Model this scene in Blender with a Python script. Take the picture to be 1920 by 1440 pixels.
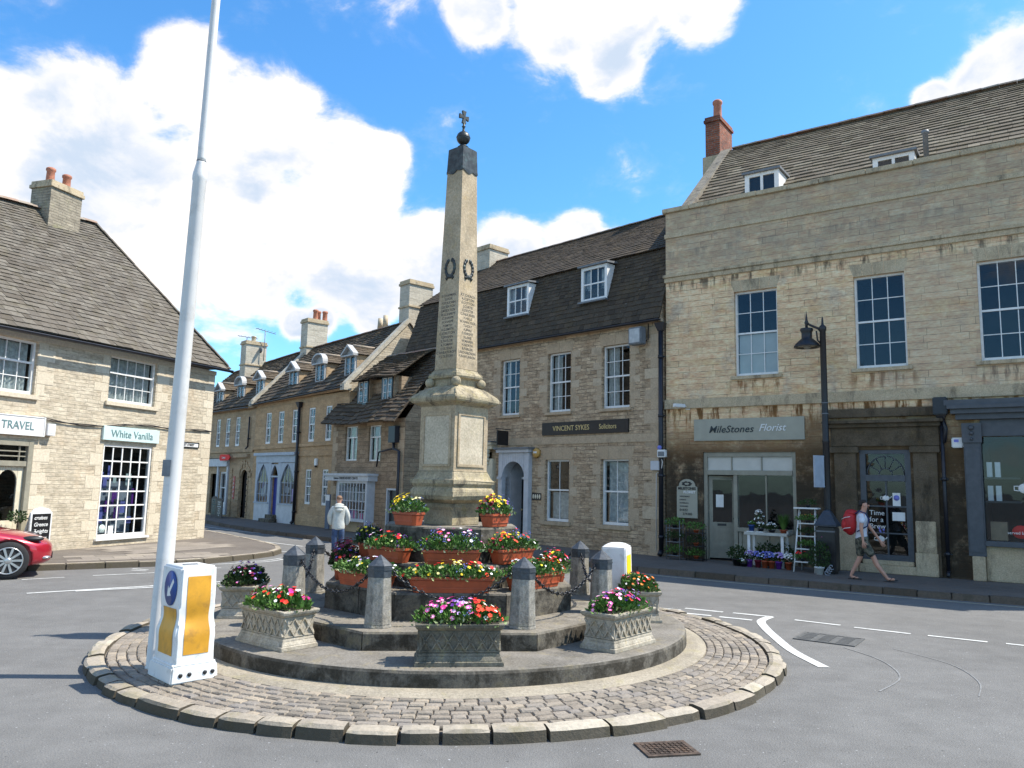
import bpy, bmesh, math, random
from mathutils import Vector, Matrix, noise
R = math.radians
random.seed(7)
for o in list(bpy.data.objects): bpy.data.objects.remove(o)
S = bpy.context.scene
COL = S.collection

# ------------------------------------------------------------ camera
cam = bpy.data.cameras.new('camera'); camo = bpy.data.objects.new('camera', cam); COL.objects.link(camo)
cam.sensor_width = 36; cam.lens = 27.375; cam.clip_end = 3000; cam.clip_start = 0.05
pt, rl = 0.1283, 0.0222
fwd = Vector((0, math.cos(pt), math.sin(pt))); up0 = Vector((0, -math.sin(pt), math.cos(pt))); rt0 = Vector((1, 0, 0))
rt = rt0*math.cos(rl) + up0*math.sin(rl); upv = -rt0*math.sin(rl) + up0*math.cos(rl)
m = Matrix((rt, upv, -fwd)).transposed().to_4x4(); m.translation = Vector((0, 0, 1.9))
camo.matrix_world = m
S.camera = camo

# ------------------------------------------------------------ exposure, sun, sky
S.view_settings.view_transform = 'Standard'; S.view_settings.look = 'None'
S.view_settings.exposure = 0.66; S.view_settings.gamma = 1.0
SUN_EL, SUN_AZ = R(54.5), R(3.5)       # azimuth anticlockwise from +X
sl = bpy.data.lights.new('sun', 'SUN'); so = bpy.data.objects.new('sun', sl); COL.objects.link(so)
sl.energy = 4.9; sl.angle = R(0.5); sl.color = (1.0, 0.94, 0.84)
sd = Vector((math.cos(SUN_EL)*math.cos(SUN_AZ), math.cos(SUN_EL)*math.sin(SUN_AZ), math.sin(SUN_EL)))
so.rotation_euler = (-sd).to_track_quat('-Z', 'Y').to_euler(); so.location = (30, 5, 40)

W = bpy.data.worlds.new("World"); S.world = W; W.use_nodes = True
nt = W.node_tree; nt.nodes.clear()
def N(t, **k):
    n = nt.nodes.new(t)
    for a, b in k.items(): setattr(n, a, b)
    return n
def wl(a, b): nt.links.new(a, b)
def wm(op, a, b=None, c=None, clamp=False):
    n = N('ShaderNodeMath', operation=op); n.use_clamp = clamp
    for i, v in enumerate((a, b, c)):
        if v is None: continue
        if isinstance(v, (int, float)): n.inputs[i].default_value = v
        else: wl(v, n.inputs[i])
    return n.outputs[0]
def wmr(v, a, b, c=0., d=1., smooth=True):
    n = N('ShaderNodeMapRange'); n.interpolation_type = 'SMOOTHSTEP' if smooth else 'LINEAR'
    wl(v, n.inputs['Value']); n.inputs['From Min'].default_value = a; n.inputs['From Max'].default_value = b
    n.inputs['To Min'].default_value = c; n.inputs['To Max'].default_value = d
    return n.outputs[0]
sky = N('ShaderNodeTexSky'); sky.sky_type = 'NISHITA'; sky.sun_disc = False
sky.sun_elevation = SUN_EL; sky.sun_rotation = R(90) - SUN_AZ; sky.ozone_density = 2.0; sky.air_density = 1.0; sky.dust_density = 0.6
tc = N('ShaderNodeTexCoord'); D = tc.outputs['Generated']
hs = N('ShaderNodeHueSaturation'); hs.inputs['Saturation'].default_value = 1.12; hs.inputs['Value'].default_value = 1.0
tn = N('ShaderNodeMixRGB', blend_type='MULTIPLY'); tn.inputs[0].default_value = 1; wl(sky.outputs[0], tn.inputs[1]); tn.inputs[2].default_value = (1.08, 1.46, 1.68, 1)
wl(tn.outputs[0], hs.inputs['Color'])
# cumulus clouds in view: soft lobes at their compass bearing and height, broken up by noise
LOBES = [(114.3,26.0,3.9),(121.4,20.6,7.1),(124.9,20.7,5.1),(108.7,24.0,5.1),(103.3,22.2,4.7),(116.9,16.5,8.6),(110.1,17.1,8.6),(104.6,18.1,5.1),(122.5,14.5,7.0),(120.1,12.5,4.5),(101.3,21.7,3.5),(99.8,23.3,2.0),(101.1,19.1,2.7),(96.6,16.1,4.7),(90.6,16.7,3.5),(85.4,17.9,2.7),(100.5,14.3,3.9),(105.7,10.9,1.8),(104.2,11.4,1.6),(100.4,12.0,2.0),(93.2,32.9,3.1),(86.9,32.7,4.7),(81.4,33.1,4.3),(76.2,32.8,3.5),(82.7,30.3,2.9),(83.7,29.0,2.0),(57.4,25.0,2.9),(55.4,25.5,3.1),(53.8,23.9,5.5),(60.5,24.8,1.6),(94.6,14.2,4.7),(125.7,11.7,5.0),(90.2,14.4,4.7),(83.4,16.7,2.4),(102.5,16.0,5.5),
 (150,30,13),(172,22,12),(200,35,15),(232,25,13),(255,40,14),(280,20,12),(305,36,12),(335,28,10)]  # unseen clouds behind the camera, added to brighten and warm the shade
F = None
for az, el, rr in LOBES:
    c = Vector((math.cos(R(el))*math.cos(R(az)), math.cos(R(el))*math.sin(R(az)), math.sin(R(el))))
    n = N('ShaderNodeVectorMath', operation='DISTANCE'); wl(D, n.inputs[0]); n.inputs[1].default_value = c
    f = wmr(n.outputs['Value'], 0, R(rr)*1.25, 1, 0, False)
    F = f if F is None else wm('SMOOTH_MAX', F, f, 0.25)
def noi(scale, det, rough, dist=0., off=(0, 0, 0)):
    mp = N('ShaderNodeMapping'); wl(D, mp.inputs[0]); mp.inputs['Location'].default_value = off; mp.inputs['Scale'].default_value = (1, 1, 1.5)
    n = N('ShaderNodeTexNoise'); wl(mp.outputs[0], n.inputs['Vector']); n.inputs['Scale'].default_value = scale; n.inputs['Detail'].default_value = det
    n.inputs['Roughness'].default_value = rough; n.inputs['Distortion'].default_value = dist
    return n.outputs['Fac']
n1 = noi(9, 12, 0.62, 0.3); n2 = noi(5, 6, 0.55, 0., (3, 1, 2)); n3 = noi(26, 8, 0.6, 0.2, (7, 3, 1))
dens = wm('ADD', F, wm('MULTIPLY', wm('SUBTRACT', n1, 0.5), 0.88))
dens = wm('ADD', dens, wm('MULTIPLY', wm('SUBTRACT', n3, 0.5), 0.22))
mask = wmr(dens, 0.26, 0.52)
thin = wmr(dens, 0.20, 0.42, 0, 0.14)
mask = wm('MAXIMUM', mask, thin)
# deeper parts of a cloud are a little greyer than its lit rim
deep = wm('MULTIPLY', wmr(dens, 0.36, 0.62), wmr(n2, 0.40, 0.56))
deep = wm('MULTIPLY', deep, wmr(n1, 0.62, 0.36, 0.45, 1))
cc = N('ShaderNodeMixRGB'); wl(deep, cc.inputs[0]); cc.inputs[1].default_value = (7.7, 7.15, 6.8, 1); cc.inputs[2].default_value = (3.9, 4.6, 5.6, 1)
mx = N('ShaderNodeMixRGB'); wl(mask, mx.inputs[0]); wl(hs.outputs[0], mx.inputs[1]); wl(cc.outputs[0], mx.inputs[2])
bg = N('ShaderNodeBackground'); bg.inputs['Strength'].default_value = 0.107; wl(mx.outputs[0], bg.inputs['Color'])
wo = N('ShaderNodeOutputWorld'); wl(bg.outputs[0], wo.inputs['Surface'])
W.cycles.sampling_method = 'MANUAL'; W.cycles.sample_map_resolution = 512

# ------------------------------------------------------------ helpers
def tag(o, label=None, cat=None, group=None, kind=None):
    if label: o['label'] = label
    if cat: o['category'] = cat
    if group: o['group'] = group
    if kind: o['kind'] = kind
    return o
def thing(name, label, cat, loc=(0, 0, 0), rz=0., group=None):
    o = bpy.data.objects.new(name, None); COL.objects.link(o); o.location = loc; o.rotation_euler = (0, 0, rz); o.empty_display_size = .2
    return tag(o, label, cat, group)
class MB:
    def __init__(s): s.v = []; s.f = []; s.sm = []
    def add(s, vs, fs, smooth=False):
        b = len(s.v); s.v += [tuple(x) for x in vs]; s.f += [tuple(i+b for i in f) for f in fs]; s.sm += [smooth]*len(fs); return s
    def box(s, x0, x1, y0, y1, z0, z1):
        return s.add([(x0,y0,z0),(x1,y0,z0),(x1,y1,z0),(x0,y1,z0),(x0,y0,z1),(x1,y0,z1),(x1,y1,z1),(x0,y1,z1)],
              [(0,3,2,1),(4,5,6,7),(0,1,5,4),(1,2,6,5),(2,3,7,6),(3,0,4,7)])
    def quad(s, a, b, c, d): return s.add([a,b,c,d], [(0,1,2,3)])
    def hexa(s, lo, hi):      # lo, hi: 4 points each, same winding (ccw seen from above)
        return s.add(list(lo)+list(hi), [(0,3,2,1),(4,5,6,7),(0,1,5,4),(1,2,6,5),(2,3,7,6),(3,0,4,7)])
    def prism(s, poly, y0, y1):   # poly in x,z ; extruded along y
        n = len(poly); vs = [(x, y0, z) for x, z in poly] + [(x, y1, z) for x, z in poly]
        return s.add(vs, [tuple(range(n)), tuple(range(2*n-1, n-1, -1))] + [(i, i+n, (i+1) % n+n, (i+1) % n) for i in range(n)])
    def prismz(s, poly, z0, z1):  # poly in x,y (ccw)
        n = len(poly); vs = [(x, y, z0) for x, y in poly] + [(x, y, z1) for x, y in poly]
        return s.add(vs, [tuple(range(n-1, -1, -1)), tuple(range(n, 2*n))] + [(i, (i+1) % n, (i+1) % n+n, i+n) for i in range(n)])
    def frust(s, pts_lo, z0, pts_hi, z1):
        n = len(pts_lo); vs = [(x, y, z0) for x, y in pts_lo] + [(x, y, z1) for x, y in pts_hi]
        return s.add(vs, [tuple(range(n-1, -1, -1)), tuple(range(n, 2*n))] + [(i, (i+1) % n, (i+1) % n+n, i+n) for i in range(n)])
    def lathe(s, prof, n=16, c=(0, 0), rot=0., smooth=True, sx=1., sy=1.):
        vs = []; fs = []
        for r, z in prof:
            for i in range(n):
                a = rot + 2*math.pi*i/n; vs.append((c[0]+r*math.cos(a)*sx, c[1]+r*math.sin(a)*sy, z))
        for k in range(len(prof)-1):
            for i in range(n): fs.append((k*n+i, k*n+(i+1) % n, (k+1)*n+(i+1) % n, (k+1)*n+i))
        fs.append(tuple(range(n-1, -1, -1))); fs.append(tuple((len(prof)-1)*n+i for i in range(n)))
        return s.add(vs, fs, smooth)
    def tube(s, pts, r, n=8, closed=False, smooth=True):
        pts = [Vector(p) for p in pts]; L = len(pts); rs = r if isinstance(r, (list, tuple)) else [r]*L; vs = []; fs = []; prev = None
        for i, p in enumerate(pts):
            if closed: t = pts[(i+1) % L]-pts[i-1]
            else: t = pts[min(i+1, L-1)]-pts[max(i-1, 0)]
            t = t.normalized() if t.length > 1e-9 else Vector((0, 0, 1))
            if prev is None:
                a = Vector((0, 0, 1)) if abs(t.z) < .9 else Vector((1, 0, 0)); u = t.cross(a).normalized()
            else:
                u = prev-t*prev.dot(t); u = u.normalized() if u.length > 1e-6 else t.orthogonal().normalized()
            prev = u; w = t.cross(u)
            for k in range(n):
                a = 2*math.pi*k/n; vs.append(p+(u*math.cos(a)+w*math.sin(a))*rs[i])
        for i in range(L if closed else L-1):
            j = (i+1) % L
            for k in range(n): fs.append((i*n+k, i*n+(k+1) % n, j*n+(k+1) % n, j*n+k))
        if not closed: fs.append(tuple(range(n-1, -1, -1))); fs.append(tuple((L-1)*n+k for k in range(n)))
        return s.add(vs, fs, smooth)
    def ball(s, c, r, nu=12, nv=8, sc=(1, 1, 1)):
        vs = [(c[0], c[1], c[2]-r*sc[2])]; fs = []
        for j in range(1, nv):
            b = -math.pi/2+math.pi*j/nv
            for i in range(nu):
                a = 2*math.pi*i/nu; vs.append((c[0]+r*sc[0]*math.cos(b)*math.cos(a), c[1]+r*sc[1]*math.cos(b)*math.sin(a), c[2]+r*sc[2]*math.sin(b)))
        vs.append((c[0], c[1], c[2]+r*sc[2])); T = len(vs)-1
        for i in range(nu): fs.append((0, 1+(i+1) % nu, 1+i)); fs.append((T, T-nu+i, T-nu+(i+1) % nu))
        for j in range(nv-2):
            for i in range(nu): fs.append((1+j*nu+i, 1+j*nu+(i+1) % nu, 1+(j+1)*nu+(i+1) % nu, 1+(j+1)*nu+i))
        return s.add(vs, fs, True)
    def xf(s, M, start=0):
        for i in range(start, len(s.v)): s.v[i] = tuple(M @ Vector(s.v[i]))
        return s
    def build(s, name, mat, parent=None, loc=None, rz=None, bevel=0.):
        me = bpy.data.meshes.new(name); me.from_pydata(s.v, [], s.f)
        me.polygons.foreach_set('use_smooth', s.sm); me.materials.append(mat)
        bm = bmesh.new(); bm.from_mesh(me); bmesh.ops.recalc_face_normals(bm, faces=bm.faces)
        if bevel: bmesh.ops.bevel(bm, geom=[e for e in bm.edges if e.is_manifold and e.calc_face_angle(0) > .5], offset=bevel, segments=2, affect='EDGES', clamp_overlap=True)
        bm.to_mesh(me); bm.free(); me.update()
        o = bpy.data.objects.new(name, me); COL.objects.link(o)
        if parent: o.parent = parent
        if loc: o.location = loc
        if rz is not None: o.rotation_euler = (0, 0, rz)
        return o
def kids(o): return [c for c in bpy.data.objects if c.parent == o]
def copy_tree(o, parent=None):
    c = o.copy(); COL.objects.link(c)
    if parent: c.parent = parent
    for ch in kids(o): copy_tree(ch, c)
    return c
def grid(mb, f, nu, nv, smooth=True, cu=False):
    vs = [f(i/nu, j/nv) for j in range(nv+1) for i in range(nu+1)]
    fs = [(j*(nu+1)+i, j*(nu+1)+i+1, (j+1)*(nu+1)+i+1, (j+1)*(nu+1)+i) for j in range(nv) for i in range(nu)]
    return mb.add(vs, fs, smooth)
def text(s, size, mat, parent, loc, rot=(R(90), 0, 0), ext=.004, shear=0., bold=0., align='CENTER', xs=1., name='lettering', spacing=1.):
    c = bpy.data.curves.new('t', 'FONT'); c.body = s; c.size = size; c.extrude = ext; c.shear = shear; c.offset = bold
    c.align_x = align; c.align_y = 'CENTER'; c.resolution_u = 3; c.space_character = spacing
    o = bpy.data.objects.new('t', c); COL.objects.link(o)
    bpy.context.view_layer.update()
    me = bpy.data.meshes.new_from_object(o.evaluated_get(bpy.context.evaluated_depsgraph_get()))
    bpy.data.objects.remove(o); bpy.data.curves.remove(c)
    me.materials.clear(); me.materials.append(mat); me.name = name
    r = bpy.data.objects.new(name, me); COL.objects.link(r); r.parent = parent; r.location = loc; r.rotation_euler = rot; r.scale = (xs, 1, 1)
    return r
def skin(name, mat, parent, chains, levels=2, root=0):
    """chains: list of point lists [(x,y,z,r) or (x,y,z,rx,ry)]; points equal in position are merged"""
    pts = []; rad = []; ed = []
    def idx(p):
        for i, q in enumerate(pts):
            if (Vector(q)-Vector(p[:3])).length < 1e-4: return i
        pts.append(tuple(p[:3])); rad.append((p[3], p[4] if len(p) > 4 else p[3])); return len(pts)-1
    for c in chains:
        k = [idx(p) for p in c]; ed += [(a, b) for a, b in zip(k, k[1:])]
    me = bpy.data.meshes.new(name); me.from_pydata(pts, ed, []); o = bpy.data.objects.new(name, me); COL.objects.link(o)
    md = o.modifiers.new('s', 'SKIN'); md.use_smooth_shade = True
    if not me.skin_vertices:
        bm = bmesh.new(); bm.from_mesh(me); bm.verts.layers.skin.verify(); bm.to_mesh(me); bm.free()
    for i, sv in enumerate(me.skin_vertices[0].data): sv.radius = rad[i]; sv.use_root = (i == root)
    ss = o.modifiers.new('b', 'SUBSURF'); ss.levels = levels; ss.render_levels = levels
    bpy.context.view_layer.update()
    m2 = bpy.data.meshes.new_from_object(o.evaluated_get(bpy.context.evaluated_depsgraph_get()))
    bpy.data.objects.remove(o); m2.materials.clear(); m2.materials.append(mat); m2.name = name
    for p in m2.polygons: p.use_smooth = True
    r = bpy.data.objects.new(name, m2); COL.objects.link(r); r.parent = parent
    return r

# ------------------------------------------------------------ materials
def mat(name):
    m = bpy.data.materials.new(name); m.use_nodes = True; t = m.node_tree; b = t.nodes['Principled BSDF']; return m, t, b
class NT:
    def __init__(s, t): s.t = t
    def n(s, ty, **k):
        x = s.t.nodes.new(ty)
        for a, b in k.items(): setattr(x, a, b)
        return x
    def l(s, a, b): s.t.links.new(a, b)
    def math(s, op, a, b=None, c=None):
        n = s.n('ShaderNodeMath', operation=op)
        for i, v in enumerate((a, b, c)):
            if v is None: continue
            if isinstance(v, (int, float)): n.inputs[i].default_value = v
            else: s.l(v, n.inputs[i])
        return n.outputs[0]
    def mr(s, v, a, b, c=0., d=1.):
        n = s.n('ShaderNodeMapRange'); n.interpolation_type = 'SMOOTHSTEP'; s.l(v, n.inputs[0])
        for i, q in enumerate((a, b, c, d)): n.inputs[i+1].default_value = q
        return n.outputs[0]
    def co(s, sc=(1, 1, 1), loc=(0, 0, 0)):
        c = s.n('ShaderNodeTexCoord'); m = s.n('ShaderNodeMapping'); s.l(c.outputs['Object'], m.inputs[0]); m.inputs['Scale'].default_value = sc; m.inputs['Location'].default_value = loc; return m.outputs[0]
    def noise(s, vec, scale, det=4, rough=.55, dist=0.):
        n = s.n('ShaderNodeTexNoise'); s.l(vec, n.inputs['Vector']); n.inputs['Scale'].default_value = scale; n.inputs['Detail'].default_value = det; n.inputs['Roughness'].default_value = rough; n.inputs['Distortion'].default_value = dist
        return n.outputs['Fac']
    def mix(s, f, a, b, mode='MIX'):
        n = s.n('ShaderNodeMixRGB', blend_type=mode)
        for i, v in enumerate((f, a, b)):
            if isinstance(v, (int, float)): n.inputs[i].default_value = v
            elif isinstance(v, tuple): n.inputs[i].default_value = (*v[:3], 1)
            else: s.l(v, n.inputs[i])
        return n.outputs[0]
    def bump(s, h, strength, dist, b, prev=None):
        n = s.n('ShaderNodeBump'); n.inputs['Strength'].default_value = strength; n.inputs['Distance'].default_value = dist; s.l(h, n.inputs['Height'])
        if prev: s.l(prev, n.inputs['Normal'])
        s.l(n.outputs[0], b.inputs['Normal']); return n.outputs[0]
def plain(name, col, rough=.6, var=.12, scale=8., metal=0., bump=0., spec=None, dirt=None):
    m, t, b = mat(name); q = NT(t); v = q.co()
    n = q.noise(v, scale, 5, .6)
    c = q.mix(q.mr(n, .35, .7), tuple(x*(1-var) for x in col), tuple(min(1, x*(1+var)) for x in col))
    if dirt:
        c = q.mix(q.math('MULTIPLY', q.mr(q.noise(v, dirt[1], 6, .7), .5, .72), dirt[2]), c, dirt[0])
    q.l(c, b.inputs['Base Color']); b.inputs['Roughness'].default_value = rough; b.inputs['Metallic'].default_value = metal
    if spec is not None: b.inputs['Specular IOR Level'].default_value = spec
    if bump: q.bump(q.noise(v, scale*4, 4, .6), bump, .01, b)
    return m
def wallmat(name, c1, c2, mortar, bw, rh, mort=.008, patch=None, stains=None, grime=None, warp=.02, bumpd=.012, bias=0., mottle=.28, joint=None, patch2=None):
    """coursed stone; x+y runs along the wall, z up"""
    m, t, b = mat(name); q = NT(t); c = q.n('ShaderNodeTexCoord'); sp = q.n('ShaderNodeSeparateXYZ'); q.l(c.outputs['Object'], sp.inputs[0])
    O = c.outputs['Object']
    wn = q.noise(O, 2.2, 3, .6); wz = q.noise(O, 1.1, 2, .5)
    x = q.math('ADD', sp.outputs[0], sp.outputs[1]); x = q.math('ADD', x, q.math('MULTIPLY', q.math('SUBTRACT', wn, .5), warp*4))
    z = q.math('ADD', sp.outputs[2], q.math('MULTIPLY', q.math('SUBTRACT', wz, .5), warp*2))
    z = q.math('ADD', z, q.math('MULTIPLY', q.math('SUBTRACT', q.noise(O, 14, 2, .5), .5), warp*.4))
    cb = q.n('ShaderNodeCombineXYZ'); q.l(x, cb.inputs[0]); q.l(z, cb.inputs[1])
    br = q.n('ShaderNodeTexBrick'); br.offset = .45; br.squash = 1.35; br.squash_frequency = 3; br.offset_frequency = 2
    q.l(cb.outputs[0], br.inputs['Vector']); br.inputs['Scale'].default_value = 1; br.inputs['Brick Width'].default_value = bw; br.inputs['Row Height'].default_value = rh
    br.inputs['Mortar Size'].default_value = mort; br.inputs['Mortar Smooth'].default_value = .3; br.inputs['Bias'].default_value = bias
    br.inputs['Color1'].default_value = (*c1, 1); br.inputs['Color2'].default_value = (*c2, 1); br.inputs['Mortar'].default_value = (*mortar, 1)
    col = br.outputs['Color']
    if joint: col = q.mix(q.math('MULTIPLY', q.math('MULTIPLY', br.outputs['Fac'], q.mr(q.noise(O, 1.7, 4, .65), .44, .60)), joint[1]), col, joint[0])
    n1 = q.noise(O, 1.3, 6, .65); n2 = q.noise(q.co((.4, .4, 1.5)), 20, 6, .7); n3 = q.noise(q.co((.5, .5, 1.3)), 5, 5, .6)
    if patch2: col = q.mix(q.math('MULTIPLY', q.mr(q.noise(q.co((.5, .5, 1.6), (9, 2, 4)), 1.5, 5, .6), .52, .66), .6), col, patch2)
    if patch: col = q.mix(q.math('MULTIPLY', q.mr(n1, .5, .68), .75), col, patch)
    col = q.mix(mottle, col, q.mix(q.mr(n2, .3, .7, .08, .92), (0, 0, 0), (1, 1, 1)), 'OVERLAY')
    col = q.mix(mottle*.8, col, q.mix(q.mr(n3, .3, .7, .12, .88), (0, 0, 0), (1, 1, 1)), 'OVERLAY')
    for st in (stains or []):   # (z0,z1, colour, amount, x0, x1) run-down streaks from z1 to z0
        z0, z1, cs, am = st[:4]
        sv = q.n('ShaderNodeCombineXYZ'); q.l(q.math('MULTIPLY', x, 5.), sv.inputs[0]); q.l(q.math('MULTIPLY', sp.outputs[2], .7), sv.inputs[1])
        ns = q.noise(sv.outputs[0], 1., 6, .7); f = q.mr(ns, .47, .60)
        ramp = q.math('MULTIPLY', q.mr(sp.outputs[2], z0, z0+(z1-z0)*.8), q.math('LESS_THAN', sp.outputs[2], z1))
        if len(st) > 4: ramp = q.math('MULTIPLY', ramp, q.math('MULTIPLY', q.mr(sp.outputs[0], st[4]-.15, st[4]+.15), q.mr(sp.outputs[0], st[5]-.15, st[5]+.15, 1, 0)))
        col = q.mix(q.math('MULTIPLY', q.math('MULTIPLY', f, ramp), am), col, cs)
    for gr in (grime or []):    # (z0,z1,colour,amount,x0,x1) cloudy soot
        z0, z1, cs, am, x0, x1 = gr; k = q.mr(q.noise(O, 1.9, 9, .75), .20, .54)
        k = q.math('MULTIPLY', k, q.math('MULTIPLY', q.mr(sp.outputs[2], z0-.25, z0+.25), q.mr(sp.outputs[2], z1-.3, z1+.3, 1, 0)))
        k = q.math('MULTIPLY', k, q.math('MULTIPLY', q.mr(sp.outputs[0], x0-.3, x0+.3), q.mr(sp.outputs[0], x1-.3, x1+.3, 1, 0)))
        col = q.mix(q.math('MULTIPLY', k, am), col, cs)
    q.l(col, b.inputs['Base Color']); b.inputs['Roughness'].default_value = .9; b.inputs['Specular IOR Level'].default_value = .2
    p = q.bump(q.math('SUBTRACT', 1., br.outputs['Fac']), .6, bumpd, b); q.bump(q.math('ADD', n2, q.noise(O, 7, 4, .6)), .5, .012, b, p)
    return m
def islandmat(name, cols, rough=.85, spots=None, bump=.5, nsc=30., moss=None, side=None):
    m, t, b = mat(name); q = NT(t); g = q.n('ShaderNodeNewGeometry'); O = q.co()
    rp = q.n('ShaderNodeValToRGB'); q.l(g.outputs['Random Per Island'], rp.inputs[0]); rp.color_ramp.interpolation = 'LINEAR'
    e = rp.color_ramp.elements
    while len(e) < len(cols): e.new(.5)
    for i, c in enumerate(cols): e[i].position = i/(len(cols)-1); e[i].color = (*c, 1)
    n = q.noise(O, nsc, 5, .7); col = q.mix(.45, rp.outputs[0], q.mix(n, (0, 0, 0), (1, 1, 1)), 'OVERLAY')
    if moss: col = q.mix(q.math('MULTIPLY', q.mr(q.noise(O, moss[1], 5, .65), .5, .66), moss[2]), col, moss[0])
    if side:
        ge = q.n('ShaderNodeNewGeometry'); sp = q.n('ShaderNodeSeparateXYZ'); q.l(ge.outputs['True Normal'], sp.inputs[0]); col = q.mix(q.math('MULTIPLY', q.mr(q.math('ABSOLUTE', sp.outputs[2]), .35, .75, 1, 0), side[1]), col, side[0])  # upright kerb faces darkened, their shade painted into the colour
    if spots: col = q.mix(q.mr(q.noise(O, spots[1], 3, .6), spots[2], spots[2]+.05), col, spots[0])
    q.l(col, b.inputs['Base Color']); b.inputs['Roughness'].default_value = rough; b.inputs['Specular IOR Level'].default_value = .2
    q.bump(n, bump, .01, b); return m
def stonemat(name, c1, c2, lichen=(.30, .26, .10), la=.35, dark=(.035, .033, .03), da=.5, sc=3., bump=.5, side=None):
    """weathered limestone or concrete: soot, lichen and pitting"""
    m, t, b = mat(name); q = NT(t); O = q.co()
    n1 = q.noise(O, sc, 7, .68); n2 = q.noise(O, 38, 5, .75); n3 = q.noise(O, sc*2.2, 6, .7, .4); n4 = q.noise(O, 110, 3, .7)
    col = q.mix(q.mr(n1, .35, .65), c1, c2)
    col = q.mix(q.math('MULTIPLY', q.mr(n3, .52, .66), la), col, lichen)
    O2 = q.co((1, 1, .35), (5, 3, 1)); nd = q.noise(O2, sc*1.6, 7, .72)
    col = q.mix(q.math('MULTIPLY', q.mr(nd, .5, .68), da), col, dark)
    if side:        # upright faces darkened: algae plus painted shade
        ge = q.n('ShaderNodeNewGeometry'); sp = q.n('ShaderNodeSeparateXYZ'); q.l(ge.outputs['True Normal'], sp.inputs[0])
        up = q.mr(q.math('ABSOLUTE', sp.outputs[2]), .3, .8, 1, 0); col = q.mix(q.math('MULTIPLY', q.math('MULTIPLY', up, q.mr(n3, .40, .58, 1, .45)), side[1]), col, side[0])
    col = q.mix(.38, col, q.mix(q.mr(n2, .25, .75, .15, .85), (0, 0, 0), (1, 1, 1)), 'OVERLAY'); col = q.mix(.3, col, q.mix(n4, (0, 0, 0), (1, 1, 1)), 'OVERLAY')
    q.l(col, b.inputs['Base Color']); b.inputs['Roughness'].default_value = .92; b.inputs['Specular IOR Level'].default_value = .2
    p = q.bump(n2, bump, .01, b); q.bump(q.noise(O, 9, 4, .6), bump, .012, b, p)
    return m
def glassmat(name, tint=(.75, .82, .85), refl=1.0):
    m, t, b = mat(name); q = NT(t); t.nodes.remove(b)
    tr = q.n('ShaderNodeBsdfTransparent'); tr.inputs[0].default_value = (*tint, 1)
    gl = q.n('ShaderNodeBsdfGlossy'); gl.inputs['Roughness'].default_value = .015; gl.inputs['Color'].default_value = (.9*refl, .95*refl, refl, 1)
    ge = q.n('ShaderNodeNewGeometry'); dt = q.n('ShaderNodeVectorMath', operation='DOT_PRODUCT'); q.l(ge.outputs['Normal'], dt.inputs[0]); q.l(ge.outputs['Incoming'], dt.inputs[1]); fr = q.math('POWER', q.math('SUBTRACT', 1., q.math('ABSOLUTE', dt.outputs['Value'])), 4.)
    O = q.co(); bp = q.n('ShaderNodeBump'); bp.inputs['Strength'].default_value = .14; bp.inputs['Distance'].default_value = .02; q.l(q.noise(O, 1.6, 2, .5), bp.inputs['Height'])
    q.l(bp.outputs[0], gl.inputs['Normal'])
    f = q.math('MULTIPLY_ADD', fr, .85, .045)
    f = q.math('MINIMUM', f, 1.)
    ms = q.n('ShaderNodeMixShader'); q.l(f, ms.inputs[0]); q.l(tr.outputs[0], ms.inputs[1]); q.l(gl.outputs[0], ms.inputs[2])
    q.l(ms.outputs[0], t.nodes['Material Output'].inputs[0]); return m

def asphalt(name, c1, c2, seams=False):
    m, t, b = mat(name); q = NT(t); O = q.co()
    n1 = q.noise(O, .35, 5, .6); n2 = q.noise(O, 70, 4, .8); n3 = q.noise(O, 2.5, 6, .7)
    vo = q.n('ShaderNodeTexVoronoi'); q.l(O, vo.inputs['Vector']); vo.inputs['Scale'].default_value = 75
    col = q.mix(q.mr(n1, .3, .7), c1, c2)
    col = q.mix(.5, col, q.mix(n2, (0, 0, 0), (1, 1, 1)), 'OVERLAY')
    col = q.mix(.34, col, q.mix(n3, (0, 0, 0), (1, 1, 1)), 'OVERLAY')
    col = q.mix(q.math('MULTIPLY', q.mr(q.noise(O, 33, 2, .5), .70, .74), .8), col, (.42, .42, .42))       # pale chippings
    col = q.mix(q.math('MULTIPLY', q.mr(q.noise(O, 23, 2, .5), .70, .735), .6), col, (.03, .03, .03))
    tr = q.noise(q.co((.12, 1.4, 1)), 1.1, 4, .6); col = q.mix(q.math('MULTIPLY', q.mr(tr, .5, .7), .22), col, tuple(x*.72 for x in c1))   # worn and patched strips
    q.l(col, b.inputs['Base Color']); b.inputs['Roughness'].default_value = .88; b.inputs['Specular IOR Level'].default_value = .3
    q.bump(q.math('ADD', vo.outputs['Distance'], n2), .55, .008, b)
    return m
M = {}
M['asphalt'] = asphalt('road_asphalt', (.138, .134, .126), (.166, .162, .153))
M['pave'] = asphalt('pavement_tarmac', (.125, .106, .088), (.16, .138, .116))
M['flag'] = wallmat('x', (.30, .25, .20), (.36, .31, .25), (.12, .11, .10), .9, .6, .01)
M['kerbdk'] = islandmat('shaded_kerb_stone', [(.09, .068, .048), (.14, .108, .08), (.11, .085, .063)], moss=((.06, .055, .035), 4, .45), nsc=24, bump=.9)  # darker kerb copy for the right side, street shade painted in
M['kerb'] = islandmat('kerb_stone', [(.24, .205, .16), (.37, .32, .25), (.31, .265, .21), (.43, .38, .30)], moss=((.22, .19, .09), 4, .45), nsc=24, bump=.9, side=((.045, .037, .024), .85))
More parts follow.
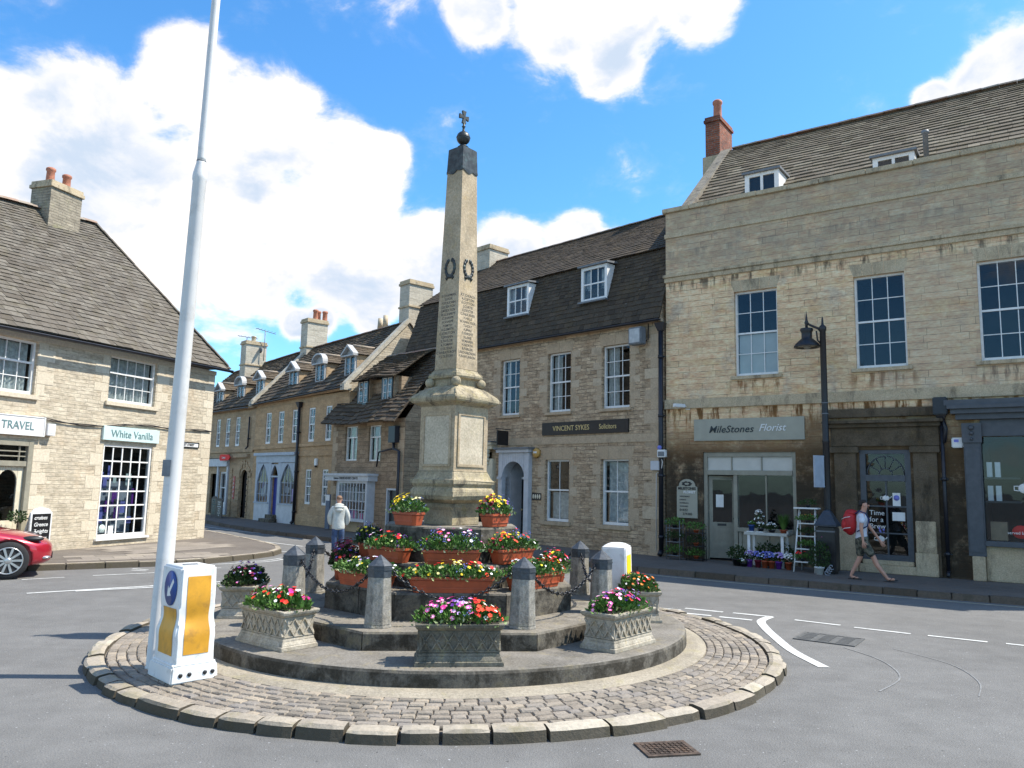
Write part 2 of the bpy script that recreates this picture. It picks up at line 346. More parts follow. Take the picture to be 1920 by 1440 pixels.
M['sett'] = islandmat('stone_sett', [(.19, .165, .135), (.26, .22, .175), (.31, .265, .21), (.23, .205, .18), (.36, .30, .225)], nsc=45, bump=1., moss=((.16, .14, .11), 3, .5))
M['joint'] = plain('sandy_joint', (.20, .17, .135), .95, .3, 20, bump=.5)
M['mortar'] = stonemat('mortar_fillet', (.27, .235, .18), (.34, .295, .225), la=.25, da=.15, sc=2)
M['line'] = plain('road_paint', (.58, .58, .55), .7, .12, 6, dirt=((.20, .20, .19), 14., .75))
M['lineold'] = plain('worn_yellow_paint', (.55, .50, .36), .8, .15, 5, dirt=((.15, .15, .15), 12., .9))
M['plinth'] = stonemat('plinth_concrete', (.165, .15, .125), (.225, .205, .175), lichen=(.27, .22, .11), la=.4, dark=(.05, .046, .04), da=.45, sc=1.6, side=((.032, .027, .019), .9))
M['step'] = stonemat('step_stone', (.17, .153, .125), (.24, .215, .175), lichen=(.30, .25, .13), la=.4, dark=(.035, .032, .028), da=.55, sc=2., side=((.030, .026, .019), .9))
M['monu'] = stonemat('memorial_limestone', (.35, .275, .18), (.47, .375, .255), lichen=(.40, .29, .14), la=.4, dark=(.12, .11, .09), da=.4, sc=2.2, bump=.3)
M['monud'] = stonemat('weathered_limestone', (.27, .225, .15), (.40, .335, .225), lichen=(.33, .27, .12), la=.5, dark=(.05, .047, .04), da=.75, sc=4., bump=.7)
M['panel'] = stonemat('panel_limestone', (.44, .375, .275), (.53, .455, .34), la=.12, dark=(.28, .25, .2), da=.25, sc=2.5, bump=.15)
M['bronze'] = plain('dark_bronze', (.05, .053, .05), .45, .4, 14, metal=.5, dirt=((.10, .15, .13), 10, .6))
M['letter'] = plain('cut_letter', (.10, .09, .075), .9)
M['bollard'] = stonemat('bollard_aggregate', (.21, .195, .165), (.33, .31, .27), la=.2, dark=(.05, .047, .04), da=.65, sc=5., bump=1.)
M['iron'] = plain('dark_grey_iron_paint', (.045, .053, .062), .42, .25, 20, dirt=((.12, .12, .12), 25, .4))
M['chain'] = plain('black_chain', (.028, .028, .03), .35, .2, 30, metal=.3)
M['terra'] = plain('terracotta_plastic', (.40, .08, .028), .5, .14, 7, dirt=((.28, .07, .03), 5, .4))
M['caststonedk'] = stonemat('dark_cast_stone', (.12, .11, .085), (.20, .18, .14), lichen=(.28, .24, .12), la=.4, dark=(.035, .032, .025), da=.7, sc=4.5)
M['caststone'] = stonemat('cast_stone', (.32, .28, .215), (.43, .385, .31), lichen=(.36, .28, .14), la=.4, dark=(.10, .09, .075), da=.6, sc=4.5)
M['soil'] = plain('soil', (.035, .024, .016), .95, .3, 30)
M['white'] = plain('white_gloss_paint', (.72, .71, .69), .38, .04, 5, dirt=((.38, .36, .32), 6, .45))
M['whitecol'] = plain('white_column_paint', (.62, .60, .57), .42, .04, 3, dirt=((.36, .34, .30), 3.5, .45), bump=.05)
M['wood'] = plain('white_window_paint', (.76, .75, .72), .45, .05, 9, dirt=((.45, .43, .38), 12, .35))
M['cream'] = plain('cream_paint', (.62, .56, .42), .5, .08, 7)
M['sage'] = plain('sage_grey_paint', (.27, .25, .19), .5, .1, 7)
M['sagesign'] = plain('sage_sign_paint', (.34, .325, .255), .55, .06, 3)
M['slatepaint'] = plain('slate_blue_paint', (.068, .074, .084), .5, .12, 8)
M['palebl'] = plain('pale_blue_grey_paint', (.36, .40, .46), .5, .08, 6)
M['dormerp'] = plain('weathered_pale_paint', (.44, .44, .43), .6, .12, 7, dirt=((.26, .25, .23), 8, .4))
M['greyp'] = plain('grey_porch_paint', (.50, .51, .53), .5, .08, 5, dirt=((.3, .3, .29), 6, .3))
M['black'] = plain('black_paint', (.012, .012, .014), .35, .2, 9)
M['blackiron'] = plain('black_cast_iron', (.014, .014, .016), .42, .25, 20)
M['pipe'] = plain('black_downpipe', (.013, .014, .02), .4, .2, 15)
M['gold'] = plain('gold_lettering', (.65, .50, .22), .4, .05)
M['offw'] = plain('off_white', (.72, .71, .68), .5, .05)
M['aqua'] = plain('aqua_sign', (.54, .67, .65), .5, .05, 3)
M['aqletter'] = plain('grey_green_letter', (.13, .22, .22), .5)
M['dkletter'] = plain('dark_letter', (.06, .06, .07), .5)
M['curtain'] = plain('net_curtain', (.50, .49, .45), .9, .2, 12)
M['blind'] = plain('cream_blind', (.55, .53, .47), .9, .06, 3)
M['room'] = plain('dim_room', (.02, .017, .015), .95, .35, 3)
M['glass'] = glassmat('window_glass')
M['glassdark'] = glassmat('shop_glass', (.55, .6, .62))
M['lead'] = plain('lead_flashing', (.17, .18, .19), .6, .15, 8, metal=.2)
M['ridge'] = islandmat('ridge_tile', [(.24, .20, .16), (.36, .24, .17), (.30, .27, .22), (.34, .19, .13)], moss=((.2, .18, .12), 6, .5))
M['slateL'] = islandmat('stone_slate_grey', [(.095, .08, .062), (.145, .125, .10), (.12, .104, .085), (.175, .155, .125), (.105, .092, .076)], moss=((.10, .085, .05), 3., .4), spots=((.42, .41, .38), 17., .69), nsc=26, bump=.9)
M['slateM'] = islandmat('stone_slate_dark', [(.05, .038, .027), (.082, .062, .043), (.062, .05, .036), (.10, .076, .052)], moss=((.10, .072, .04), 2., .5), spots=((.32, .30, .26), 15., .70), nsc=26, bump=.9)
M['slateR'] = islandmat('stone_slate_brown', [(.10, .08, .056), (.16, .13, .092), (.13, .108, .078), (.23, .195, .14)], moss=((.13, .11, .06), 2.5, .5), spots=((.45, .43, .36), 15., .68), nsc=26, bump=.9)
M['slateT'] = islandmat('stone_slate_terrace', [(.065, .049, .035), (.11, .085, .06), (.085, .068, .05), (.15, .118, .08)], moss=((.10, .08, .05), 2.5, .5), spots=((.38, .35, .28), 12., .69), nsc=26, bump=.9)
M['wallR'] = wallmat('ashlar_right', (.64, .45, .265), (.78, .56, .34), (.57, .405, .245), .66, .16, .006, patch=(.50, .41, .30), patch2=(.66, .42, .20), joint=((.10, .08, .055), .75), mottle=.34, warp=.014,
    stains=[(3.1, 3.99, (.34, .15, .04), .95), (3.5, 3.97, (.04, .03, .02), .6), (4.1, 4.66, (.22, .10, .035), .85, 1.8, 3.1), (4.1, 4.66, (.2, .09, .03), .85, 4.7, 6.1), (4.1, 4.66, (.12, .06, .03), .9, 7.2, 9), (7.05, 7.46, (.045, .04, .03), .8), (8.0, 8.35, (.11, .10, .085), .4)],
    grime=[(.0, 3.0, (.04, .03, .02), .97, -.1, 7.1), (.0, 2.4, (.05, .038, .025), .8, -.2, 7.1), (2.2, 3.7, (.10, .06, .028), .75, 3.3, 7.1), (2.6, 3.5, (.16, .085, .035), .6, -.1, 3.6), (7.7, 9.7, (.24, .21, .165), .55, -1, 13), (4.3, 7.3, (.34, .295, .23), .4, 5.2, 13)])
M['bandR'] = stonemat('band_right', (.44, .345, .225), (.52, .42, .28), la=.15, dark=(.05, .045, .035), da=.55, sc=2.)
M['wallM'] = wallmat('rubble_mid', (.34, .245, .155), (.48, .36, .235), (.29, .215, .145), .34, .105, .009, patch=(.36, .245, .15), warp=.03, bumpd=.02, mottle=.42, joint=((.10, .08, .055), .6))
M['quoin'] = islandmat('quoin_stone', [(.36, .275, .185), (.46, .36, .25), (.40, .295, .19), (.50, .40, .28)], nsc=20, bump=.6, moss=((.30, .235, .16), 3, .6))
M['wallL'] = wallmat('rubble_left', (.44, .375, .275), (.53, .46, .35), (.41, .355, .27), .36, .092, .010, patch=(.46, .37, .26), warp=.035, bumpd=.02, mottle=.3)
M['quoinL'] = islandmat('quoin_stone_left', [(.50, .43, .32), (.58, .51, .39), (.53, .455, .34), (.61, .54, .42)], nsc=18, bump=.5)
M['wallT'] = wallmat('ashlar_terrace', (.42, .28, .155), (.48, .33, .19), (.33, .225, .13), .7, .28, .004, patch=(.36, .26, .16), warp=.008, mottle=.22)
M['wallT2'] = wallmat('ashlar_terrace_left', (.37, .265, .16), (.43, .315, .195), (.28, .2, .125), .7, .28, .004, patch=(.29, .22, .15), warp=.008, mottle=.22)
M['wallS'] = wallmat('rubble_cottage', (.25, .18, .115), (.35, .26, .17), (.19, .14, .095), .42, .15, .009, patch=(.19, .145, .105), warp=.02)
M['chimS'] = wallmat('ashlar_chimney', (.44, .395, .31), (.50, .45, .36), (.28, .25, .2), .6, .28, .004, warp=.004, mottle=.2)
M['chimL'] = wallmat('rubble_chimney', (.27, .23, .17), (.33, .285, .21), (.2, .17, .13), .28, .075, .008, patch=(.3, .28, .14), warp=.02)
M['brick'] = wallmat('red_brick', (.33, .10, .05), (.20, .07, .04), (.22, .18, .15), .225, .075, .010, patch=(.10, .05, .04), warp=.003)
M['pot'] = plain('chimney_pot_clay', (.42, .16, .09), .7, .2, 9)
M['potc'] = plain('chimney_pot_buff', (.50, .40, .27), .7, .2, 9)
M['leaf'] = islandmat('leaf_green', [(.035, .09, .015), (.075, .16, .03), (.12, .22, .05), (.05, .12, .03)], rough=.55, nsc=10, bump=0.)
M['leafpale'] = islandmat('leaf_variegated', [(.12, .19, .06), (.35, .38, .18), (.2, .27, .1), (.45, .47, .3)], rough=.55, nsc=10, bump=0.)
M['leafdk'] = islandmat('leaf_dark', [(.02, .04, .014), (.04, .075, .02), (.03, .05, .018)], rough=.55, nsc=10, bump=0.)
def petal(n, c, c2=None):
    return islandmat(n, [c, tuple(min(1, x*1.25+.01) for x in c), c2 or c], rough=.6, nsc=8, bump=0.)
for k, c, c2 in (('red', (.55, .012, .012), (.75, .05, .02)), ('scarlet', (.7, .05, .015), (.6, .02, .01)), ('pink', (.72, .12, .36), (.75, .42, .6)), ('magenta', (.48, .015, .17), (.6, .04, .3)), ('purple', (.10, .02, .22), (.2, .04, .33)), ('blue', (.14, .15, .45), (.3, .33, .65)), ('white', (.78, .76, .72), (.7, .7, .6)), ('yellow', (.80, .55, .01), (.85, .7, .05)), ('cream', (.78, .70, .30), (.8, .75, .45)), ('wine', (.12, .008, .02), (.2, .015, .03)), ('lilac', (.45, .30, .60), (.6, .45, .7)), ('orange', (.65, .18, .02), (.5, .1, .02))):
    M['f_'+k] = petal('petal_'+k, c, c2)
M['skin'] = plain('skin', (.50, .27, .19), .55, .08, 12)
M['skinr'] = plain('skin_ruddy', (.52, .27, .185), .55, .08, 12)
M['hair'] = plain('dark_hair', (.018, .013, .01), .7, .3, 40)
M['hairs'] = plain('cropped_hair', (.22, .13, .08), .8, .3, 60)
# ------------------------------------------------------------ building kit
# every building is an Empty at one foot of its front; local x along the front, y into the house, z up
def wall(b, mt, u0, u1, z0, z1, ops=(), y=0., reveal=.14, name='wall', ends=0.):
    """front wall with real openings; ops = (x0,x1,z0,z1[,'arch'])"""
    mb = MB(); ops = list(ops)
    xs = sorted({u0, u1, *[o[0] for o in ops], *[o[1] for o in ops]}); zs = sorted({z0, z1, *[o[2] for o in ops], *[o[3] for o in ops]})
    for i in range(len(xs)-1):
        for j in range(len(zs)-1):
            xm, zm = (xs[i]+xs[i+1])/2, (zs[j]+zs[j+1])/2
            if any(o[0] < xm < o[1] and o[2] < zm < o[3] for o in ops): continue
            mb.quad((xs[i], y, zs[j]), (xs[i+1], y, zs[j]), (xs[i+1], y, zs[j+1]), (xs[i], y, zs[j+1]))
    for o in ops:
        x0, x1, a, c = o[:4]; Y = y+reveal
        arch = len(o) > 4
        if arch:
            r = (x1-x0)/2; xc = (x0+x1)/2; rz = min(r, c-a); k = 10
            P = [(xc-r*math.cos(math.pi*i/k), c-rz+rz*math.sin(math.pi*i/k)) for i in range(k+1)]
            for i in range(k):
                (xa, za), (xb, zb) = P[i], P[i+1]
                mb.quad((xa, y, za), (xb, y, zb), (xb, y, c), (xa, y, c)); mb.quad((xa, y, za), (xa, Y, za), (xb, Y, zb), (xb, y, zb))
            c2 = c-rz
        else:
            c2 = c; mb.quad((x0, y, c), (x1, y, c), (x1, Y, c), (x0, Y, c))
        mb.quad((x0, y, a), (x0, Y, a), (x0, Y, c2), (x0, y, c2)); mb.quad((x1, y, a), (x1, y, c2), (x1, Y, c2), (x1, Y, a)); mb.quad((x0, y, a), (x1, y, a), (x1, Y, a), (x0, Y, a))
    if ends:
        mb.quad((u0, y, z0), (u0, y, z1), (u0, y+ends, z1), (u0, y+ends, z0)); mb.quad((u1, y, z0), (u1, y+ends, z0), (u1, y+ends, z1), (u1, y, z1))
        mb.quad((u0, y+ends, z0), (u0, y+ends, z1), (u1, y+ends, z1), (u1, y+ends, z0)); mb.quad((u0, y+.01, z1), (u1, y+.01, z1), (u1, y+ends, z1), (u0, y+ends, z1))
    return mb.build(name, mt, b)
def curtains(par, x0, x1, z0, z1, y, side, mt):
    mb = MB()
    def strip(a, c):
        n = max(6, int((c-a)/.035)); P = [(a+(c-a)*i/n, y+.03*math.sin(i*1.9)+.012*math.sin(i*.7)) for i in range(n+1)]
        for (xa, ya), (xb, yb) in zip(P, P[1:]): mb.add([(xa, ya, z0), (xb, yb, z0), (xb, yb, z1), (xa, ya, z1)], [(0, 1, 2, 3)], True)
    w = x1-x0
    if side == 'both': strip(x0, x0+w*.28); strip(x1-w*.28, x1)
    elif side == 'left': strip(x0, x0+w*.42)
    elif side == 'right': strip(x1-w*.42, x1)
    elif side == 'full': strip(x0, x1)
    mb.build('curtain', mt, par)
def sash(b, x0, x1, z0, z1, cols, rt_, rb, y=.10, curt=None, blind=0., glass='glass', fm='wood', sill=None, name='window', bar=.018, fr=.05, room=True, mid=.5, over=.07, sy=-.07, sillh=.09, box=False, single=False):
    mb = MB(); d = .05
    mb.box(x0, x0+fr, y, y+.09, z0, z1); mb.box(x1-fr, x1, y, y+.09, z0, z1); mb.box(x0+fr, x1-fr, y, y+.09, z1-fr, z1); mb.box(x0+fr, x1-fr, y-.012, y+.09, z0, z0+fr*1.5)
    X0, X1, Z0, Z1 = x0+fr, x1-fr, z0+fr*1.5, z1-fr; zm = Z0+(Z1-Z0)*mid
    if not single:
        mb.box(X0, X1, y+.015, y+.055, zm-.022, zm+.022)
        secs = [(zm+.022, Z1, rt_, y+.022), (Z0, zm-.022, rb, y+.04)]
    else: secs = [(Z0, Z1, rt_, y+.022)]
    for za, zb, rw, yy in secs:
        for i in range(1, cols): xx = X0+(X1-X0)*i/cols; mb.box(xx-bar/2, xx+bar/2, yy, yy+.025, za, zb)
        for j in range(1, rw):
            zz = za+(zb-za)*j/rw
            for i in range(cols): xa = X0+(X1-X0)*i/cols+(bar/2 if i else 0); xb = X0+(X1-X0)*(i+1)/cols-(bar/2 if i < cols-1 else 0); mb.box(xa, xb, yy+.002, yy+.023, zz-bar/2, zz+bar/2)
    w = mb.build(name, M[fm], b)
    # each sash's glass sits a hair out of true, so panes mirror slightly different bits of sky
    for za, zb, rw, yy in secs:
        g = MB()
        for i in range(cols):
            for j in range(rw):
                xa, xb, z_a, z_b = X0+(X1-X0)*i/cols, X0+(X1-X0)*(i+1)/cols, za+(zb-za)*j/rw, za+(zb-za)*(j+1)/rw; t1, t2 = random.uniform(-.0035, .0035), random.uniform(-.0035, .0035); g.quad((xa, yy+.012+t1+t2, z_a), (xb, yy+.012-t1+t2, z_a), (xb, yy+.012-t1-t2, z_b), (xa, yy+.012+t1-t2, z_b))
        g.build('pane', M[glass], w)
    if room:
        r = MB(); D = .9; a0, a1, c0, c1 = x0+.01, x1-.01, z0+.01, z1-.01; Y = y+.091
        r.quad((a0, Y, c0), (a0, Y+D, c0), (a0, Y+D, c1), (a0, Y, c1)); r.quad((a1, Y, c0), (a1, Y, c1), (a1, Y+D, c1), (a1, Y+D, c0))
        r.quad((a0, Y+D, c0), (a1, Y+D, c0), (a1, Y+D, c1), (a0, Y+D, c1)); r.quad((a0, Y, c0), (a1, Y, c0), (a1, Y+D, c0), (a0, Y+D, c0)); r.quad((a0, Y, c1), (a0, Y+D, c1), (a1, Y+D, c1), (a1, Y, c1))
        r.build('interior', M['room'], w)
    if curt: curtains(w, X0, X1, Z0, Z1, y+.16, curt, M['curtain'])
    if blind: bb = MB(); bb.box(X0, X1, y+.11, y+.115, Z1-(Z1-Z0)*blind, Z1); bb.build('blind', M['blind'], w)
    if sill: s_ = MB(); s_.box(x0-over, x1+over, sy, y+.01, z0-sillh, z0-.002); s_.build('sill', M[sill], w, bevel=.008)
    return w
def slates(b, P, mt, course=.16, width=.24, th=.022, seed=1, name='roof', base=True, jit=.012, sag=0., tv=(.7, 1.6)):
    """stone slates laid course by course over the quad P = eave-left, eave-right, ridge-right, ridge-left"""
    rnd = random.Random(seed); a, c, d, e = [Vector(p) for p in P]
    nrm = (c-a).cross(e-a).normalized()
    if nrm.z < 0: nrm = -nrm
    H = ((e-a).length+(d-c).length)/2; nc = max(2, int(H/course)); mb = MB()
    def pt(u, v):
        p = (a*(1-u)+c*u)*(1-v)+(e*(1-u)+d*u)*v
        return p+nrm*(sag*math.sin(u*7+seed)*math.sin(v*5+1))
    if base: grid(mb, lambda u, v: tuple(pt(u, v)-nrm*.02), 10, 8, False)
    v = 0.
    # courses get narrower towards the ridge, as real stone slates do
    wts = [1.35-.7*i/nc for i in range(nc)]; tot = sum(wts)
    for i in range(nc):
        dv = wts[i]/tot; L = ((a*(1-v)+e*v)-(c*(1-v)+d*v)).length; u = -rnd.random()*width/max(L, .1)
        while u < 1:
            w = width*rnd.uniform(.6, 1.45)*(1.2-.4*i/nc)/max(L, .1); gp = .003/max(L, .1); u0, u1 = max(0, u+gp), min(1, u+w-gp); u += w
            if u1-u0 < .004: continue
            t = th*rnd.uniform(*tv); dr = rnd.uniform(-jit, jit)/H; v0 = v-dr; v1 = min(1, v+dv*1.25)
            sk = rnd.uniform(-.15, .15)*th
            p0, p1, p2, p3 = pt(u0, v0)+nrm*(t+.006), pt(u1, v0)+nrm*(t+.006+sk), pt(u1, v1)+nrm*.004, pt(u0, v1)+nrm*.004
            q0, q1 = pt(u0, v0)+nrm*.001, pt(u1, v0)+nrm*.001
            mb.add([p0, p1, p2, p3, q0, q1], [(0, 1, 2, 3), (0, 4, 5, 1), (0, 3, 4), (1, 5, 2)])
        v += dv
    return mb.build(name, M[mt], b)
def ridge_tiles(b, p, q, r=.10, L=.42, mt='ridge', name='ridge'):
    p, q = Vector(p), Vector(q); n = max(1, int((q-p).length/L)); mb = MB(); t = (q-p).normalized(); s = t.cross(Vector((0, 0, 1))).normalized(); u = s.cross(t); rnd = random.Random(3)
    for i in range(n):
        A = p+(q-p)*(i/n)+u*rnd.uniform(-.008, .008); B = p+(q-p)*((i+.985)/n)+u*rnd.uniform(-.008, .008); vs = []
        for X, rr in ((A, r), (B, r*1.06)):
            for k in range(6): an = math.pi*k/5; vs.append(X+s*rr*1.25*math.cos(an)+u*rr*.8*math.sin(an)-u*.03)
        fs = [(k, k+1, k+7, k+6) for k in range(5)]+[(0, 1, 2, 3, 4, 5), (11, 10, 9, 8, 7, 6)]
        mb.add(vs, fs)
    return mb.build(name, M[mt], b)
def chimney(b, x0, x1, y0, y1, z0, z1, mt, caps=(.0,), pots=(), potm='pot', potr=.13, poth=.45, neck=None, capm='bandR'):
    mb = MB(); mb.box(x0, x1, y0, y1, z0, z1); c = mb.build('chimney', mt if not isinstance(mt, str) else M[mt], b)
    k = MB(); o = .05
    k.box(x0-o, x1+o, y0-o, y1+o, z1-.10, z1+.002); k.box(x0-o*.4, x1+o*.4, y0-o*.4, y1+o*.4, z1+.002, z1+.10)
    if neck: k.box(x0-.045, x1+.045, y0-.045, y1+.045, neck, neck+.08)
    k.build('chimney_cap', M[capm], c, bevel=.01)
    for px, py in pots:
        p = MB(); p.lathe([(potr, z1+.09), (potr*.92, z1+.15), (potr*.85, z1+poth*.8), (potr*1.05, z1+poth*.86), (potr*1.05, z1+poth*.95), (potr*.8, z1+poth), (potr*.75, z1+poth-.08)], 14, (px, py)); p.build('chimney_pot', M[potm], c)
    return c
def quoins(b, x, z0, z1, mt='quoin', side=1, y=-.006, h=.28, wa=.42, wb=.24, name='quoins', seed=1):
    rnd = random.Random(seed); mb = MB(); z = z0; k = 0
    while z < z1-.05:
        hh = min(h*rnd.uniform(.8, 1.2), z1-z); w = (wa if k % 2 else wb)*rnd.uniform(.88, 1.12); a, c = (x, x+side*w) if side > 0 else (x-w, x)
        mb.box(a+.002, c-.002, y, .02, z+.004, z+hh-.004); z += hh; k += 1
    return mb.build(name, M[mt], b, bevel=.004)
def lintel(b, x0, x1, z, h=.3, n=3, mt='quoin', y=-.006):
    mb = MB(); w = (x1-x0)/n; sp = .10
    for i in range(n):
        f = lambda t: (x0+x1)/2+(t-(x0+x1)/2)*(1+sp*2/(x1-x0)*1.)
        a, c = x0+w*i, x0+w*(i+1); mb.prism([(a+.002, z), (c-.002, z), (f(c)-.002, z+h), (f(a)+.002, z+h)], y, .02)
    return mb.build('lintel', M[mt], b, bevel=.004)
def downpipe(b, x, z0, z1, y=-.09, r=.05, hopper=True, mt='pipe'):
    mb = MB(); mb.tube([(x, y, z0+.12), (x, y, z1)], r, 10); mb.tube([(x, y, z0+.14), (x, y-.1, z0+.04)], r, 10)
    for k in range(int((z1-z0)/1.6)+1): zz = z0+.5+k*1.6; mb.lathe([(r+.014, zz-.04), (r+.014, zz+.04)], 10, (x, y)); mb.box(x-r-.04, x+r+.04, y+.02, y+.088, zz-.015, zz+.015)
    if hopper: mb.frust([(x-.07, y-.06), (x+.07, y-.06), (x+.07, y+.07), (x-.07, y+.07)], z1-.02, [(x-.15, y-.12), (x+.15, y-.12), (x+.15, y+.07), (x-.15, y+.07)], z1+.2)
    return mb.build('downpipe', M[mt], b)
def gutter(b, x0, x1, z, y=-.16, r=.06, z2=None):
    z2 = z if z2 is None else z2; mb = MB(); vs = []; n = 6
    for x, zz in ((x0, z), (x1, z2)):
        for k in range(n+1): a = math.pi+math.pi*k/n; vs.append((x, y+r*math.cos(a), zz+r*math.sin(a)))
        for k in range(n+1): a = 2*math.pi-math.pi*k/n; vs.append((x, y+r*.85*math.cos(a), zz+r*.85*math.sin(a)))
    m_ = 2*(n+1); fs = [(k, (k+1) % m_, (k+1) % m_+m_, k+m_) for k in range(m_)]
    mb.add(vs, fs, True); return mb.build('gutter', M['pipe'], b)

M['gabledk'] = stonemat('weathered_gable_stone', (.17, .15, .12), (.25, .22, .175), la=.3, dark=(.05, .045, .04), da=.7, sc=3.)
# ============================================================ 1  the tall ashlar building on the right
B = thing('stone_shop_building', 'tall ashlar stone building with high parapet, florist shop and blue-grey tea shop at street level', 'building', (4.162, 20.85, 0), math.atan2(-.5794, .815))
UE = 12.4
ops = [(1.9, 3.0, 4.77, 6.98), (4.8, 5.9, 4.77, 6.98), (7.33, 8.43, 4.77, 6.98), (9.85, 10.95, 4.77, 6.98),
       (1.02, 3.36, .12, 2.84), (4.80, 5.86, .40, 2.87), (7.22, 11.3, .95, 3.14)]
wall(B, M['wallR'], .0, UE, 0, 9.45, ops, ends=9., reveal=.16)
for k, o in enumerate(ops[:4]):
    sash(B, *o, 3, 2, 2, y=.11, sill='bandR', blind=(.0, 0, .0, .3)[k], over=.1)
# first window: papered-over lower sash
pp = MB(); pp.box(1.97, 2.93, .19, .195, 4.85, 5.86); pp.build('paper_screen', M['blind'], B)
for k, (x0, x1) in enumerate([o[:2] for o in ops[:4]]): lintel(B, x0, x1, 6.98, .30, 5, 'bandR', y=.0+(-.003))
bb = MB(); bb.box(-.03, UE+.03, -.06, .3, 3.99, 4.24); bb.prism([(-.03, 0), (0, 0)], 0, 0) if 0 else None
bb.box(-.03, UE+.03, -.045, .02, 7.47, 7.60); bb.box(-.06, UE+.06, -.085, .02, 7.60, 7.68)
bb.box(-.03, UE+.03, -.035, .02, 8.72, 8.84)
bb.build('string_course', M['bandR'], B, bevel=.008)
pc = MB()
rnd = random.Random(4); x = -.08
while x < UE+.05:
    w = rnd.uniform(.7, 1.1); pc.box(x+.004, min(x+w, UE+.1)-.004, -.075, .42, 9.45+rnd.uniform(-.004, .004), 9.57+rnd.uniform(-.008, .012)); x += w
pc.build('parapet_coping', M['bandR'], B, bevel=.01)
slates(B, [(.42, .45, 9.35), (UE, .45, 9.35), (UE, 5.0, 13.16), (.10, 5.0, 13.16)], 'slateR', .235, .34, .034, 5, jit=.010, sag=.02, tv=(.85, 1.25))
slates(B, [(UE, 9.0, 9.4), (.1, 9.0, 9.4), (.10, 5.0, 13.16), (UE, 5.0, 13.16)], 'slateR', .30, .45, .03, 6, name='rear_roof')
ridge_tiles(B, (.2, 5.0, 13.2), (UE, 5.0, 13.2), .11)
g = MB(); g.hexa([(.08, .45, 9.3), (.42, .45, 9.3), (.12, 5.0, 13.0), (-.22, 5.0, 13.0)], [(.08, .45, 9.55), (.42, .45, 9.55), (.12, 5.0, 13.24), (-.22, 5.0, 13.24)])
g.hexa([(.0, .44, 8.), (.12, .44, 8.), (.12, 5, 8.), (.0, 5., 8.)], [(-.08, .45, 9.32), (.38, .45, 9.32), (.1, 4.99, 13.02), (-.4, 4.99, 13.02)])
g.build('gable_coping', M['gabledk'], B, bevel=.01)
cst = chimney(B, -.72, -.22, 4.9, 6.1, 11.5, 14.38, 'brick', pots=[(-.45, 5.35)], potm='pot', potr=.16, poth=.85, capm='brick')
bs = MB(); bs.box(-.80, -.14, 4.82, 6.2, 11.0, 13.05); bs.build('chimney_base', M['bandR'], cst, bevel=.01)
def roof_dormer(b, x0, x1, y0, z0, z1, roofz):
    mb = MB(); mb.box(x0, x0+.12, y0, y0+.06, z0, z1); mb.box(x1-.12, x1, y0, y0+.06, z0, z1); mb.box(x0+.12, x1-.12, y0, y0+.06, z1-.09, z1); mb.box(x0+.12, x1-.12, y0, y0+.06, z0, z0+.07)
    xm = (x0+x1)/2; mb.box(xm-.035, xm+.035, y0, y0+.05, z0+.07, z1-.09); D = 1.1
    for xx in (x0, x1-.03): mb.add([(xx, y0+.06, z0-.2), (xx+.03, y0+.06, z0-.2), (xx+.03, y0+.06, z1), (xx, y0+.06, z1), (xx, y0+D, z1), (xx+.03, y0+D, z1)], [(0, 1, 2, 3), (0, 3, 4), (1, 5, 2), (3, 2, 5, 4)])
    w = mb.build('dormer', M['wood'], b)
    gl = MB(); gl.quad((x0+.1, y0+.03, z0+.05), (x1-.1, y0+.03, z0+.05), (x1-.1, y0+.03, z1-.05), (x0+.1, y0+.03, z1-.05)); gl.build('pane', M['glass'], w)
    rm = MB(); rm.box(x0+.05, x1-.05, y0+.09, y0+.12, z0, z1-.02); rm.build('interior', M['room'], w)
    rf = MB(); rf.hexa([(x0-.06, y0-.08, z1), (x1+.06, y0-.08, z1), (x1+.06, y0+D, z1+.02), (x0-.06, y0+D, z1+.02)], [(x0-.06, y0-.08, z1+.06), (x1+.06, y0-.08, z1+.06), (x1+.06, y0+D, z1+.09), (x0-.06, y0+D, z1+.09)]); rf.build('dormer_roof', M['lead'], w)
roof_dormer(B, 1.92, 2.84, .95, 9.75, 10.47, 0); roof_dormer(B, 5.16, 6.10, .95, 9.75, 10.20, 0)
vp = MB(); vp.lathe([(.06, 9.8), (.06, 10.62), (.085, 10.63), (.085, 10.70)], 12, (6.34, 1.1)); vp.build('roof_vent_pipe', M['lead'], B)
# florist shopfront
sf = MB(); X0, X1 = 1.02, 3.36; Y = .04
for a, c in ((X0, X0+.10), (X1-.09, X1)): sf.box(a, c, Y, Y+.14, .12, 2.84)
sf.box(X0+.10, X1-.09, Y, Y+.14, 2.72, 2.84); sf.box(X0+.10, X1-.09, Y-.03, Y+.14, 2.26, 2.38); sf.box(1.80, 1.90, Y, Y+.14, .12, 2.26)
sf.box(1.90, X1-.09, Y-.05, Y+.14, .86, .96); sf.box(1.92, X1-.09, Y+.03, Y+.06, .12, .86); sf.box(2.60, 2.635, Y+.02, Y+.07, .96, 2.26)
sf.box(1.92, 2.0, Y, Y+.03, .12, .86); sf.box(2.6, 2.68, Y, Y+.03, .2, .86); sf.box(3.2, 3.27, Y, Y+.03, .2, .86); sf.box(2.0, 3.2, Y+.003, Y+.03, .12, .22)
for xx in (1.74, 2.50): sf.box(xx, xx+.03, Y+.02, Y+.07, 2.38, 2.72)
shop = sf.build('shopfront', M['sage'], B, bevel=.006)
q_ = MB(); q_.box(1.12, 3.27, Y+.05, Y+.055, 2.38, 2.72); q_.build('fanlight_panel', M['blind'], shop)
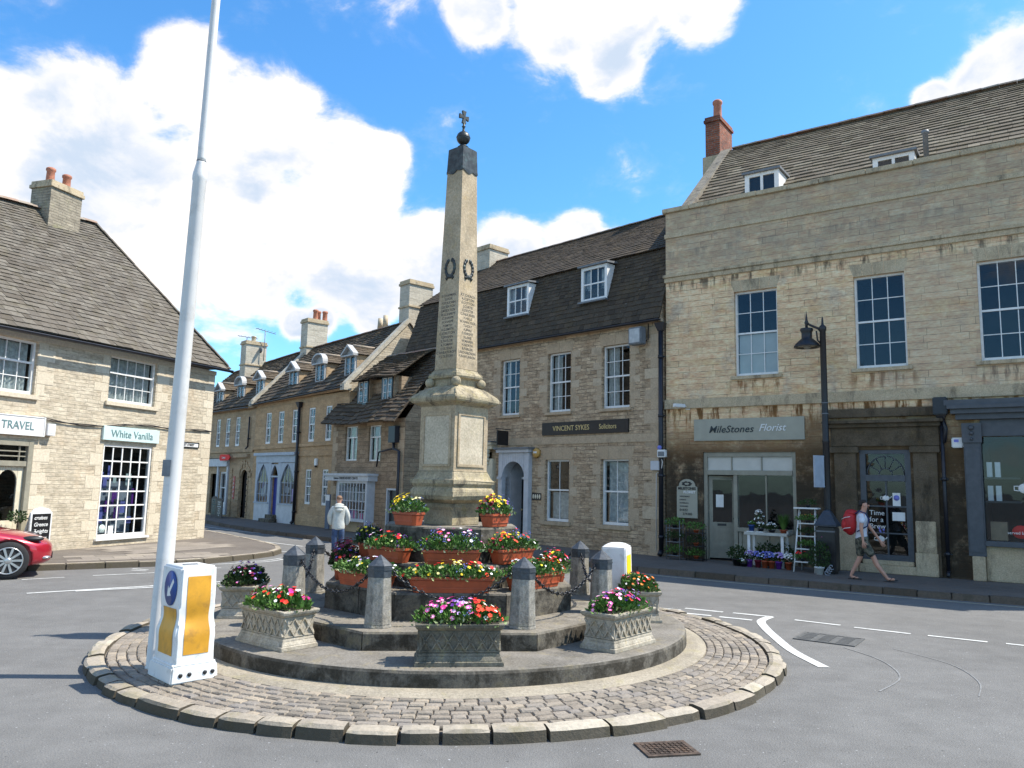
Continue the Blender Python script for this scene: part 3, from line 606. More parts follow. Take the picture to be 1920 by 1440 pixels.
q_ = MB(); q_.quad((1.90, Y+.045, .96), (3.27, Y+.045, .96), (3.27, Y+.045, 2.26), (1.90, Y+.045, 2.26)); q_.build('shop_window', M['glass'], shop)
rm = MB()
for P in ([(1.0, .2, .12), (1.0, 2.8, .12), (1.0, 2.8, 2.8), (1.0, .2, 2.8)], [(3.4, .2, .12), (3.4, .2, 2.8), (3.4, 2.8, 2.8), (3.4, 2.8, .12)], [(1.0, 2.8, .12), (3.4, 2.8, .12), (3.4, 2.8, 2.8), (1.0, 2.8, 2.8)], [(1.0, .2, .125), (3.4, .2, .125), (3.4, 2.8, .125), (1.0, 2.8, .125)], [(1.0, .2, 2.8), (1.0, 2.8, 2.8), (3.4, 2.8, 2.8), (3.4, .2, 2.8)]): rm.quad(*P)
rm.build('shop_interior', M['room'], shop)
dr = MB(); dx = .66                      # half open panelled door, hinged at the left
dr.box(0, .09, 0, .045, .02, 2.10); dr.box(dx-.09, dx, 0, .045, .02, 2.10); dr.box(.09, dx-.09, 0, .045, 2.0, 2.10); dr.box(.09, dx-.09, 0, .045, .80, .92); dr.box(.09, dx-.09, 0, .045, .02, .2); dr.box(.09, dx-.09, .012, .033, .2, .80); dr.box(.16, dx-.16, .004, .04, .28, .72)
do = dr.build('door', M['sage'], shop, (1.13, .12, .14), R(22))
q_ = MB(); q_.quad((.09, .02, .92), (dx-.09, .02, .92), (dx-.09, .02, 2.0), (.09, .02, 2.0)); q_.build('door_pane', M['glassdark'], do)
q_ = MB(); q_.box(.2, .42, -.006, .0, .83, .89); q_.ball((dx-.05, -.03, 1.02), .025); q_.build('letter_box', M['black'], do)
q_ = MB(); q_.box(.17, .36, .012, .018, 1.3, 1.62); q_.build('poster', M['offw'], do)
# classical stone doorcase of the middle bay
dc = MB()
dc.box(4.26, 4.74, -.08, .1, .12, 2.95); dc.box(5.92, 6.40, -.08, .1, .12, 2.95)
dc.box(4.20, 6.46, -.09, .1, 2.95, 3.38); dc.box(4.12, 6.50, -.17, .1, 3.38, 3.47); dc.box(4.04, 6.56, -.26, .1, 3.47, 3.54); dc.box(4.08, 6.5, -.10, .05, 3.62, 3.82)
dc.box(4.15, 4.8, -.13, .1, 2.80, 2.94); dc.box(5.86, 6.46, -.13, .1, 2.80, 2.94)
sootst = stonemat('sooty_stone', (.085, .065, .042), (.13, .10, .068), lichen=(.16, .11, .05), la=.35, dark=(.02, .017, .013), da=.6, sc=2.)
dc.build('doorcase', sootst, B, bevel=.01)
pl = MB(); pl.box(5.90, 6.34, -.13, -.02, .12, .62); pl.box(5.92, 6.32, -.11, -.02, .62, 1.30); pl.box(4.28, 4.72, -.11, -.02, .12, 1.10); pl.box(4.74, 5.92, -.12, .12, .12, .30); pl.box(4.80, 5.86, -.04, .14, .30, .40)
pl.build('door_plinths', M['bandR'], B, bevel=.012)
dd = MB(); dd.box(4.80, 4.92, .02, .12, .40, 2.87); dd.box(5.74, 5.86, .02, .12, .40, 2.87); dd.box(4.92, 5.74, .02, .12, 2.78, 2.87); dd.box(4.92, 5.74, .0, .12, 2.16, 2.30); dd.box(4.92, 5.74, .02, .12, .40, .52)
for xx in (5.315, ): dd.box(xx, xx+.035, .05, .09, .52, 2.16)
for zz in (.98, 1.58): dd.box(4.92, 5.315, .052, .088, zz, zz+.03); dd.box(5.35, 5.74, .052, .088, zz, zz+.03)
xc, zc = 5.33, 2.30
for rr in (.14, .39): dd.tube([(xc+rr*math.cos(math.pi*k/14), .07, zc+rr*1.1*math.sin(math.pi*k/14)) for k in range(15)], .013, 6)
for k in range(1, 6): a = math.pi*k/6; dd.tube([(xc+.14*math.cos(a), .07, zc+.154*math.sin(a)), (xc+.39*math.cos(a), .07, zc+.43*math.sin(a))], .011, 6)
dd = dd.build('tea_shop_door', M['slatepaint'], B)
q_ = MB(); q_.quad((4.92, .075, .52), (5.74, .075, .52), (5.74, .075, 2.16), (4.92, .075, 2.16)); q_.quad((4.92, .08, 2.30), (5.74, .08, 2.30), (5.74, .08, 2.78), (4.92, .08, 2.78)); q_.build('door_pane', M['glass'], dd)
q_ = MB(); q_.box(4.82, 5.84, .7, .72, .3, 2.9); q_.box(4.82, 4.84, .12, .7, .3, 2.9); q_.box(5.82, 5.84, .12, .7, .3, 2.9); q_.build('interior', M['room'], dd)
for s_, zz in (('Time', 1.44), ('for a', 1.29), ('Brew', 1.14)): text(s_, .155, M['offw'], dd, (4.96, .055, zz), align='LEFT', ext=.001, name='door_lettering')
def teapot(p, x, y, z, s, mt):
    t_ = MB(); t_.ball((x, y, z), s, 14, 8, (1, .12, .8)); t_.tube([(x+s*.8, y, z-.1*s), (x+s*1.4, y, z+.2*s), (x+s*1.6, y, z+.6*s)], s*.13, 6); t_.tube([(x-s*.8, y, z+.35*s), (x-s*1.5, y, z+.35*s), (x-s*1.5, y, z-.3*s), (x-s*.85, y, z-.4*s)], s*.1, 6); t_.ball((x, y, z+.85*s), s*.16, 8, 6)
    return t_.build('teapot_motif', M[mt], p)
teapot(dd, 5.18, .055, .86, .085, 'offw'); teapot(dd, 5.32, .055, 1.78, .075, 'offw')
for k in range(5): fl = MB(); fl.ball((5.2+.05*math.cos(k*2.2), .056, 1.0+.035*math.sin(k*2.2)+.02*k), .025, 8, 5, (1, .1, 1)); fl.build('painted_flower', M['f_blue'], dd)
q_ = MB(); q_.box(5.44, 5.70, .056, .06, 1.28, 1.47); q_.build('poster', M['offw'], dd)
q_ = MB(); q_.box(5.46, 5.62, .056, .06, 1.60, 1.90); q_.build('poster', M['offw'], dd)
q_ = MB(); q_.lathe([(.062, .052), (.062, .058)], 20, (0, 0)); q_.xf(Matrix.Translation((5.54, 0, 1.79)) @ Matrix.Rotation(R(90), 4, 'X') @ Matrix.Translation((0, 0, -.11))); q_.build('poster_disc', M['f_blue'], dd)
# blue-grey shopfront at the right end
ts = MB(); ts.box(6.92, 7.24, -.14, .05, .62, 3.30); ts.box(6.90, 7.27, -.18, -.14, 3.0, 3.42); ts.box(6.94, 7.22, -.15, -.14, .7, 2.9)
ts.box(7.24, 11.4, -.08, .05, 3.14, 3.50); ts.box(6.80, 11.6, -.20, .05, 3.50, 3.62); ts.box(6.72, 11.7, -.30, .05, 3.62, 3.72); ts.box(6.66, 11.8, -.38, .05, 3.72, 3.80); ts.box(6.6, 11.9, -.30, .05, 3.80, 3.92)
ts.box(7.24, 11.3, -.16, .10, .84, .95); ts.box(11.3, 11.6, -.14, .05, .62, 3.3); ts.box(9.25, 9.31, .0, .08, .95, 3.14)
for k in range(3): ts.ball((7.08, -.19, 3.32-.12*k), .06-.012*k, 10, 6)
ts = ts.build('tea_shopfront', M['slatepaint'], B, bevel=.008)
q_ = MB(); q_.quad((7.22, .06, .95), (11.3, .06, .95), (11.3, .06, 3.14), (7.22, .06, 3.14)); q_.build('shop_window', M['glass'], ts)
rm = MB()
for P in ([(7.2, .16, .9), (7.2, 2.6, .9), (7.2, 2.6, 3.2), (7.2, .16, 3.2)], [(11.35, .16, .9), (11.35, .16, 3.2), (11.35, 2.6, 3.2), (11.35, 2.6, .9)], [(7.2, 2.6, .9), (11.35, 2.6, .9), (11.35, 2.6, 3.2), (7.2, 2.6, 3.2)], [(7.2, .16, .94), (11.35, .16, .94), (11.35, 2.6, .94), (7.2, 2.6, .94)], [(7.2, .16, 3.17), (7.2, 2.6, 3.17), (11.35, 2.6, 3.17), (11.35, .16, 3.17)]): rm.quad(*P)
rm.build('shop_interior', M['room'], ts)
q_ = MB(); q_.box(7.02, 7.2, -.15, .0, .12, .62); q_.box(6.98, 7.22, -.2, -.15, .12, .62); q_.box(7.22, 11.6, -.05, -.006, .12, .84); q_.build('stall_riser', M['bandR'], B, bevel=.01)
teapot(ts, 7.98, .05, 2.05, .13, 'offw')
bx = MB(); bx.box(7.32, 7.62, .12, .4, .96, 1.34); bx.build('carton', plain('cardboard', (.28, .2, .12), .8), ts)
for k, zz in ((0, 1.78), (1, 2.28)):
    for xx in (7.3, 7.45): tb = MB(); tb.box(xx, xx+.1, .2, .3, zz, zz+.32); tb.build('tea_tin', M['offw'], ts)
    tb = MB(); tb.box(7.24, 7.9, .15, .45, zz-.04, zz); tb.build('shelf', M['black'], ts)
text('served by someone', .085, M['offw'], ts, (7.62, .05, 1.13), align='LEFT', ext=.001, name='window_lettering')
bb = MB(); bb.ball((7.86, .13, 1.15), .14, 12, 8, (1.2, .3, 1)); bb.build('red_motif', M['f_red'], ts)
downpipe(B, -.10, .12, 6.15, y=-.12, r=.065); downpipe(B, 6.52, .12, 3.55, y=-.09, r=.04, hopper=True)
hp = MB(); hp.box(6.38, 6.66, -.26, -.02, 3.62, 4.0); hp.tube([(6.52, -.12, 3.62), (6.6, -.12, 3.3), (6.55, -.1, 3.0)], .05, 8); hp.build('rainwater_hopper', M['pipe'], B, bevel=.02)

# signs and fittings fixed to it are things of their own
BM = B.matrix_basis
def onB(P, b=None):
    b = b or B; mtx = Matrix.Translation(b.location) @ Matrix.Rotation(b.rotation_euler.z, 4, 'Z'); return mtx @ Vector(P)
def fixed(name, label, cat, b, x, y, z, group=None):
    return thing(name, label, cat, onB((x, y, z), b), b.rotation_euler.z, group)
def board(t, w, h, d, mt, border=None, name='board'):
    mb = MB(); mb.box(-w/2, w/2, -d, 0, -h/2, h/2); o = mb.build(name, M[mt], t, bevel=.005)
    if border:
        f = MB(); e = .022; f.box(-w/2-e, w/2+e, -d-.012, -.002, h/2, h/2+e); f.box(-w/2-e, w/2+e, -d-.012, -.002, -h/2-e, -h/2); f.box(-w/2-e, -w/2, -d-.012, -.002, -h/2, h/2); f.box(w/2, w/2+e, -d-.012, -.002, -h/2, h/2); f.build('frame', M[border], t)
    return o
t = fixed('shop_sign', 'long sage green sign board with black and white script over the florist door', 'sign', B, 2.20, 0, 3.41)
board(t, 2.80, .56, .05, 'sagesign')
text('MileStones', .25, M['black'], t, (-.42, -.058, 0.0), shear=.28, ext=.004, bold=.0022, xs=1.02, spacing=1.03); text('Florist', .25, M['offw'], t, (.62, -.058, 0.02), shear=.32, bold=.001, ext=.006, xs=1.02)
t = fixed('wall_board', 'grey upright florist board with arched top and phone number beside the shop door', 'sign', B, .59, 0, 1.14)
mb = MB(); P = [(-.28, 0), (.28, 0), (.28, .80), (.22, .82)]+[(.22*math.cos(math.pi*k/10), .84+.16*math.sin(math.pi*k/10)) for k in range(11)]+[(-.22, .82), (-.28, .80)]; mb.prism(P, -.04, 0); mb.build('board', M['sagesign'], t)
text('MILESTONES', .092, M['black'], t, (0, -.045, .755), bold=.003, xs=.95); text('FLORIST', .088, M['offw'], t, (.07, -.045, .66), bold=.003)
for k, s_ in enumerate(('WEDDINGS', 'EVENTS', 'FUNERALS', 'SUNDRIES')): text(s_, .052, M['dkletter'], t, (-.20, -.045, .55-.085*k), align='LEFT')
text('01832', .088, M['black'], t, (-.20, -.045, .20), align='LEFT'); text('274305', .088, M['black'], t, (-.12, -.045, .10), align='LEFT')
lf = MB()
for k in range(7): a = k*.9; lf.ball((.13*math.cos(a)*.8, -.045, .88+.045*math.sin(a)), .035, 8, 5, (1.3, .15, .6))
lf.build('leaf_emblem', M['black'], t)
t = fixed('security_camera', 'white CCTV camera under the stone band above the florist sign', 'camera', B, .62, 0, 4.03)
mb = MB(); mb.tube([(0, 0, 0), (0, -.12, .03)], .02); mb.box(-.05, .05, -.45, -.12, -.02, .07); mb.xf(Matrix.Rotation(R(-30), 4, 'Z')); mb.build('camera_body', M['white'], t, bevel=.008)
mb = MB(); mb.box(-.06, .06, -.02, 0, -.07, .05); mb.build('mount', M['white'], t)
t = fixed('alarm_box', 'white burglar alarm box on dark wall beside the blue-grey shop pilaster', 'alarm', B, 6.80, 0, 3.0)
mb = MB(); mb.box(-.11, .11, -.08, 0, -.10, .12); mb.build('alarm_housing', M['white'], t, bevel=.02); mb = MB(); mb.box(-.06, .03, -.085, -.08, .02, .08); mb.build('label_plate', M['f_blue'], t)
t = fixed('floodlight', 'small blue and white security floodlight on the pipe between the two buildings', 'light', B, -.02, -.17, 2.82)
mb = MB(); mb.box(-.12, .12, -.12, 0, -.12, .08); mb.build('lamp_housing', M['white'], t, bevel=.015); mb = MB(); mb.box(-.09, .09, -.125, -.12, -.09, .03); mb.build('lamp_glass', M['lead'], t); mb = MB(); mb.ball((-.08, -.04, .14), .06); mb.build('sensor', M['f_blue'], t)

# ============================================================ 2  the solicitors' house with the mansard roof
B2 = thing('mansard_house', 'rubble stone house with dark mansard roof, three sash windows and the solicitors sign', 'building', (-4.3214, 29.4461, 0), math.atan2(-.71934, .69466))
LW = [(7.77, 8.73), (9.95, 10.92)]; UW = [(5.70, 6.57), (7.82, 8.75), (9.97, 10.95), (1.46, 2.3), (3.55, 4.4)]
ops = [(a, c, 4.11, 5.93) for a, c in UW]+[(a, c, .84, 2.67) for a, c in LW]+[(6.02, 7.0, .2, 2.62)]+[(1.15, 5.35, .5, 2.95)]
wall(B2, M['wallM'], .5, 12.0, 0, 6.45, ops, ends=6.2, reveal=.15)
cu = ['both', 'left', 'left', 'both', 'both']
for k, (a, c) in enumerate(UW): sash(B2, a, c, 4.11, 5.93, 3, 2, 2, y=.10, curt=cu[k], sill='quoin'); lintel(B2, a-.05, c+.05, 5.93, .30, 2)
for k, (a, c) in enumerate(LW): sash(B2, a, c, .84, 2.67, 2, 1, 1, y=.10, blind=(0., .0)[k], sill='quoin', curt=None, over=.1, sillh=.12); lintel(B2, a-.12, c+.12, 2.67, .36, 3)
for k, (a, c) in enumerate(LW):
    q_ = MB(); q_.box(a+.07, c-.07, .30, .305, .92, (1.70, 2.6)[k]); q_.build('inner_blind', M['curtain'], B2)
for i, (a, c) in enumerate(UW[:3]): quoins(B2, a-.03, 4.1, 5.93, side=-1, wa=.34, wb=.17, h=.22, name='window_surround', seed=i); quoins(B2, c+.03, 4.1, 5.93, side=1, wa=.34, wb=.17, h=.22, name='window_surround', seed=i+9)
for i, (a, c) in enumerate(LW): quoins(B2, a-.03, .75, 2.67, side=-1, wa=.3, wb=.16, h=.3, name='window_surround', seed=i+3); quoins(B2, c+.03, .75, 2.67, side=1, wa=.3, wb=.16, h=.3, name='window_surround', seed=i+13)
quoins(B2, 11.98, .12, 6.3, side=-1, wa=.55, wb=.32, h=.32); quoins(B2, .52, 3.4, 6.3, side=1, wa=.5, wb=.3, h=.3)
bb = MB(); bb.box(5.5, 11.95, -.02, .05, 3.13, 3.36); bb.box(.5, 12.02, -.10, .1, 6.40, 6.50); bb.build('string_course', M['quoin'], B2, bevel=.006)
KZ, KY, RZ, RY = 8.64, .56, 10.66, 3.05
slates(B2, [(.42, -.14, 6.47), (12.06, -.14, 6.47), (12.06, KY, KZ), (.46, KY, KZ)], 'slateM', .13, .19, .015, 8, name='mansard_slope', sag=.015)
slates(B2, [(.44, KY-.08, KZ), (12.1, KY-.08, KZ), (12.1, RY, RZ), (.9, RY, RZ)], 'slateM', .14, .20, .015, 9, name='upper_roof', sag=.02)
slates(B2, [(12.1, 5.6, 8.6), (.44, 5.6, 8.6), (.9, RY, RZ), (12.1, RY, RZ)], 'slateM', .3, .4, .022, 10, name='rear_roof')
ridge_tiles(B2, (.9, RY, RZ+.02), (12.1, RY, RZ+.02), .08)
for xx, dx_ in ((.5, .0), (11.95, 0.)):
    ge = MB(); pts = [(xx, -.1, 6.45), (xx, KY, KZ-.03), (xx+(.42 if xx < 1 else 0), RY, RZ-.05), (xx, 5.6, 8.6), (xx, 5.6, 6.4)]
    ge.add(pts, [(0, 1, 2, 3, 4)]); ge.build('gable_wall', M['wallM'], B2)
gutter(B2, .45, 12.1, 6.44, y=-.2, r=.06)
def mans_dormer(a, c, z0, z1):
    mb = MB(); y0 = .12+(z0-7.4)*.0; f = .09
    mb.box(a, a+f, y0, y0+.08, z0, z1); mb.box(c-f, c, y0, y0+.08, z0, z1); mb.box(a+f, c-f, y0, y0+.08, z1-f, z1); mb.box(a+f, c-f, y0, y0+.08, z0, z0+f)
    zm = (z0+z1)/2; mb.box(a+f, c-f, y0+.02, y0+.06, zm-.02, zm+.02)
    for i in (1, 2): xx = a+f+(c-a-2*f)*i/3; mb.box(xx-.012, xx+.012, y0+.025, y0+.05, z0+f, zm-.02); mb.box(xx-.012, xx+.012, y0+.025, y0+.05, zm+.02, z1-f)
    for xx in (a, c-.03): mb.add([(xx, y0+.08, z0), (xx+.03, y0+.08, z0), (xx+.03, y0+.08, z1), (xx, y0+.08, z1), (xx, .62, z1), (xx+.03, .62, z1)], [(0, 1, 2, 3), (0, 3, 4), (1, 5, 2), (3, 2, 5, 4)])
    w = mb.build('dormer', M['wood'], B2)
    gl = MB(); gl.quad((a+f, y0+.04, z0+f), (c-f, y0+.04, z0+f), (c-f, y0+.04, z1-f), (a+f, y0+.04, z1-f)); gl.build('pane', M['glass'], w)
    rm = MB(); rm.box(a+.05, c-.05, y0+.2, y0+.23, z0+.05, z1-.02); rm.build('interior', M['room'], w); curtains(w, a+f, c-f, z0+f, z1-f, y0+.15, 'both', M['curtain'])
    rf = MB(); rf.hexa([(a-.08, y0-.1, z1), (c+.08, y0-.1, z1), (c+.08, .75, z1+.06), (a-.08, .75, z1+.06)], [(a-.08, y0-.1, z1+.05), (c+.08, y0-.1, z1+.05), (c+.08, .75, z1+.13), (a-.08, .75, z1+.13)]); rf.box(a-.04, c+.04, y0-.12, y0+.1, z0-.05, z0); rf.build('dormer_roof', M['lead'], w)
mans_dormer(5.78, 6.78, 7.38, 8.42); mans_dormer(9.02, 10.02, 7.38, 8.45)
chimney(B2, .95, 2.10, 2.6, 3.6, 8.5, 11.2, M['chimS'])
# arched porch and black door
po = MB(); x0, x1 = 5.84, 7.20; a0, a1 = 6.02, 7.0; sp = 2.13; top = 2.9; xc = (a0+a1)/2; rr = (a1-a0)/2; k = 14
po.box(x0, a0, -.16, .2, .14, top); po.box(a1, x1, -.16, .2, .14, top)
for i in range(k):
    A = math.pi*i/k; C = math.pi*(i+1)/k; p1 = (xc-rr*math.cos(A), sp+rr*math.sin(A)); p2 = (xc-rr*math.cos(C), sp+rr*math.sin(C))
    po.hexa([(p1[0], -.16, p1[1]), (p2[0], -.16, p2[1]), (p2[0], .2, p2[1]), (p1[0], .2, p1[1])], [(p1[0], -.16, top), (p2[0], -.16, top), (p2[0], .2, top), (p1[0], .2, top)])
po.box(x0-.03, a0+.0, -.2, -.16, 2.06, 2.14); po.box(a1, x1+.03, -.2, -.16, 2.06, 2.14); po.box(x0-.06, x1+.06, -.24, .1, top, top+.10)
po.box(a0-.0, a0+.02, .2, 1.0, .14, 2.9); po.box(a1-.02, a1, .2, 1.0, .14, 2.9); po.box(a0, a1, .2, 1.0, 2.62, 2.66)
po = po.build('porch', M['greyp'], B2, bevel=.006)
q_ = MB(); q_.box(x0-.1, x1+.1, -.30, .05, top+.10, top+.16); q_.build('porch_lead', M['lead'], po)
q_ = MB(); q_.box(6.02, 7.0, .72, .78, .2, 2.08)
for xa in (6.10, 6.54):
    for za, zb in ((.35, .95), (1.08, 1.98)): q_.box(xa, xa+.36, .705, .72, za, zb)
fd = q_.build('front_door', M['black'], po, bevel=.004)
q_ = MB(); q_.ball((6.10, .68, 1.1), .03, 8, 6); q_.box(6.44, 6.58, .69, .70, .98, 1.08); q_.build('door_brass', M['gold'], fd)
q_ = MB(); q_.box(6.02, 7.0, .70, .78, 2.08, 2.15)
for kk in range(1, 5): A = math.pi*kk/5; q_.tube([(xc, .74, 2.15), (xc+.46*math.cos(A), .74, 2.15+.46*math.sin(A))], .014, 6)
q_.tube([(xc+.22*math.cos(math.pi*i/10), .74, 2.15+.22*math.sin(math.pi*i/10)) for i in range(11)], .012, 6); fl_ = q_.build('fanlight', M['wood'], po)
q_ = MB(); q_.box(6.04, 6.98, .765, .775, 2.14, 2.62); q_.build('fanlight_glass', M['glassdark'], fl_)
q_ = MB(); q_.box(6.0, 7.02, -.1, .75, .1, .2); q_.build('doorstep', M['quoin'], po)
# pale shopfront behind the memorial
ps = MB(); ps.box(.50, .98, -.16, .05, .14, 2.72); ps.box(5.15, 5.55, -.16, .05, .14, 2.72); ps.box(.98, 5.15, -.06, .05, 2.72, 3.02); ps.box(.42, 5.6, -.26, .05, 3.02, 3.16); ps.box(.38, 5.64, -.34, .05, 3.16, 3.24)
ps.box(.98, 1.15, 0, .14, .5, 2.95); ps.box(1.1, 5.35, -.03, .14, .38, .5)
for xx in (1.9, 2.8, 3.7, 4.6): ps.box(xx, xx+.05, .05, .1, .5, 2.72)
ps.box(1.1, 5.35, .052, .098, 2.10, 2.16)
for xx in (.74, 5.35):
    for kk in range(4): ps.ball((xx, -.22+.01*kk, 2.95-.13*kk), .11-.02*kk, 10, 6)
ps = ps.build('shopfront', M['cream'], B2, bevel=.008)
q_ = MB(); q_.box(.36, 5.66, -.36, .05, 3.24, 3.28); q_.build('shopfront_lead', M['lead'], ps)
q_ = MB(); q_.quad((1.1, .08, .5), (5.35, .08, .5), (5.35, .08, 2.95), (1.1, .08, 2.95)); q_.build('shop_window', M['glassdark'], ps)
q_ = MB(); q_.box(1.1, 5.4, 1.4, 1.42, .4, 3.0); q_.box(1.1, 5.4, .2, 1.4, .4, .45); q_.build('shop_interior', M['room'], ps)
downpipe(B2, .34, .12, 4.0, y=-.1, r=.05)
t = fixed('solicitors_sign', 'long black sign board with gold capitals naming the solicitors', 'sign', B2, 9.29, 0, 3.60)
board(t, 3.30, .38, .05, 'black')
text('VINCENT SYKES', .215, M['gold'], t, (-.47, -.055, -.005), xs=.92, spacing=1.02); text('Solicitors', .205, M['gold'], t, (.93, -.055, -.005), xs=.82)
t = fixed('hanging_sign', 'small black hanging signboard on a bracket above the white porch', 'sign', B2, 6.2, -.35, 3.36)
mb = MB(); mb.box(-.02, .02, -.24, .24, -.23, .23); mb.build('board', M['black'], t); mb = MB(); mb.tube([(.0, .35, .28), (0, -.3, .28)], .015, 6); mb.build('bracket', M['blackiron'], t)
t = fixed('alarm_box', 'hexagonal yellow-brown alarm box right of the white porch', 'alarm', B2, 7.42, 0, 2.88)
mb = MB(); mb.lathe([(.16, 0), (.16, .08), (.13, .10)], 6, rot=R(30)); mb.xf(Matrix.Rotation(R(90), 4, 'X')); mb.build('alarm_housing', plain('amber_plastic', (.50, .29, .07), .5), t); mb = MB(); mb.box(-.08, .06, -.105, -.10, -.01, .05); mb.build('label_plate', M['offw'], t)
t = fixed('meter_box', 'pale grey cable box near the downpipe on the solicitors house', 'box', B2, 11.85, 0, 2.48)
mb = MB(); mb.box(-.14, .14, -.09, 0, -.12, .13); mb.build('box_housing', M['greyp'], t, bevel=.012); mb = MB(); mb.tube([(.14, -.04, .3), (.22, -.04, .1), (.18, -.04, -.15), (0.02, -.03, -.2), (0, -.02, -2.2)], .012, 6); mb.build('cable', M['offw'], t)
t = fixed('number_plaque', 'small cream and black numbered plaque beside the arched porch', 'sign', B2, 7.43, 0, 1.55)
mb = MB(); mb.box(-.19, .19, -.02, 0, -.11, .11); mb.build('plate', M['black'], t)
for k in range(4): mb = MB(); mb.ball((-.135+.09*k, -.024, 0), .042, 10, 6, (.85, .15, 1.7)); mb.build('numeral_tile', M['cream'], t)
t = fixed('wall_lantern', 'large grey box floodlight high under the gutter of the mansard house', 'light', B2, 11.37, 0, 6.03)
mb = MB(); mb.box(-.22, .22, -.34, -.10, -.24, .24); mb.build('lamp_housing', M['lead'], t, bevel=.02); mb = MB(); mb.box(-.17, .17, -.35, -.34, -.19, .19); mb.build('lamp_glass', plain('ribbed_diffuser', (.42, .43, .42), .3), t); mb = MB(); mb.tube([(0, 0, .1), (0, -.12, .1)], .03); mb.tube([(.25, -.05, .35), (.25, -.05, -.1), (.15, -.1, -.15)], .014, 6); mb.build('bracket', M['blackiron'], t)
t = fixed('street_sign', 'small white street nameplate on the left corner of the mansard house', 'sign', B2, .98, 0, 4.36)
board(t, .66, .15, .02, 'offw', 'black'); text('WEST STREET', .085, M['black'], t, (0, -.024, 0), bold=.001)

# ============================================================ 3  leaning stone cottage shop
B3 = thing('cottage_shop', 'low rubble cottage with drooping stone slate roof, two dark dormers and white bow shop window', 'building', (-6.503, 29.251, 0), math.atan2(-.7589, .6512))
ops = [(.60, 1.50, 2.63, 3.88), (2.28, 3.11, 2.60, 3.85), (.35, .80, .14, 1.78), (.85, 2.85, .54, 1.88), (3.62, 4.2, .14, 1.68)]
wall(B3, M['wallS'], -.35, 4.62, 0, 4.02, ops, ends=5.0, reveal=.12)
for a, c, z0, z1 in ops[:2]:
    w = sash(B3, a, c, z0, z1, 1, 1, 1, y=.07, curt='full', mid=.68, fr=.035)
    mb = MB(); xm = (a+c)/2; mb.box(xm-.02, xm+.02, .085, .13, z0+.05, z0+(z1-z0)*.66)
    for xx in (a+(c-a)*.28, a+(c-a)*.74): mb.box(xx-.012, xx+.012, .085, .12, z0+(z1-z0)*.70, z1-.03)
    mb.build('mullion', M['wood'], w)
    l_ = MB(); l_.box(a-.1, c+.1, -.02, .02, z1, z1+.16); l_.build('lintel', M['quoin'], B3, bevel=.005)
quoins(B3, -.33, .15, 3.9, side=1, wa=.42, wb=.24, h=.26, mt='quoin'); quoins(B3, 4.60, .15, 3.7, side=-1, wa=.4, wb=.25, h=.26, mt='quoin')
slates(B3, [(-.48, -.42, 3.98), (4.62, -.42, 3.86), (4.62, 1.7, 6.6), (-.1, 1.7, 6.72)], 'slateT', .15, .26, .04, 21, jit=.03, sag=.06)
slates(B3, [(4.62, 4.2, 3.9), (-.3, 4.2, 3.9), (-.1, 1.7, 6.72), (4.62, 1.7, 6.6)], 'slateT', .3, .4, .03, 22, name='rear_roof')
ridge_tiles(B3, (.6, 1.7, 6.73), (4.62, 1.7, 6.64), .09)
q_ = MB(); q_.add([(-.35, 0, 4.0), (-.35, 1.7, 6.62), (-.35, 4.2, 4.0)], [(0, 1, 2)]); q_.build('gable_wall', M['wallS'], B3); q_ = MB(); q_.add([(4.6, 0, 4.0), (4.6, 4.2, 4.0), (4.6, 1.7, 6.5)], [(0, 1, 2)]); q_.build('gable_wall', M['wallS'], B3)
for a, c in ((1.0, 1.74), (2.68, 3.38)):
    mb = MB(); z0, z1, y0 = 4.66, 5.58, .20
    mb.box(a, a+.07, y0, y0+.08, z0, z1); mb.box(c-.07, c, y0, y0+.08, z0, z1); mb.box(a+.07, c-.07, y0, y0+.08, z1-.06, z1); mb.box(a+.07, c-.07, y0-.03, y0+.08, z0, z0+.07); xm = (a+c)/2; mb.box(xm-.035, xm+.035, y0, y0+.07, z0+.07, z1-.06)
    w = mb.build('dormer', M['black'], B3)
    ck = MB()
    for xx in (a-.06, c): ck.add([(xx, y0+.04, z0-.3), (xx+.06, y0+.04, z0-.3), (xx+.06, y0+.04, z1), (xx, y0+.04, z1), (xx, 1.2, z1), (xx+.06, 1.2, z1)], [(0, 1, 2, 3), (0, 3, 4), (1, 5, 2), (3, 2, 5, 4)])
    ck.build('dormer_cheek', M['wallS'], w)
    for xa, xb in ((a+.07, xm-.035), (xm+.035, c-.07)):
        fb = MB(); fb.box(xa, xa+.025, y0+.01, y0+.05, z0+.07, z1-.06); fb.box(xb-.025, xb, y0+.01, y0+.05, z0+.07, z1-.06)
        for zz in (z0+.07, z0+.34, z0+.60, z1-.085): fb.box(xa+.025, xb-.025, y0+.012, y0+.045, zz, zz+.02)
        fb.build('casement', M['wood'], w)
    gl = MB(); gl.quad((a+.07, y0+.03, z0+.07), (c-.07, y0+.03, z0+.07), (c-.07, y0+.03, z1-.06), (a+.07, y0+.03, z1-.06)); gl.build('pane', M['glass'], w)
    curtains(w, a+.07, c-.07, z0+.07, z1-.06, y0+.12, 'full', M['curtain'])
slates(B3, [(.80, .02, 5.56), (3.66, .02, 5.54), (3.9, 1.66, 6.62), (.9, 1.66, 6.68)], 'slateT', .15, .26, .045, 23, name='dormer_roof', jit=.03, sag=.05)
q_ = MB(); q_.box(1.80, 2.62, .42, 1.2, 4.6, 5.55); q_.box(3.44, 3.62, .42, 1.2, 4.6, 5.55); q_.build('dormer_cheek', M['wallS'], B3)
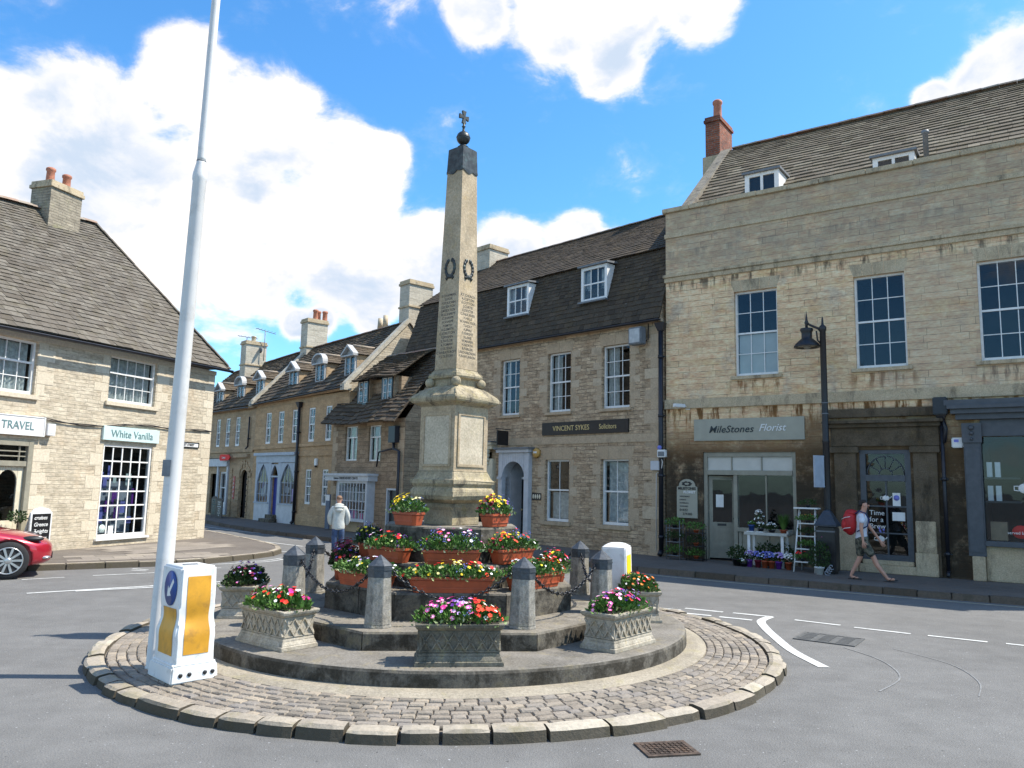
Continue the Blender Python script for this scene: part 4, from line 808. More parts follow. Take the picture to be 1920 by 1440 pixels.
cs = MB(); cs.box(-.1, 3.0, -.38, .04, 1.90, 2.08); cs.box(-.15, 3.05, -.44, .04, 2.08, 2.16); cs.box(.27, .36, -.08, .1, .14, 1.9); cs.box(.78, .88, -.3, .1, .14, 1.9)
cs.box(2.76, 2.86, -.32, .06, .14, 1.9); cs.box(.88, 2.76, -.34, .06, .50, .60); cs.box(.88, 2.76, -.32, .06, 1.82, 1.90)
for i in range(1, 9): xx = .88+1.88*i/9; cs.box(xx-.012, xx+.012, -.315, -.29, .60, 1.82)
for j in range(1, 4):
    zz = .60+1.22*j/4
    for i in range(9): cs.box(.88+1.88*i/9+.013, .88+1.88*(i+1)/9-.013, -.313, -.292, zz-.011, zz+.011)
cs = cs.build('shopfront', M['greyp'], B3)
q_ = MB(); q_.quad((.88, -.295, .6), (2.76, -.295, .6), (2.76, -.295, 1.82), (.88, -.295, 1.82)); q_.build('shop_window', M['glass'], cs)
q_ = MB(); q_.box(.9, 2.74, .5, .52, .5, 1.9); q_.box(.9, 2.74, -.28, .5, .52, .55); q_.box(.36, .78, .5, .52, .14, 1.8); q_.box(.36, .78, .1, .5, .1, .14); q_.build('shop_interior', M['room'], cs)
rr_ = random.Random(5)
for k in range(16):
    bx = MB(); xx = .95+k*.11; kk = rr_.choice(['f_magenta', 'f_blue', 'offw', 'f_pink', 'aqua', 'f_wine']); zb = .56; h = rr_.uniform(.2, .36); bx.box(xx, xx+.08, -.2, -.1, zb, zb+h); bx.build('window_goods', M[kk], cs)
for k in range(7):
    bx = MB(); xx = 1.0+k*.25; bx.box(xx, xx+.16, .0, .02, 1.15, 1.15+rr_.uniform(.3, .6)); bx.build('hanging_towel', M[rr_.choice(['offw', 'curtain', 'aqua', 'blind', 'lead'])], cs)
text('Eastons HABERDASHERY CRAFTS', .125, M['dkletter'], cs, (1.45, -.385, 1.99), bold=.001, xs=.95)
q_ = MB(); q_.box(3.62, 3.68, -.01, .1, .14, 1.68); q_.box(3.68, 4.2, -.01, .1, 1.62, 1.68); q_.build('door_frame', M['greyp'], B3)
q_ = MB(); q_.box(3.68, 4.2, .10, .14, .14, 1.62); q_.build('side_door', M['black'], B3)
q_ = MB(); q_.box(-.3, 3.05, -.05, .0, .12, .5); q_.build('stone_base', M['bandR'], B3)
q_ = MB(); q_.box(3.9, 4.3, -.2, -.02, 3.2, 3.75); q_.tube([(4.1, -.1, 3.2), (4.1, -.1, 3.0), (4.45, -.1, 2.9), (4.45, -.1, .2)], .05, 8); q_.tube([(3.1, -.12, 2.4), (3.2, -.12, 2.9), (4.1, -.12, 3.0)], .03, 6); q_.build('downpipe', M['pipe'], B3)
t = fixed('price_board', 'tall narrow dark notice board with white heading beside the cottage shop door', 'sign', B3, .06, -.25, .14)
mb = MB(); mb.box(-.15, .15, -.05, 0, 0, 1.25); mb.build('panel', plain('notice_blue_grey', (.10, .12, .17), .6), t); mb = MB(); mb.box(-.14, .14, -.056, -.05, 1.02, 1.23); mb.build('heading', M['offw'], t)

# ============================================================ 4  stone terrace beyond
def terrace_dormer(b, xc, y0, z0, z1, kind, w=.34):
    mb = MB(); a, c = xc-w, xc+w; mb.box(a, a+.06, y0, y0+.07, z0, z1); mb.box(c-.06, c, y0, y0+.07, z0, z1); mb.box(a+.06, c-.06, y0, y0+.07, z1-.06, z1); mb.box(a+.06, c-.06, y0-.02, y0+.07, z0, z0+.06); mb.box(xc-.025, xc+.025, y0, y0+.06, z0+.06, z1-.06)
    for zz in (z0+.27, z0+.47): mb.box(a+.06, xc-.025, y0+.02, y0+.04, zz, zz+.016); mb.box(xc+.025, c-.06, y0+.02, y0+.04, zz, zz+.016)
    ov = .10; z = z1; h = .36
    if kind == 'tri':
        mb.prism([(a-ov, z), (c+ov, z), (xc, z+h)], y0+.02, y0+.05)
        for sx in (-1, 1): e = xc+sx*(w+ov); mb.hexa([(e, y0-.16, z-.03), (xc, y0-.16, z+h-.03), (xc, y0+.07, z+h-.03), (e, y0+.07, z-.03)], [(e, y0-.16, z+.05), (xc, y0-.16, z+h+.05), (xc, y0+.07, z+h+.05), (e, y0+.07, z+.05)])
    else:
        k = 10; P = [(xc-(w+ov)*math.cos(math.pi*i/k), z+h*math.sin(math.pi*i/k)) for i in range(k+1)]
        mb.prism(P, y0+.02, y0+.05)
        for (xa, za), (xb, zb) in zip(P, P[1:]): mb.hexa([(xa, y0-.16, za-.02), (xb, y0-.16, zb-.02), (xb, y0+.07, zb-.02), (xa, y0+.07, za-.02)], [(xa, y0-.16, za+.05), (xb, y0-.16, zb+.05), (xb, y0+.07, zb+.05), (xa, y0+.07, za+.05)])
    mb.box(a-ov, c+ov, y0-.14, y0+.05, z-.05, z)
    d = mb.build('dormer', M['dormerp'], b)
    gl = MB(); gl.quad((a+.05, y0+.035, z0+.05), (c-.05, y0+.035, z0+.05), (c-.05, y0+.035, z1-.05), (a+.05, y0+.035, z1-.05)); gl.build('pane', M['glass'], d); curtains(d, a+.06, c-.06, z0+.06, z1-.06, y0+.12, 'both', M['curtain'])
    ck = MB(); D = 1.0
    for xx in (a-.02, c-.02): ck.add([(xx, y0+.07, z0-.3), (xx+.04, y0+.07, z0-.3), (xx+.04, y0+.07, z1), (xx, y0+.07, z1), (xx, y0+D, z1), (xx+.04, y0+D, z1)], [(0, 1, 2, 3), (0, 3, 4), (1, 5, 2), (3, 2, 5, 4)])
    ck.box(a+.02, c-.02, y0+.3, y0+.33, z0, z1); ck.build('dormer_cheek', M['wallT2'], d)
    slates(d, [(a-ov, y0+.05, z), (a-ov, y0+D+.2, z+.02), (xc, y0+D+.25, z+h+.02), (xc, y0+.05, z+h)], 'slateT', .13, .2, .02, int(xc*7)+50, name='dormer_roof'); slates(d, [(c+ov, y0+D+.2, z+.02), (c+ov, y0+.05, z), (xc, y0+.05, z+h), (xc, y0+D+.25, z+h+.02)], 'slateT', .13, .2, .02, int(xc*7)+51, name='dormer_roof')
    rt_ = MB(); rt_.tube([(xc, y0+.1, z+h+.04), (xc, y0+D+.2, z+h+.05)], .055, 6); rt_.build('dormer_ridge', M['ridge'], d)
TA = math.atan2(-.7439, .6683)
B4 = thing('terrace_house', 'long ochre stone terrace house with three dormers, arched blue-door shopfront and tall ashlar chimneys', 'building', (-14.314+.6683*4.2, 38.168-.7439*4.2, 0), TA)
o4 = 4.2
UWT = [(5.28, 5.80), (6.50, 7.02), (7.78, 8.30), (9.22, 9.74), (10.60, 11.08)]; LWT = [(9.19, 9.68), (10.56, 11.02)]
ops = [(a-o4, c-o4, 3.42, 4.78) for a, c in UWT]+[(a-o4, c-o4, .95, 2.32) for a, c in LWT]+[(4.95-o4, 6.05-o4, .98, 2.55, 'arch'), (6.30-o4, 6.98-o4, .42, 2.5, 'arch'), (7.2-o4, 8.42-o4, .94, 2.55, 'arch')]
wall(B4, M['wallT'], 0, 12.35-o4, 0, 5.25, ops, ends=5.0, reveal=.09)
for a, c in UWT: sash(B4, a-o4, c-o4, 3.42, 4.78, 2, 2, 2, y=.025, fr=.06, bar=.03)
for a, c in LWT: sash(B4, a-o4, c-o4, .95, 2.32, 2, 2, 2, y=.025, fr=.06, bar=.03)
bb = MB(); bb.hexa([(0, -.06, 3.18), (8.15, -.06, 3.26), (8.15, .02, 3.26), (0, .02, 3.18)], [(0, -.06, 3.30), (8.15, -.06, 3.38), (8.15, .02, 3.38), (0, .02, 3.30)]); bb.box(4.4, 8.15, -.04, .02, 2.85, 2.93); bb.hexa([(0, -.1, 5.2), (8.15, -.1, 5.30), (8.15, .02, 5.30), (0, .02, 5.2)], [(0, -.14, 5.3), (8.15, -.14, 5.4), (8.15, .02, 5.4), (0, .02, 5.3)]); bb.box(4.4, 8.15, -.05, .0, .12, .55)
bb.build('string_course', M['wallT'], B4)
slates(B4, [(-.0, -.2, 5.24), (8.2, -.2, 5.45), (8.2, 2.5, 8.27), (0, 2.5, 8.1)], 'slateT', .19, .3, .035, 31, jit=.025, sag=.03)
slates(B4, [(8.2, 5.2, 5.3), (0, 5.2, 5.3), (0, 2.5, 8.1), (8.2, 2.5, 8.27)], 'slateT', .35, .5, .03, 32, name='rear_roof')
ridge_tiles(B4, (0, 2.5, 8.14), (8.1, 2.5, 8.3), .08)
for xx, zt in ((0., 8.1), (8.15, 8.28)): gw = MB(); gw.add([(xx, -.22, 5.35), (xx, 0, 5.2), (xx, 5.0, 5.2), (xx, 5.2, 5.35), (xx, 2.5, zt)], [(0, 1, 2, 3, 4)]); gw.build('gable_wall', M['wallL'], B4)
for xx, za, zb, nm in ((.0, 5.25, 8.15, 'gable_coping'), (8.1, 5.38, 8.28, 'gable_coping')):
    q_ = MB(); q_.hexa([(xx-.12, -.25, za-.05), (xx+.14, -.25, za-.05), (xx+.14, 2.5, zb-.05), (xx-.12, 2.5, zb-.05)], [(xx-.12, -.25, za+.16), (xx+.14, -.25, za+.16), (xx+.14, 2.5, zb+.16), (xx-.12, 2.5, zb+.16)]); q_.box(xx-.14, xx+.16, -.32, .0, za-.12, za+.1); q_.build(nm, M['chimS'], B4)
for k, (xc, kd) in enumerate(((7.02-o4, 'tri'), (9.38-o4, 'seg'), (11.72-o4, 'tri'))): terrace_dormer(B4, xc, .30, 5.80+.05*k, 6.54+.08*k, kd, w=.38)
chimney(B4, -.30, .35, 2.1, 3.15, 6.5, 9.42, M['chimS'], pots=[(.1, 2.6), (-.1, 2.85), (.1, 3.1)], neck=8.1, poth=.6)
chimney(B4, 7.45, 8.14, 2.5, 3.65, 6.5, 9.95, M['chimS'], neck=8.9)
mb = MB(); mb.lathe([(.12, 8.3), (.1, 8.75)], 12, (5.9, 2.6)); mb.build('chimney_pot', M['potc'], B4); mb = MB(); mb.lathe([(.12, 8.3), (.1, 8.82)], 12, (6.3, 2.6)); mb.build('chimney_pot', M['potc'], B4)
gutter(B4, 0, 8.1, 5.2, y=-.28, z2=5.40); downpipe(B4, 8.56-o4, .12, 4.85, y=-.1, r=.06)
# arcaded shopfront with three pointed lights
sf = MB(); s0, s1 = 4.78-o4, 8.52-o4
def arcfill(mb, x0, x1, zs, zt, y0, y1, k=8):
    xc = (x0+x1)/2; r = (x1-x0)/2; h = zt-zs
    for i in range(k):
        A = math.pi*i/k; C = math.pi*(i+1)/k; f = lambda q: (xc-r*math.cos(q), zs+h*(1-abs(math.cos(q))**1.6))
        p1, p2 = f(A), f(C); mb.hexa([(p1[0], y0, p1[1]), (p2[0], y0, p2[1]), (p2[0], y1, p2[1]), (p1[0], y1, p1[1])], [(p1[0], y0, zt+.03), (p2[0], y0, zt+.03), (p2[0], y1, zt+.03), (p1[0], y1, zt+.03)])
pst = [(s0, 4.95-o4), (6.05-o4, 6.20-o4), (7.02-o4, 7.20-o4), (8.42-o4, s1)]
for a, c in pst: sf.box(a, c, -.10, -.01, .92, 2.60)
sf.box(6.20-o4, 6.28-o4, -.10, .1, .42, 2.6); sf.box(6.95-o4, 7.02-o4, -.10, .1, .42, 2.6); sf.box(6.28-o4, 6.95-o4, -.09, .0, 1.98, 2.05)
arcfill(sf, 4.95-o4, 6.05-o4, 1.8, 2.55, -.095, -.015); arcfill(sf, 7.2-o4, 8.42-o4, 1.8, 2.55, -.095, -.015); arcfill(sf, 6.28-o4, 6.95-o4, 2.05, 2.5, -.094, -.016)
sf.box(s0, s1, -.12, -.01, 2.60, 2.90); sf.box(s0-.08, s1+.04, -.22, -.01, 2.90, 3.02); sf.box(s0, 6.2-o4, -.14, -.01, .86, .92); sf.box(7.02-o4, s1, -.14, -.01, .86, .92)
for a, c in ((4.95-o4, 6.05-o4), (7.2-o4, 8.42-o4)):
    for i in range(1, 4): xx = a+(c-a)*i/4; sf.box(xx-.014, xx+.014, -.06, -.03, .94, 2.45 if i == 2 else 2.25)
    for zz in (1.25, 1.75): sf.box(a, c, -.058, -.032, zz, zz+.02)
    for i in (1, 3): xx = a+(c-a)*i/4; sf.tube([(xx, -.045, 1.95), (xx+(a+(c-a)/2-xx)*.5, -.045, 2.3), (a+(c-a)/2, -.045, 2.5)], .014, 5)
sf = sf.build('shopfront', M['palebl'], B4)
q_ = MB(); q_.quad((4.95-o4, -.045, .94), (6.05-o4, -.045, .94), (6.05-o4, -.045, 2.58), (4.95-o4, -.045, 2.58)); q_.quad((7.2-o4, -.045, .94), (8.42-o4, -.045, .94), (8.42-o4, -.045, 2.58), (7.2-o4, -.045, 2.58)); q_.build('shop_window', M['glass'], sf)
q_ = MB(); q_.box(4.8-o4, 8.5-o4, .9, .92, .4, 2.7); q_.build('shop_interior', M['room'], sf)
for k in range(10):
    bx = MB(); xx = (5.0+k*.1 if k < 5 else 7.3+(k-5)*.2)-o4; zz = 1.0+rr_.uniform(0, .5); bx.box(xx, xx+.12, .1, .14, zz, zz+rr_.uniform(.2, .6)); bx.build('window_goods', M[rr_.choice(['offw', 'aqua', 'f_lilac', 'palebl', 'offw'])], sf)
for a, c in ((s0, 6.2-o4), (7.02-o4, s1)): q_ = MB(); q_.box(a, c, -.10, -.001, .12, .86); q_.build('stall_riser', M['greyp'], B4)
q_ = MB(); q_.box(6.28-o4, 6.95-o4, .06, .10, .42, 1.98); q_.build('door', plain('royal_blue_door', (.02, .035, .26), .4), B4)
q_ = MB(); q_.box(6.1-o4, 7.1-o4, -.45, .04, .12, .26); q_.box(6.2-o4, 7.02-o4, -.22, .06, .26, .42); q_.build('doorstep', M['step'], B4)
t = fixed('alarm_box', 'small white alarm box on ochre terrace wall above two ground floor windows', 'alarm', B4, 10.1-o4, 0, 2.6); mb = MB(); mb.box(-.09, .09, -.09, 0, -.14, .14); mb.build('alarm_housing', M['white'], t, bevel=.02); mb = MB(); mb.ball((0, -.05, -.16), .05); mb.build('lamp_glass', M['blackiron'], t)

B5 = thing('terrace_house', 'far ochre stone terrace house with three dormers and rusticated arch beside the red wall sign', 'building', (-14.314-.6683*5, 38.168+.7439*5, 0), TA)
o5 = -5.
UW5 = [(-.28, .20), (.86, 1.36), (2.02, 2.52), (-2.6, -2.1)]
ops = [(a-o5, c-o5, 3.40, 4.75) for a, c in UW5]+[(2.95-o5, 3.72-o5, .14, 2.3, 'arch'), (-.6-o5, .2-o5, .2, 2.1), (.5-o5, 1.45-o5, .65, 2.2)]
wall(B5, M['wallT2'], 0, 4.19-o5, 0, 5.15, ops, ends=5.0, reveal=.10)
for a, c in UW5: sash(B5, a-o5, c-o5, 3.40, 4.75, 2, 2, 2, y=.025, fr=.06, bar=.03)
sash(B5, .5-o5, 1.45-o5, .65, 2.2, 2, 1, 1, y=.06, fr=.08, sill='offw')
bb = MB(); bb.box(0, 4.19-o5, -.06, .02, 3.1, 3.22); bb.box(0, 4.19-o5, -.12, .02, 5.08, 5.2); bb.box(2.3-o5, 3.84-o5, -.16, .02, 2.85, 3.0); bb.box(0, 1.7-o5, -.2, .02, 2.85, 2.9); bb.build('string_course', M['wallT2'], B5)
rs = MB()
for k in range(9):
    z = .16+k*.25
    for a, c in ((2.5-o5, 2.92-o5), (3.40+.34-o5, 3.84-o5), (1.75-o5, 2.05-o5)): rs.box(a, c, -.045, -.002, z, z+.2)
for k in range(7):
    A = math.pi*(k+.5)/7; xm, zm = 3.335-o5-.62*math.cos(A), 1.95+.62*math.sin(A); vs = MB(); s0_ = len(rs.v); rs.box(-.09, .09, -.04, -.002, -.17, .17); rs.xf(Matrix.Translation((xm, 0, zm)) @ Matrix.Rotation(-(math.pi/2-A)*-1, 4, 'Y'), s0_)
rs.build('rusticated_blocks', M['wallT2'], B5, bevel=.01)
q_ = MB(); q_.box(2.9-o5, 3.8-o5, .2, .9, .1, 2.4); q_.build('passage', M['room'], B5)
q_ = MB(); q_.box(0, 1.6-o5, -.14, -.0, 2.45, 2.82); q_.box(.32-o5, .48-o5, -.08, 0, .2, 2.45); q_.box(1.47-o5, 1.62-o5, -.08, 0, .2, 2.45); q_.box(.48-o5, 1.47-o5, -.06, 0, .2, .6); q_.build('shopfront', M['greyp'], B5)
q_ = MB(); q_.box(-.6-o5, .2-o5, .2, .5, .2, 2.1); q_.build('shop_doorway', M['room'], B5)
slates(B5, [(0, -.2, 5.15), (9.19, -.2, 5.2), (9.19, 2.5, 8.1), (0, 2.5, 7.75)], 'slateT', .19, .3, .035, 41, jit=.02, sag=.02)
slates(B5, [(9.19, 5.2, 5.2), (0, 5.2, 5.2), (0, 2.5, 7.75), (9.19, 2.5, 8.1)], 'slateT', .35, .5, .03, 42, name='rear_roof')
q_ = MB(); q_.add([(0, 0, 5.1), (0, 5, 5.1), (0, 2.5, 7.7)], [(0, 1, 2)]); q_.build('gable_wall', M['wallT2'], B5)
ridge_tiles(B5, (0, 2.5, 7.8), (9.1, 2.5, 8.12), .08)
for k, (xc, kd) in enumerate(((-.92, 'tri'), (1.60, 'seg'), (3.72, 'tri'))): terrace_dormer(B5, xc-o5, .30, 5.58+.05*k, 6.28+.09*k, kd, w=.38)
chimney(B5, -1.35-o5, -.70-o5, 1.4, 2.5, 6.3, 8.9, M['chimS'], pots=[(-1.0-o5, 1.9)], potm='potc', neck=7.7, poth=.4)
gutter(B5, 0, 8.8, 5.12, y=-.28)
downpipe(B5, 3.70-o5, 3.2, 4.7, y=-.08, r=.035, hopper=False)
def aerial(lab, x, y, z, h, b=B5, n=6, rot=.4):
    t = fixed('tv_aerial', lab, 'aerial', b, x, y, z); mb = MB(); mb.tube([(0, 0, 0), (0, 0, h)], .022, 6); mb.build('mast', M['lead'], t); a = MB(); a.tube([(-.5, 0, h+.05), (.6, 0, h-.1)], .016, 5)
    for k in range(n): xx = -.45+k*.95/(n-1); a.tube([(xx, -.2, h+.05-.1*(xx+.5)), (xx, .2, h+.05-.1*(xx+.5))], .010, 4)
    a.xf(Matrix.Rotation(rot, 4, 'Z')); a.build('antenna', M['lead'], t); return t
aerial('tall thin TV aerial on the far terrace roof, left of the leftmost chimney', -3.3-o5, 2.5, 7.85, 1.8, rot=.9)
t = aerial('TV aerial with small round dish on the right of the leftmost terrace chimney', -.55-o5, 2.3, 8.0, 1.6, rot=1.6); mb = MB(); mb.lathe([(.0, 0), (.1, .01), (.17, .05), (.175, .06)], 14); mb.xf(Matrix.Translation((.0, -.12, .55)) @ Matrix.Rotation(R(90), 4, 'X')); mb.build('dish', M['lead'], t)
t = fixed('wall_sign', 'red lozenge shop sign on the far terrace above the chalkboards', 'sign', B5, 1.62-o5, -.25, 2.86)
mb = MB(); mb.prism([(-.55, -.08), (-.45, -.15), (.5, -.13), (.66, 0), (.5, .13), (-.45, .15), (-.55, .08)], -.04, 0); mb.build('board', M['f_red'], t); mb = MB(); mb.tube([(0, 0, .1), (0, .25, .18)], .015, 6); mb.build('bracket', M['blackiron'], t); text('Lamps', .16, M['offw'], t, (-.05, -.045, 0))
t = fixed('wall_banner', 'narrow upright faded red banner beside the rusticated arch', 'sign', B5, 2.30-o5, -.0, 1.5); mb = MB(); mb.box(-.09, .09, -.03, -.002, -.55, .5); mb.build('banner', plain('faded_red', (.45, .12, .09), .7), t)
for k in range(5): text('LAMPS'[k], .15, M['offw'], t, (0, -.034, .35-.19*k))
for k, (xx, yy, ww, hh, lab, st) in enumerate(((2.05, -.75, .34, .95, 'dark wooden framed chalkboard with curved top outside the far terrace shop', 0), (3.05, -.9, .34, .88, 'square chalkboard covered in pale writing, right of the curved one', 1))):
    t = fixed('pavement_chalkboard', lab, 'chalkboard', B5, xx-o5, yy, .12); mb = MB()
    P = [(-ww, 0), (ww, 0), (ww, hh*.9)]+([(ww*math.cos(math.pi*i/6)*.8, hh*.9+.1*math.sin(math.pi*i/6)) for i in range(7)] if not st else [(ww, hh), (-ww, hh)])+[(-ww, hh*.9)]
    mb.prism(P, -.03, 0); mb.build('frame', plain('dark_oak', (.05, .03, .025), .6), t); q_ = MB(); q_.box(-ww*.8, ww*.8, -.036, -.03, .12, hh*.88); q_.build('slate', M['black'], t)
    for i in range(7): text(('TODAY', 'SOUP', 'fresh bread', 'coffee', 'cakes', 'open all', 'day')[i], .085, M['offw' if st else 'aqletter'], t, (0, -.04, hh*.8-i*.095))

# ============================================================ 5  sunlit rubble building on the left
B6 = thing('corner_building', 'sunlit honey rubble corner building with steep hipped stone slate roof and two shop signs', 'building', (-10.729, 18.749, 0), math.atan2(.9512, .3087))
ops = [(-2.35, -.93, 3.70, 4.93), (1.20, 2.82, 3.80, 5.00), (1.21, 2.88, .32, 2.70), (-2.6, -.84, .14, 2.62)]
wall(B6, M['wallL'], -6.0, 5.22, 0, 5.12, ops, ends=5.4, reveal=.16)
sash(B6, *ops[0], 4, 1, 2, y=.08, curt='full', sill='quoinL', mid=.6, over=.1, sillh=.11); sash(B6, *ops[1], 5, 1, 2, y=.08, curt='full', sill='quoinL', mid=.64, over=.1, sillh=.11)
w = sash(B6, *ops[2], 5, 2, 4, y=.03, fr=.06, bar=.035, sill='offw', glass='glassdark', mid=.66, over=.06, sillh=.06)
q_ = MB(); q_.box(1.28, 2.82, .52, .53, .4, 1.75); q_.build('display_backdrop', M['palebl'], w)
rr_ = random.Random(8)
for k in range(18):
    bx = MB(); xx = 1.35+rr_.random()*1.35; zz = .45+rr_.random()*1.4; bx.box(xx, xx+rr_.uniform(.05, .2), .25+k*.012, .258+k*.012, zz, zz+rr_.uniform(.15, .45)); bx.build('window_goods', M[rr_.choice(['f_blue', 'palebl', 'aqua', 'offw', 'f_purple', 'f_blue', 'slatepaint'])], w)
st = MB(); st.lathe([(.10, 0), (.10, .006)], 18); st.xf(Matrix.Translation((1.42, .045, .56)) @ Matrix.Rotation(R(90), 4, 'X')); st.build('round_sticker', M['aqua'], w); st = MB(); st.box(1.62, 1.78, .045, .05, .40, .62); st.build('card', M['offw'], w)
for x, sd in ((5.20, -1),): quoins(B6, x, .14, 5.0, side=sd, mt='quoinL', wa=.45, wb=.27, h=.26)
for i, (x, sd, a, c) in enumerate(((1.17, -1, 3.75, 5.0), (2.86, 1, 3.75, 5.0), (1.18, -1, .3, 2.7), (2.92, 1, .3, 2.7), (-.80, 1, .2, 2.6), (-.90, 1, 3.7, 4.95), (-2.38, -1, 3.7, 4.95))): quoins(B6, x, a, c, side=sd, mt='quoinL', wa=.42, wb=.22, h=.27, name='window_surround', seed=i+30)
q_ = MB(); q_.hexa([(-6, -.02, 4.90), (5.25, -.02, 5.02), (5.25, .02, 5.02), (-6, .02, 4.90)], [(-6, -.02, 5.12), (5.25, -.02, 5.14), (5.25, .02, 5.14), (-6, .02, 5.12)]); q_.build('eaves_course', M['quoinL'], B6)
EZ = 5.30
slates(B6, [(-6.2, -.30, 5.02), (5.55, -.30, 5.26), (2.6, 2.55, 9.20), (-6.2, 2.55, 7.9+.35)], 'slateL', .13, .20, .019, 61, jit=.010, sag=.03)
slates(B6, [(5.55, -.30, 5.26), (5.55, 5.7, 5.26), (2.6, 2.6, 9.20), (2.6, 2.5, 9.20)], 'slateL', .16, .22, .026, 62, name='hip_roof')
slates(B6, [(5.55, 5.7, 5.26), (-6.2, 5.7, 5.1), (-6.2, 2.55, 8.25), (2.6, 2.55, 9.2)], 'slateL', .4, .5, .03, 63, name='rear_roof')
ridge_tiles(B6, (-6.2, 2.55, 8.3), (2.65, 2.55, 9.24), .10); ridge_tiles(B6, (5.5, -.25, 5.36), (2.65, 2.5, 9.24), .06, .30, 'slateL', 'hip_ridge')
q_ = MB(); q_.add([(-6, 0, 5.1), (-6, 5.4, 5.1), (-6, 2.55, 8.2)], [(0, 1, 2)]); q_.build('gable_wall', M['wallL'], B6)
chimney(B6, .80, 1.80, 2.15, 2.85, 8.0, 9.70, 'chimL', pots=[(1.03, 2.5), (1.55, 2.5)], potr=.12, poth=.54)
gutter(B6, -6.2, 5.5, 4.98, y=-.38, z2=5.2, r=.07)
# arched cream door with fanlight
q_ = MB(); q_.box(-.97, -.84, -.06, .1, .14, 2.62); q_.box(-2.6, -2.48, -.06, .1, .14, 2.62); q_.box(-2.48, -.97, -.06, .1, 2.52, 2.62); q_.box(-2.48, -.97, -.04, .1, 2.06, 2.18)
for zz in (2.27, 2.38): q_.box(-2.48, -.97, -.01, .03, zz, zz+.03)
q_.box(-1.16, -1.13, -.012, .028, 2.18, 2.52)
df = q_.build('door_frame', M['sage'], B6, bevel=.006)
q_ = MB(); q_.box(-2.48, -.97, .04, .045, 2.18, 2.52); q_.build('fanlight_pane', M['glassdark'], df)
def arched_leaf(x0, x1):
    mb = MB(); a, c = x0+.14, x1-.14; zs, zt = 1.7, 1.98; y0, y1 = .03, .08
    mb.box(x0, a, y0, y1, .18, 2.06); mb.box(c, x1, y0, y1, .18, 2.06); mb.box(a, c, y0, y1, .18, .86); mb.box(a+.05, c-.05, y0-.01, y0, .28, .5); mb.box(a+.05, c-.05, y0-.01, y0, .56, .8); k = 10; xc = (a+c)/2; r = (c-a)/2
    for i in range(k):
        A, C = math.pi*i/k, math.pi*(i+1)/k; p1 = (xc-r*math.cos(A), zs+(zt-zs)*math.sin(A)); p2 = (xc-r*math.cos(C), zs+(zt-zs)*math.sin(C)); mb.hexa([(p1[0], y0, p1[1]), (p2[0], y0, p2[1]), (p2[0], y1, p2[1]), (p1[0], y1, p1[1])], [(p1[0], y0, 2.06), (p2[0], y0, 2.06), (p2[0], y1, 2.06), (p1[0], y1, 2.06)])
    d = mb.build('door', M['cream'], df, bevel=.004); g = MB(); g.quad((a, .055, .8), (c, .055, .8), (c, .055, 2.0), (a, .055, 2.0)); g.build('door_pane', M['glassdark'], d)
arched_leaf(-1.72, -.97); arched_leaf(-2.48, -1.73)
q_ = MB(); q_.box(-2.6, -.9, .8, .82, .1, 2.6); q_.build('shop_interior', M['room'], B6)
t = fixed('travel_sign', 'white travel shop fascia with grey capitals, cut off by the left edge', 'sign', B6, -2.4, 0, 2.98)
board(t, 3.45, .40, .12, 'white', 'offw'); text('E TRAVEL', .255, M['aqletter'], t, (.96, -.125, -.01), bold=.0015, xs=.92)
t = fixed('sign_box', 'small white box projecting beside the end of the travel sign', 'box', B6, -.50, 0, 2.93); mb = MB(); mb.box(-.11, .11, -.16, 0, -.14, .14); mb.build('box_housing', M['white'], t, bevel=.01); mb = MB(); mb.box(-.08, .08, -.165, -.16, -.08, .08); mb.build('label_plate', M['offw'], t)
t = fixed('vanilla_sign', 'pale aqua shop sign with grey lettering above the tall gridded window', 'sign', B6, 2.06, 0, 2.98)
board(t, 1.92, .36, .07, 'aqua'); text('White Vanilla', .27, M['aqletter'], t, (0, -.075, -.01), bold=.0005, xs=.98)
t = fixed('street_sign', 'white street nameplate near the corner of the honey stone building', 'sign', B6, 4.22, 0, 2.84); board(t, .9, .12, .02, 'offw', 'black'); text('WEST STREET', .09, M['black'], t, (0, -.024, 0), bold=.001)
t = fixed('wall_cable', 'thin black sagging cable strung along the honey stone wall', 'cable', B6, 0, -.04, 0)
mb = MB()
for dz in (0, .035): mb.tube([(x, 0, 3.22-.12*math.sin(max(0, min(1, (x+.64)/2.4))*math.pi)+dz*math.sin(x*3)+.012*x) for x in [-.64+.2*k for k in range(30)]], .013, 5)
mb.build('wire', M['black'], t)
t = fixed('chalkboard', 'white framed chalkboard with rounded top standing against the honey stone wall', 'chalkboard', B6, -.80, -.42, .12)
mb = MB(); P = [(-.28, .05), (.28, .05), (.28, .92)]+[(.24*math.cos(math.pi*i/8), .94+.09*math.sin(math.pi*i/8)) for i in range(9)]+[(-.28, .92)]; mb.prism(P, -.03, .02); mb.box(-.28, -.22, -.03, .02, 0, .05); mb.box(.22, .28, -.03, .02, 0, .05); mb.hexa([(-.25, .3, 0), (.25, .3, 0), (.25, .33, 0), (-.25, .33, 0)], [(-.25, .02, .9), (.25, .02, .9), (.25, .05, .9), (-.25, .05, .9)]); mb.build('frame', M['white'], t, bevel=.008)
mb = MB(); mb.box(-.235, .235, -.036, -.03, .12, .89); mb.build('slate', M['black'], t)
for k, s_ in enumerate(('cruises', 'Greece', '7 nights', 'Turkey', 'flights')): text(s_, .12, M['offw'], t, (-.20, -.04, .80-.15*k), align='LEFT', shear=.3, bold=.001)
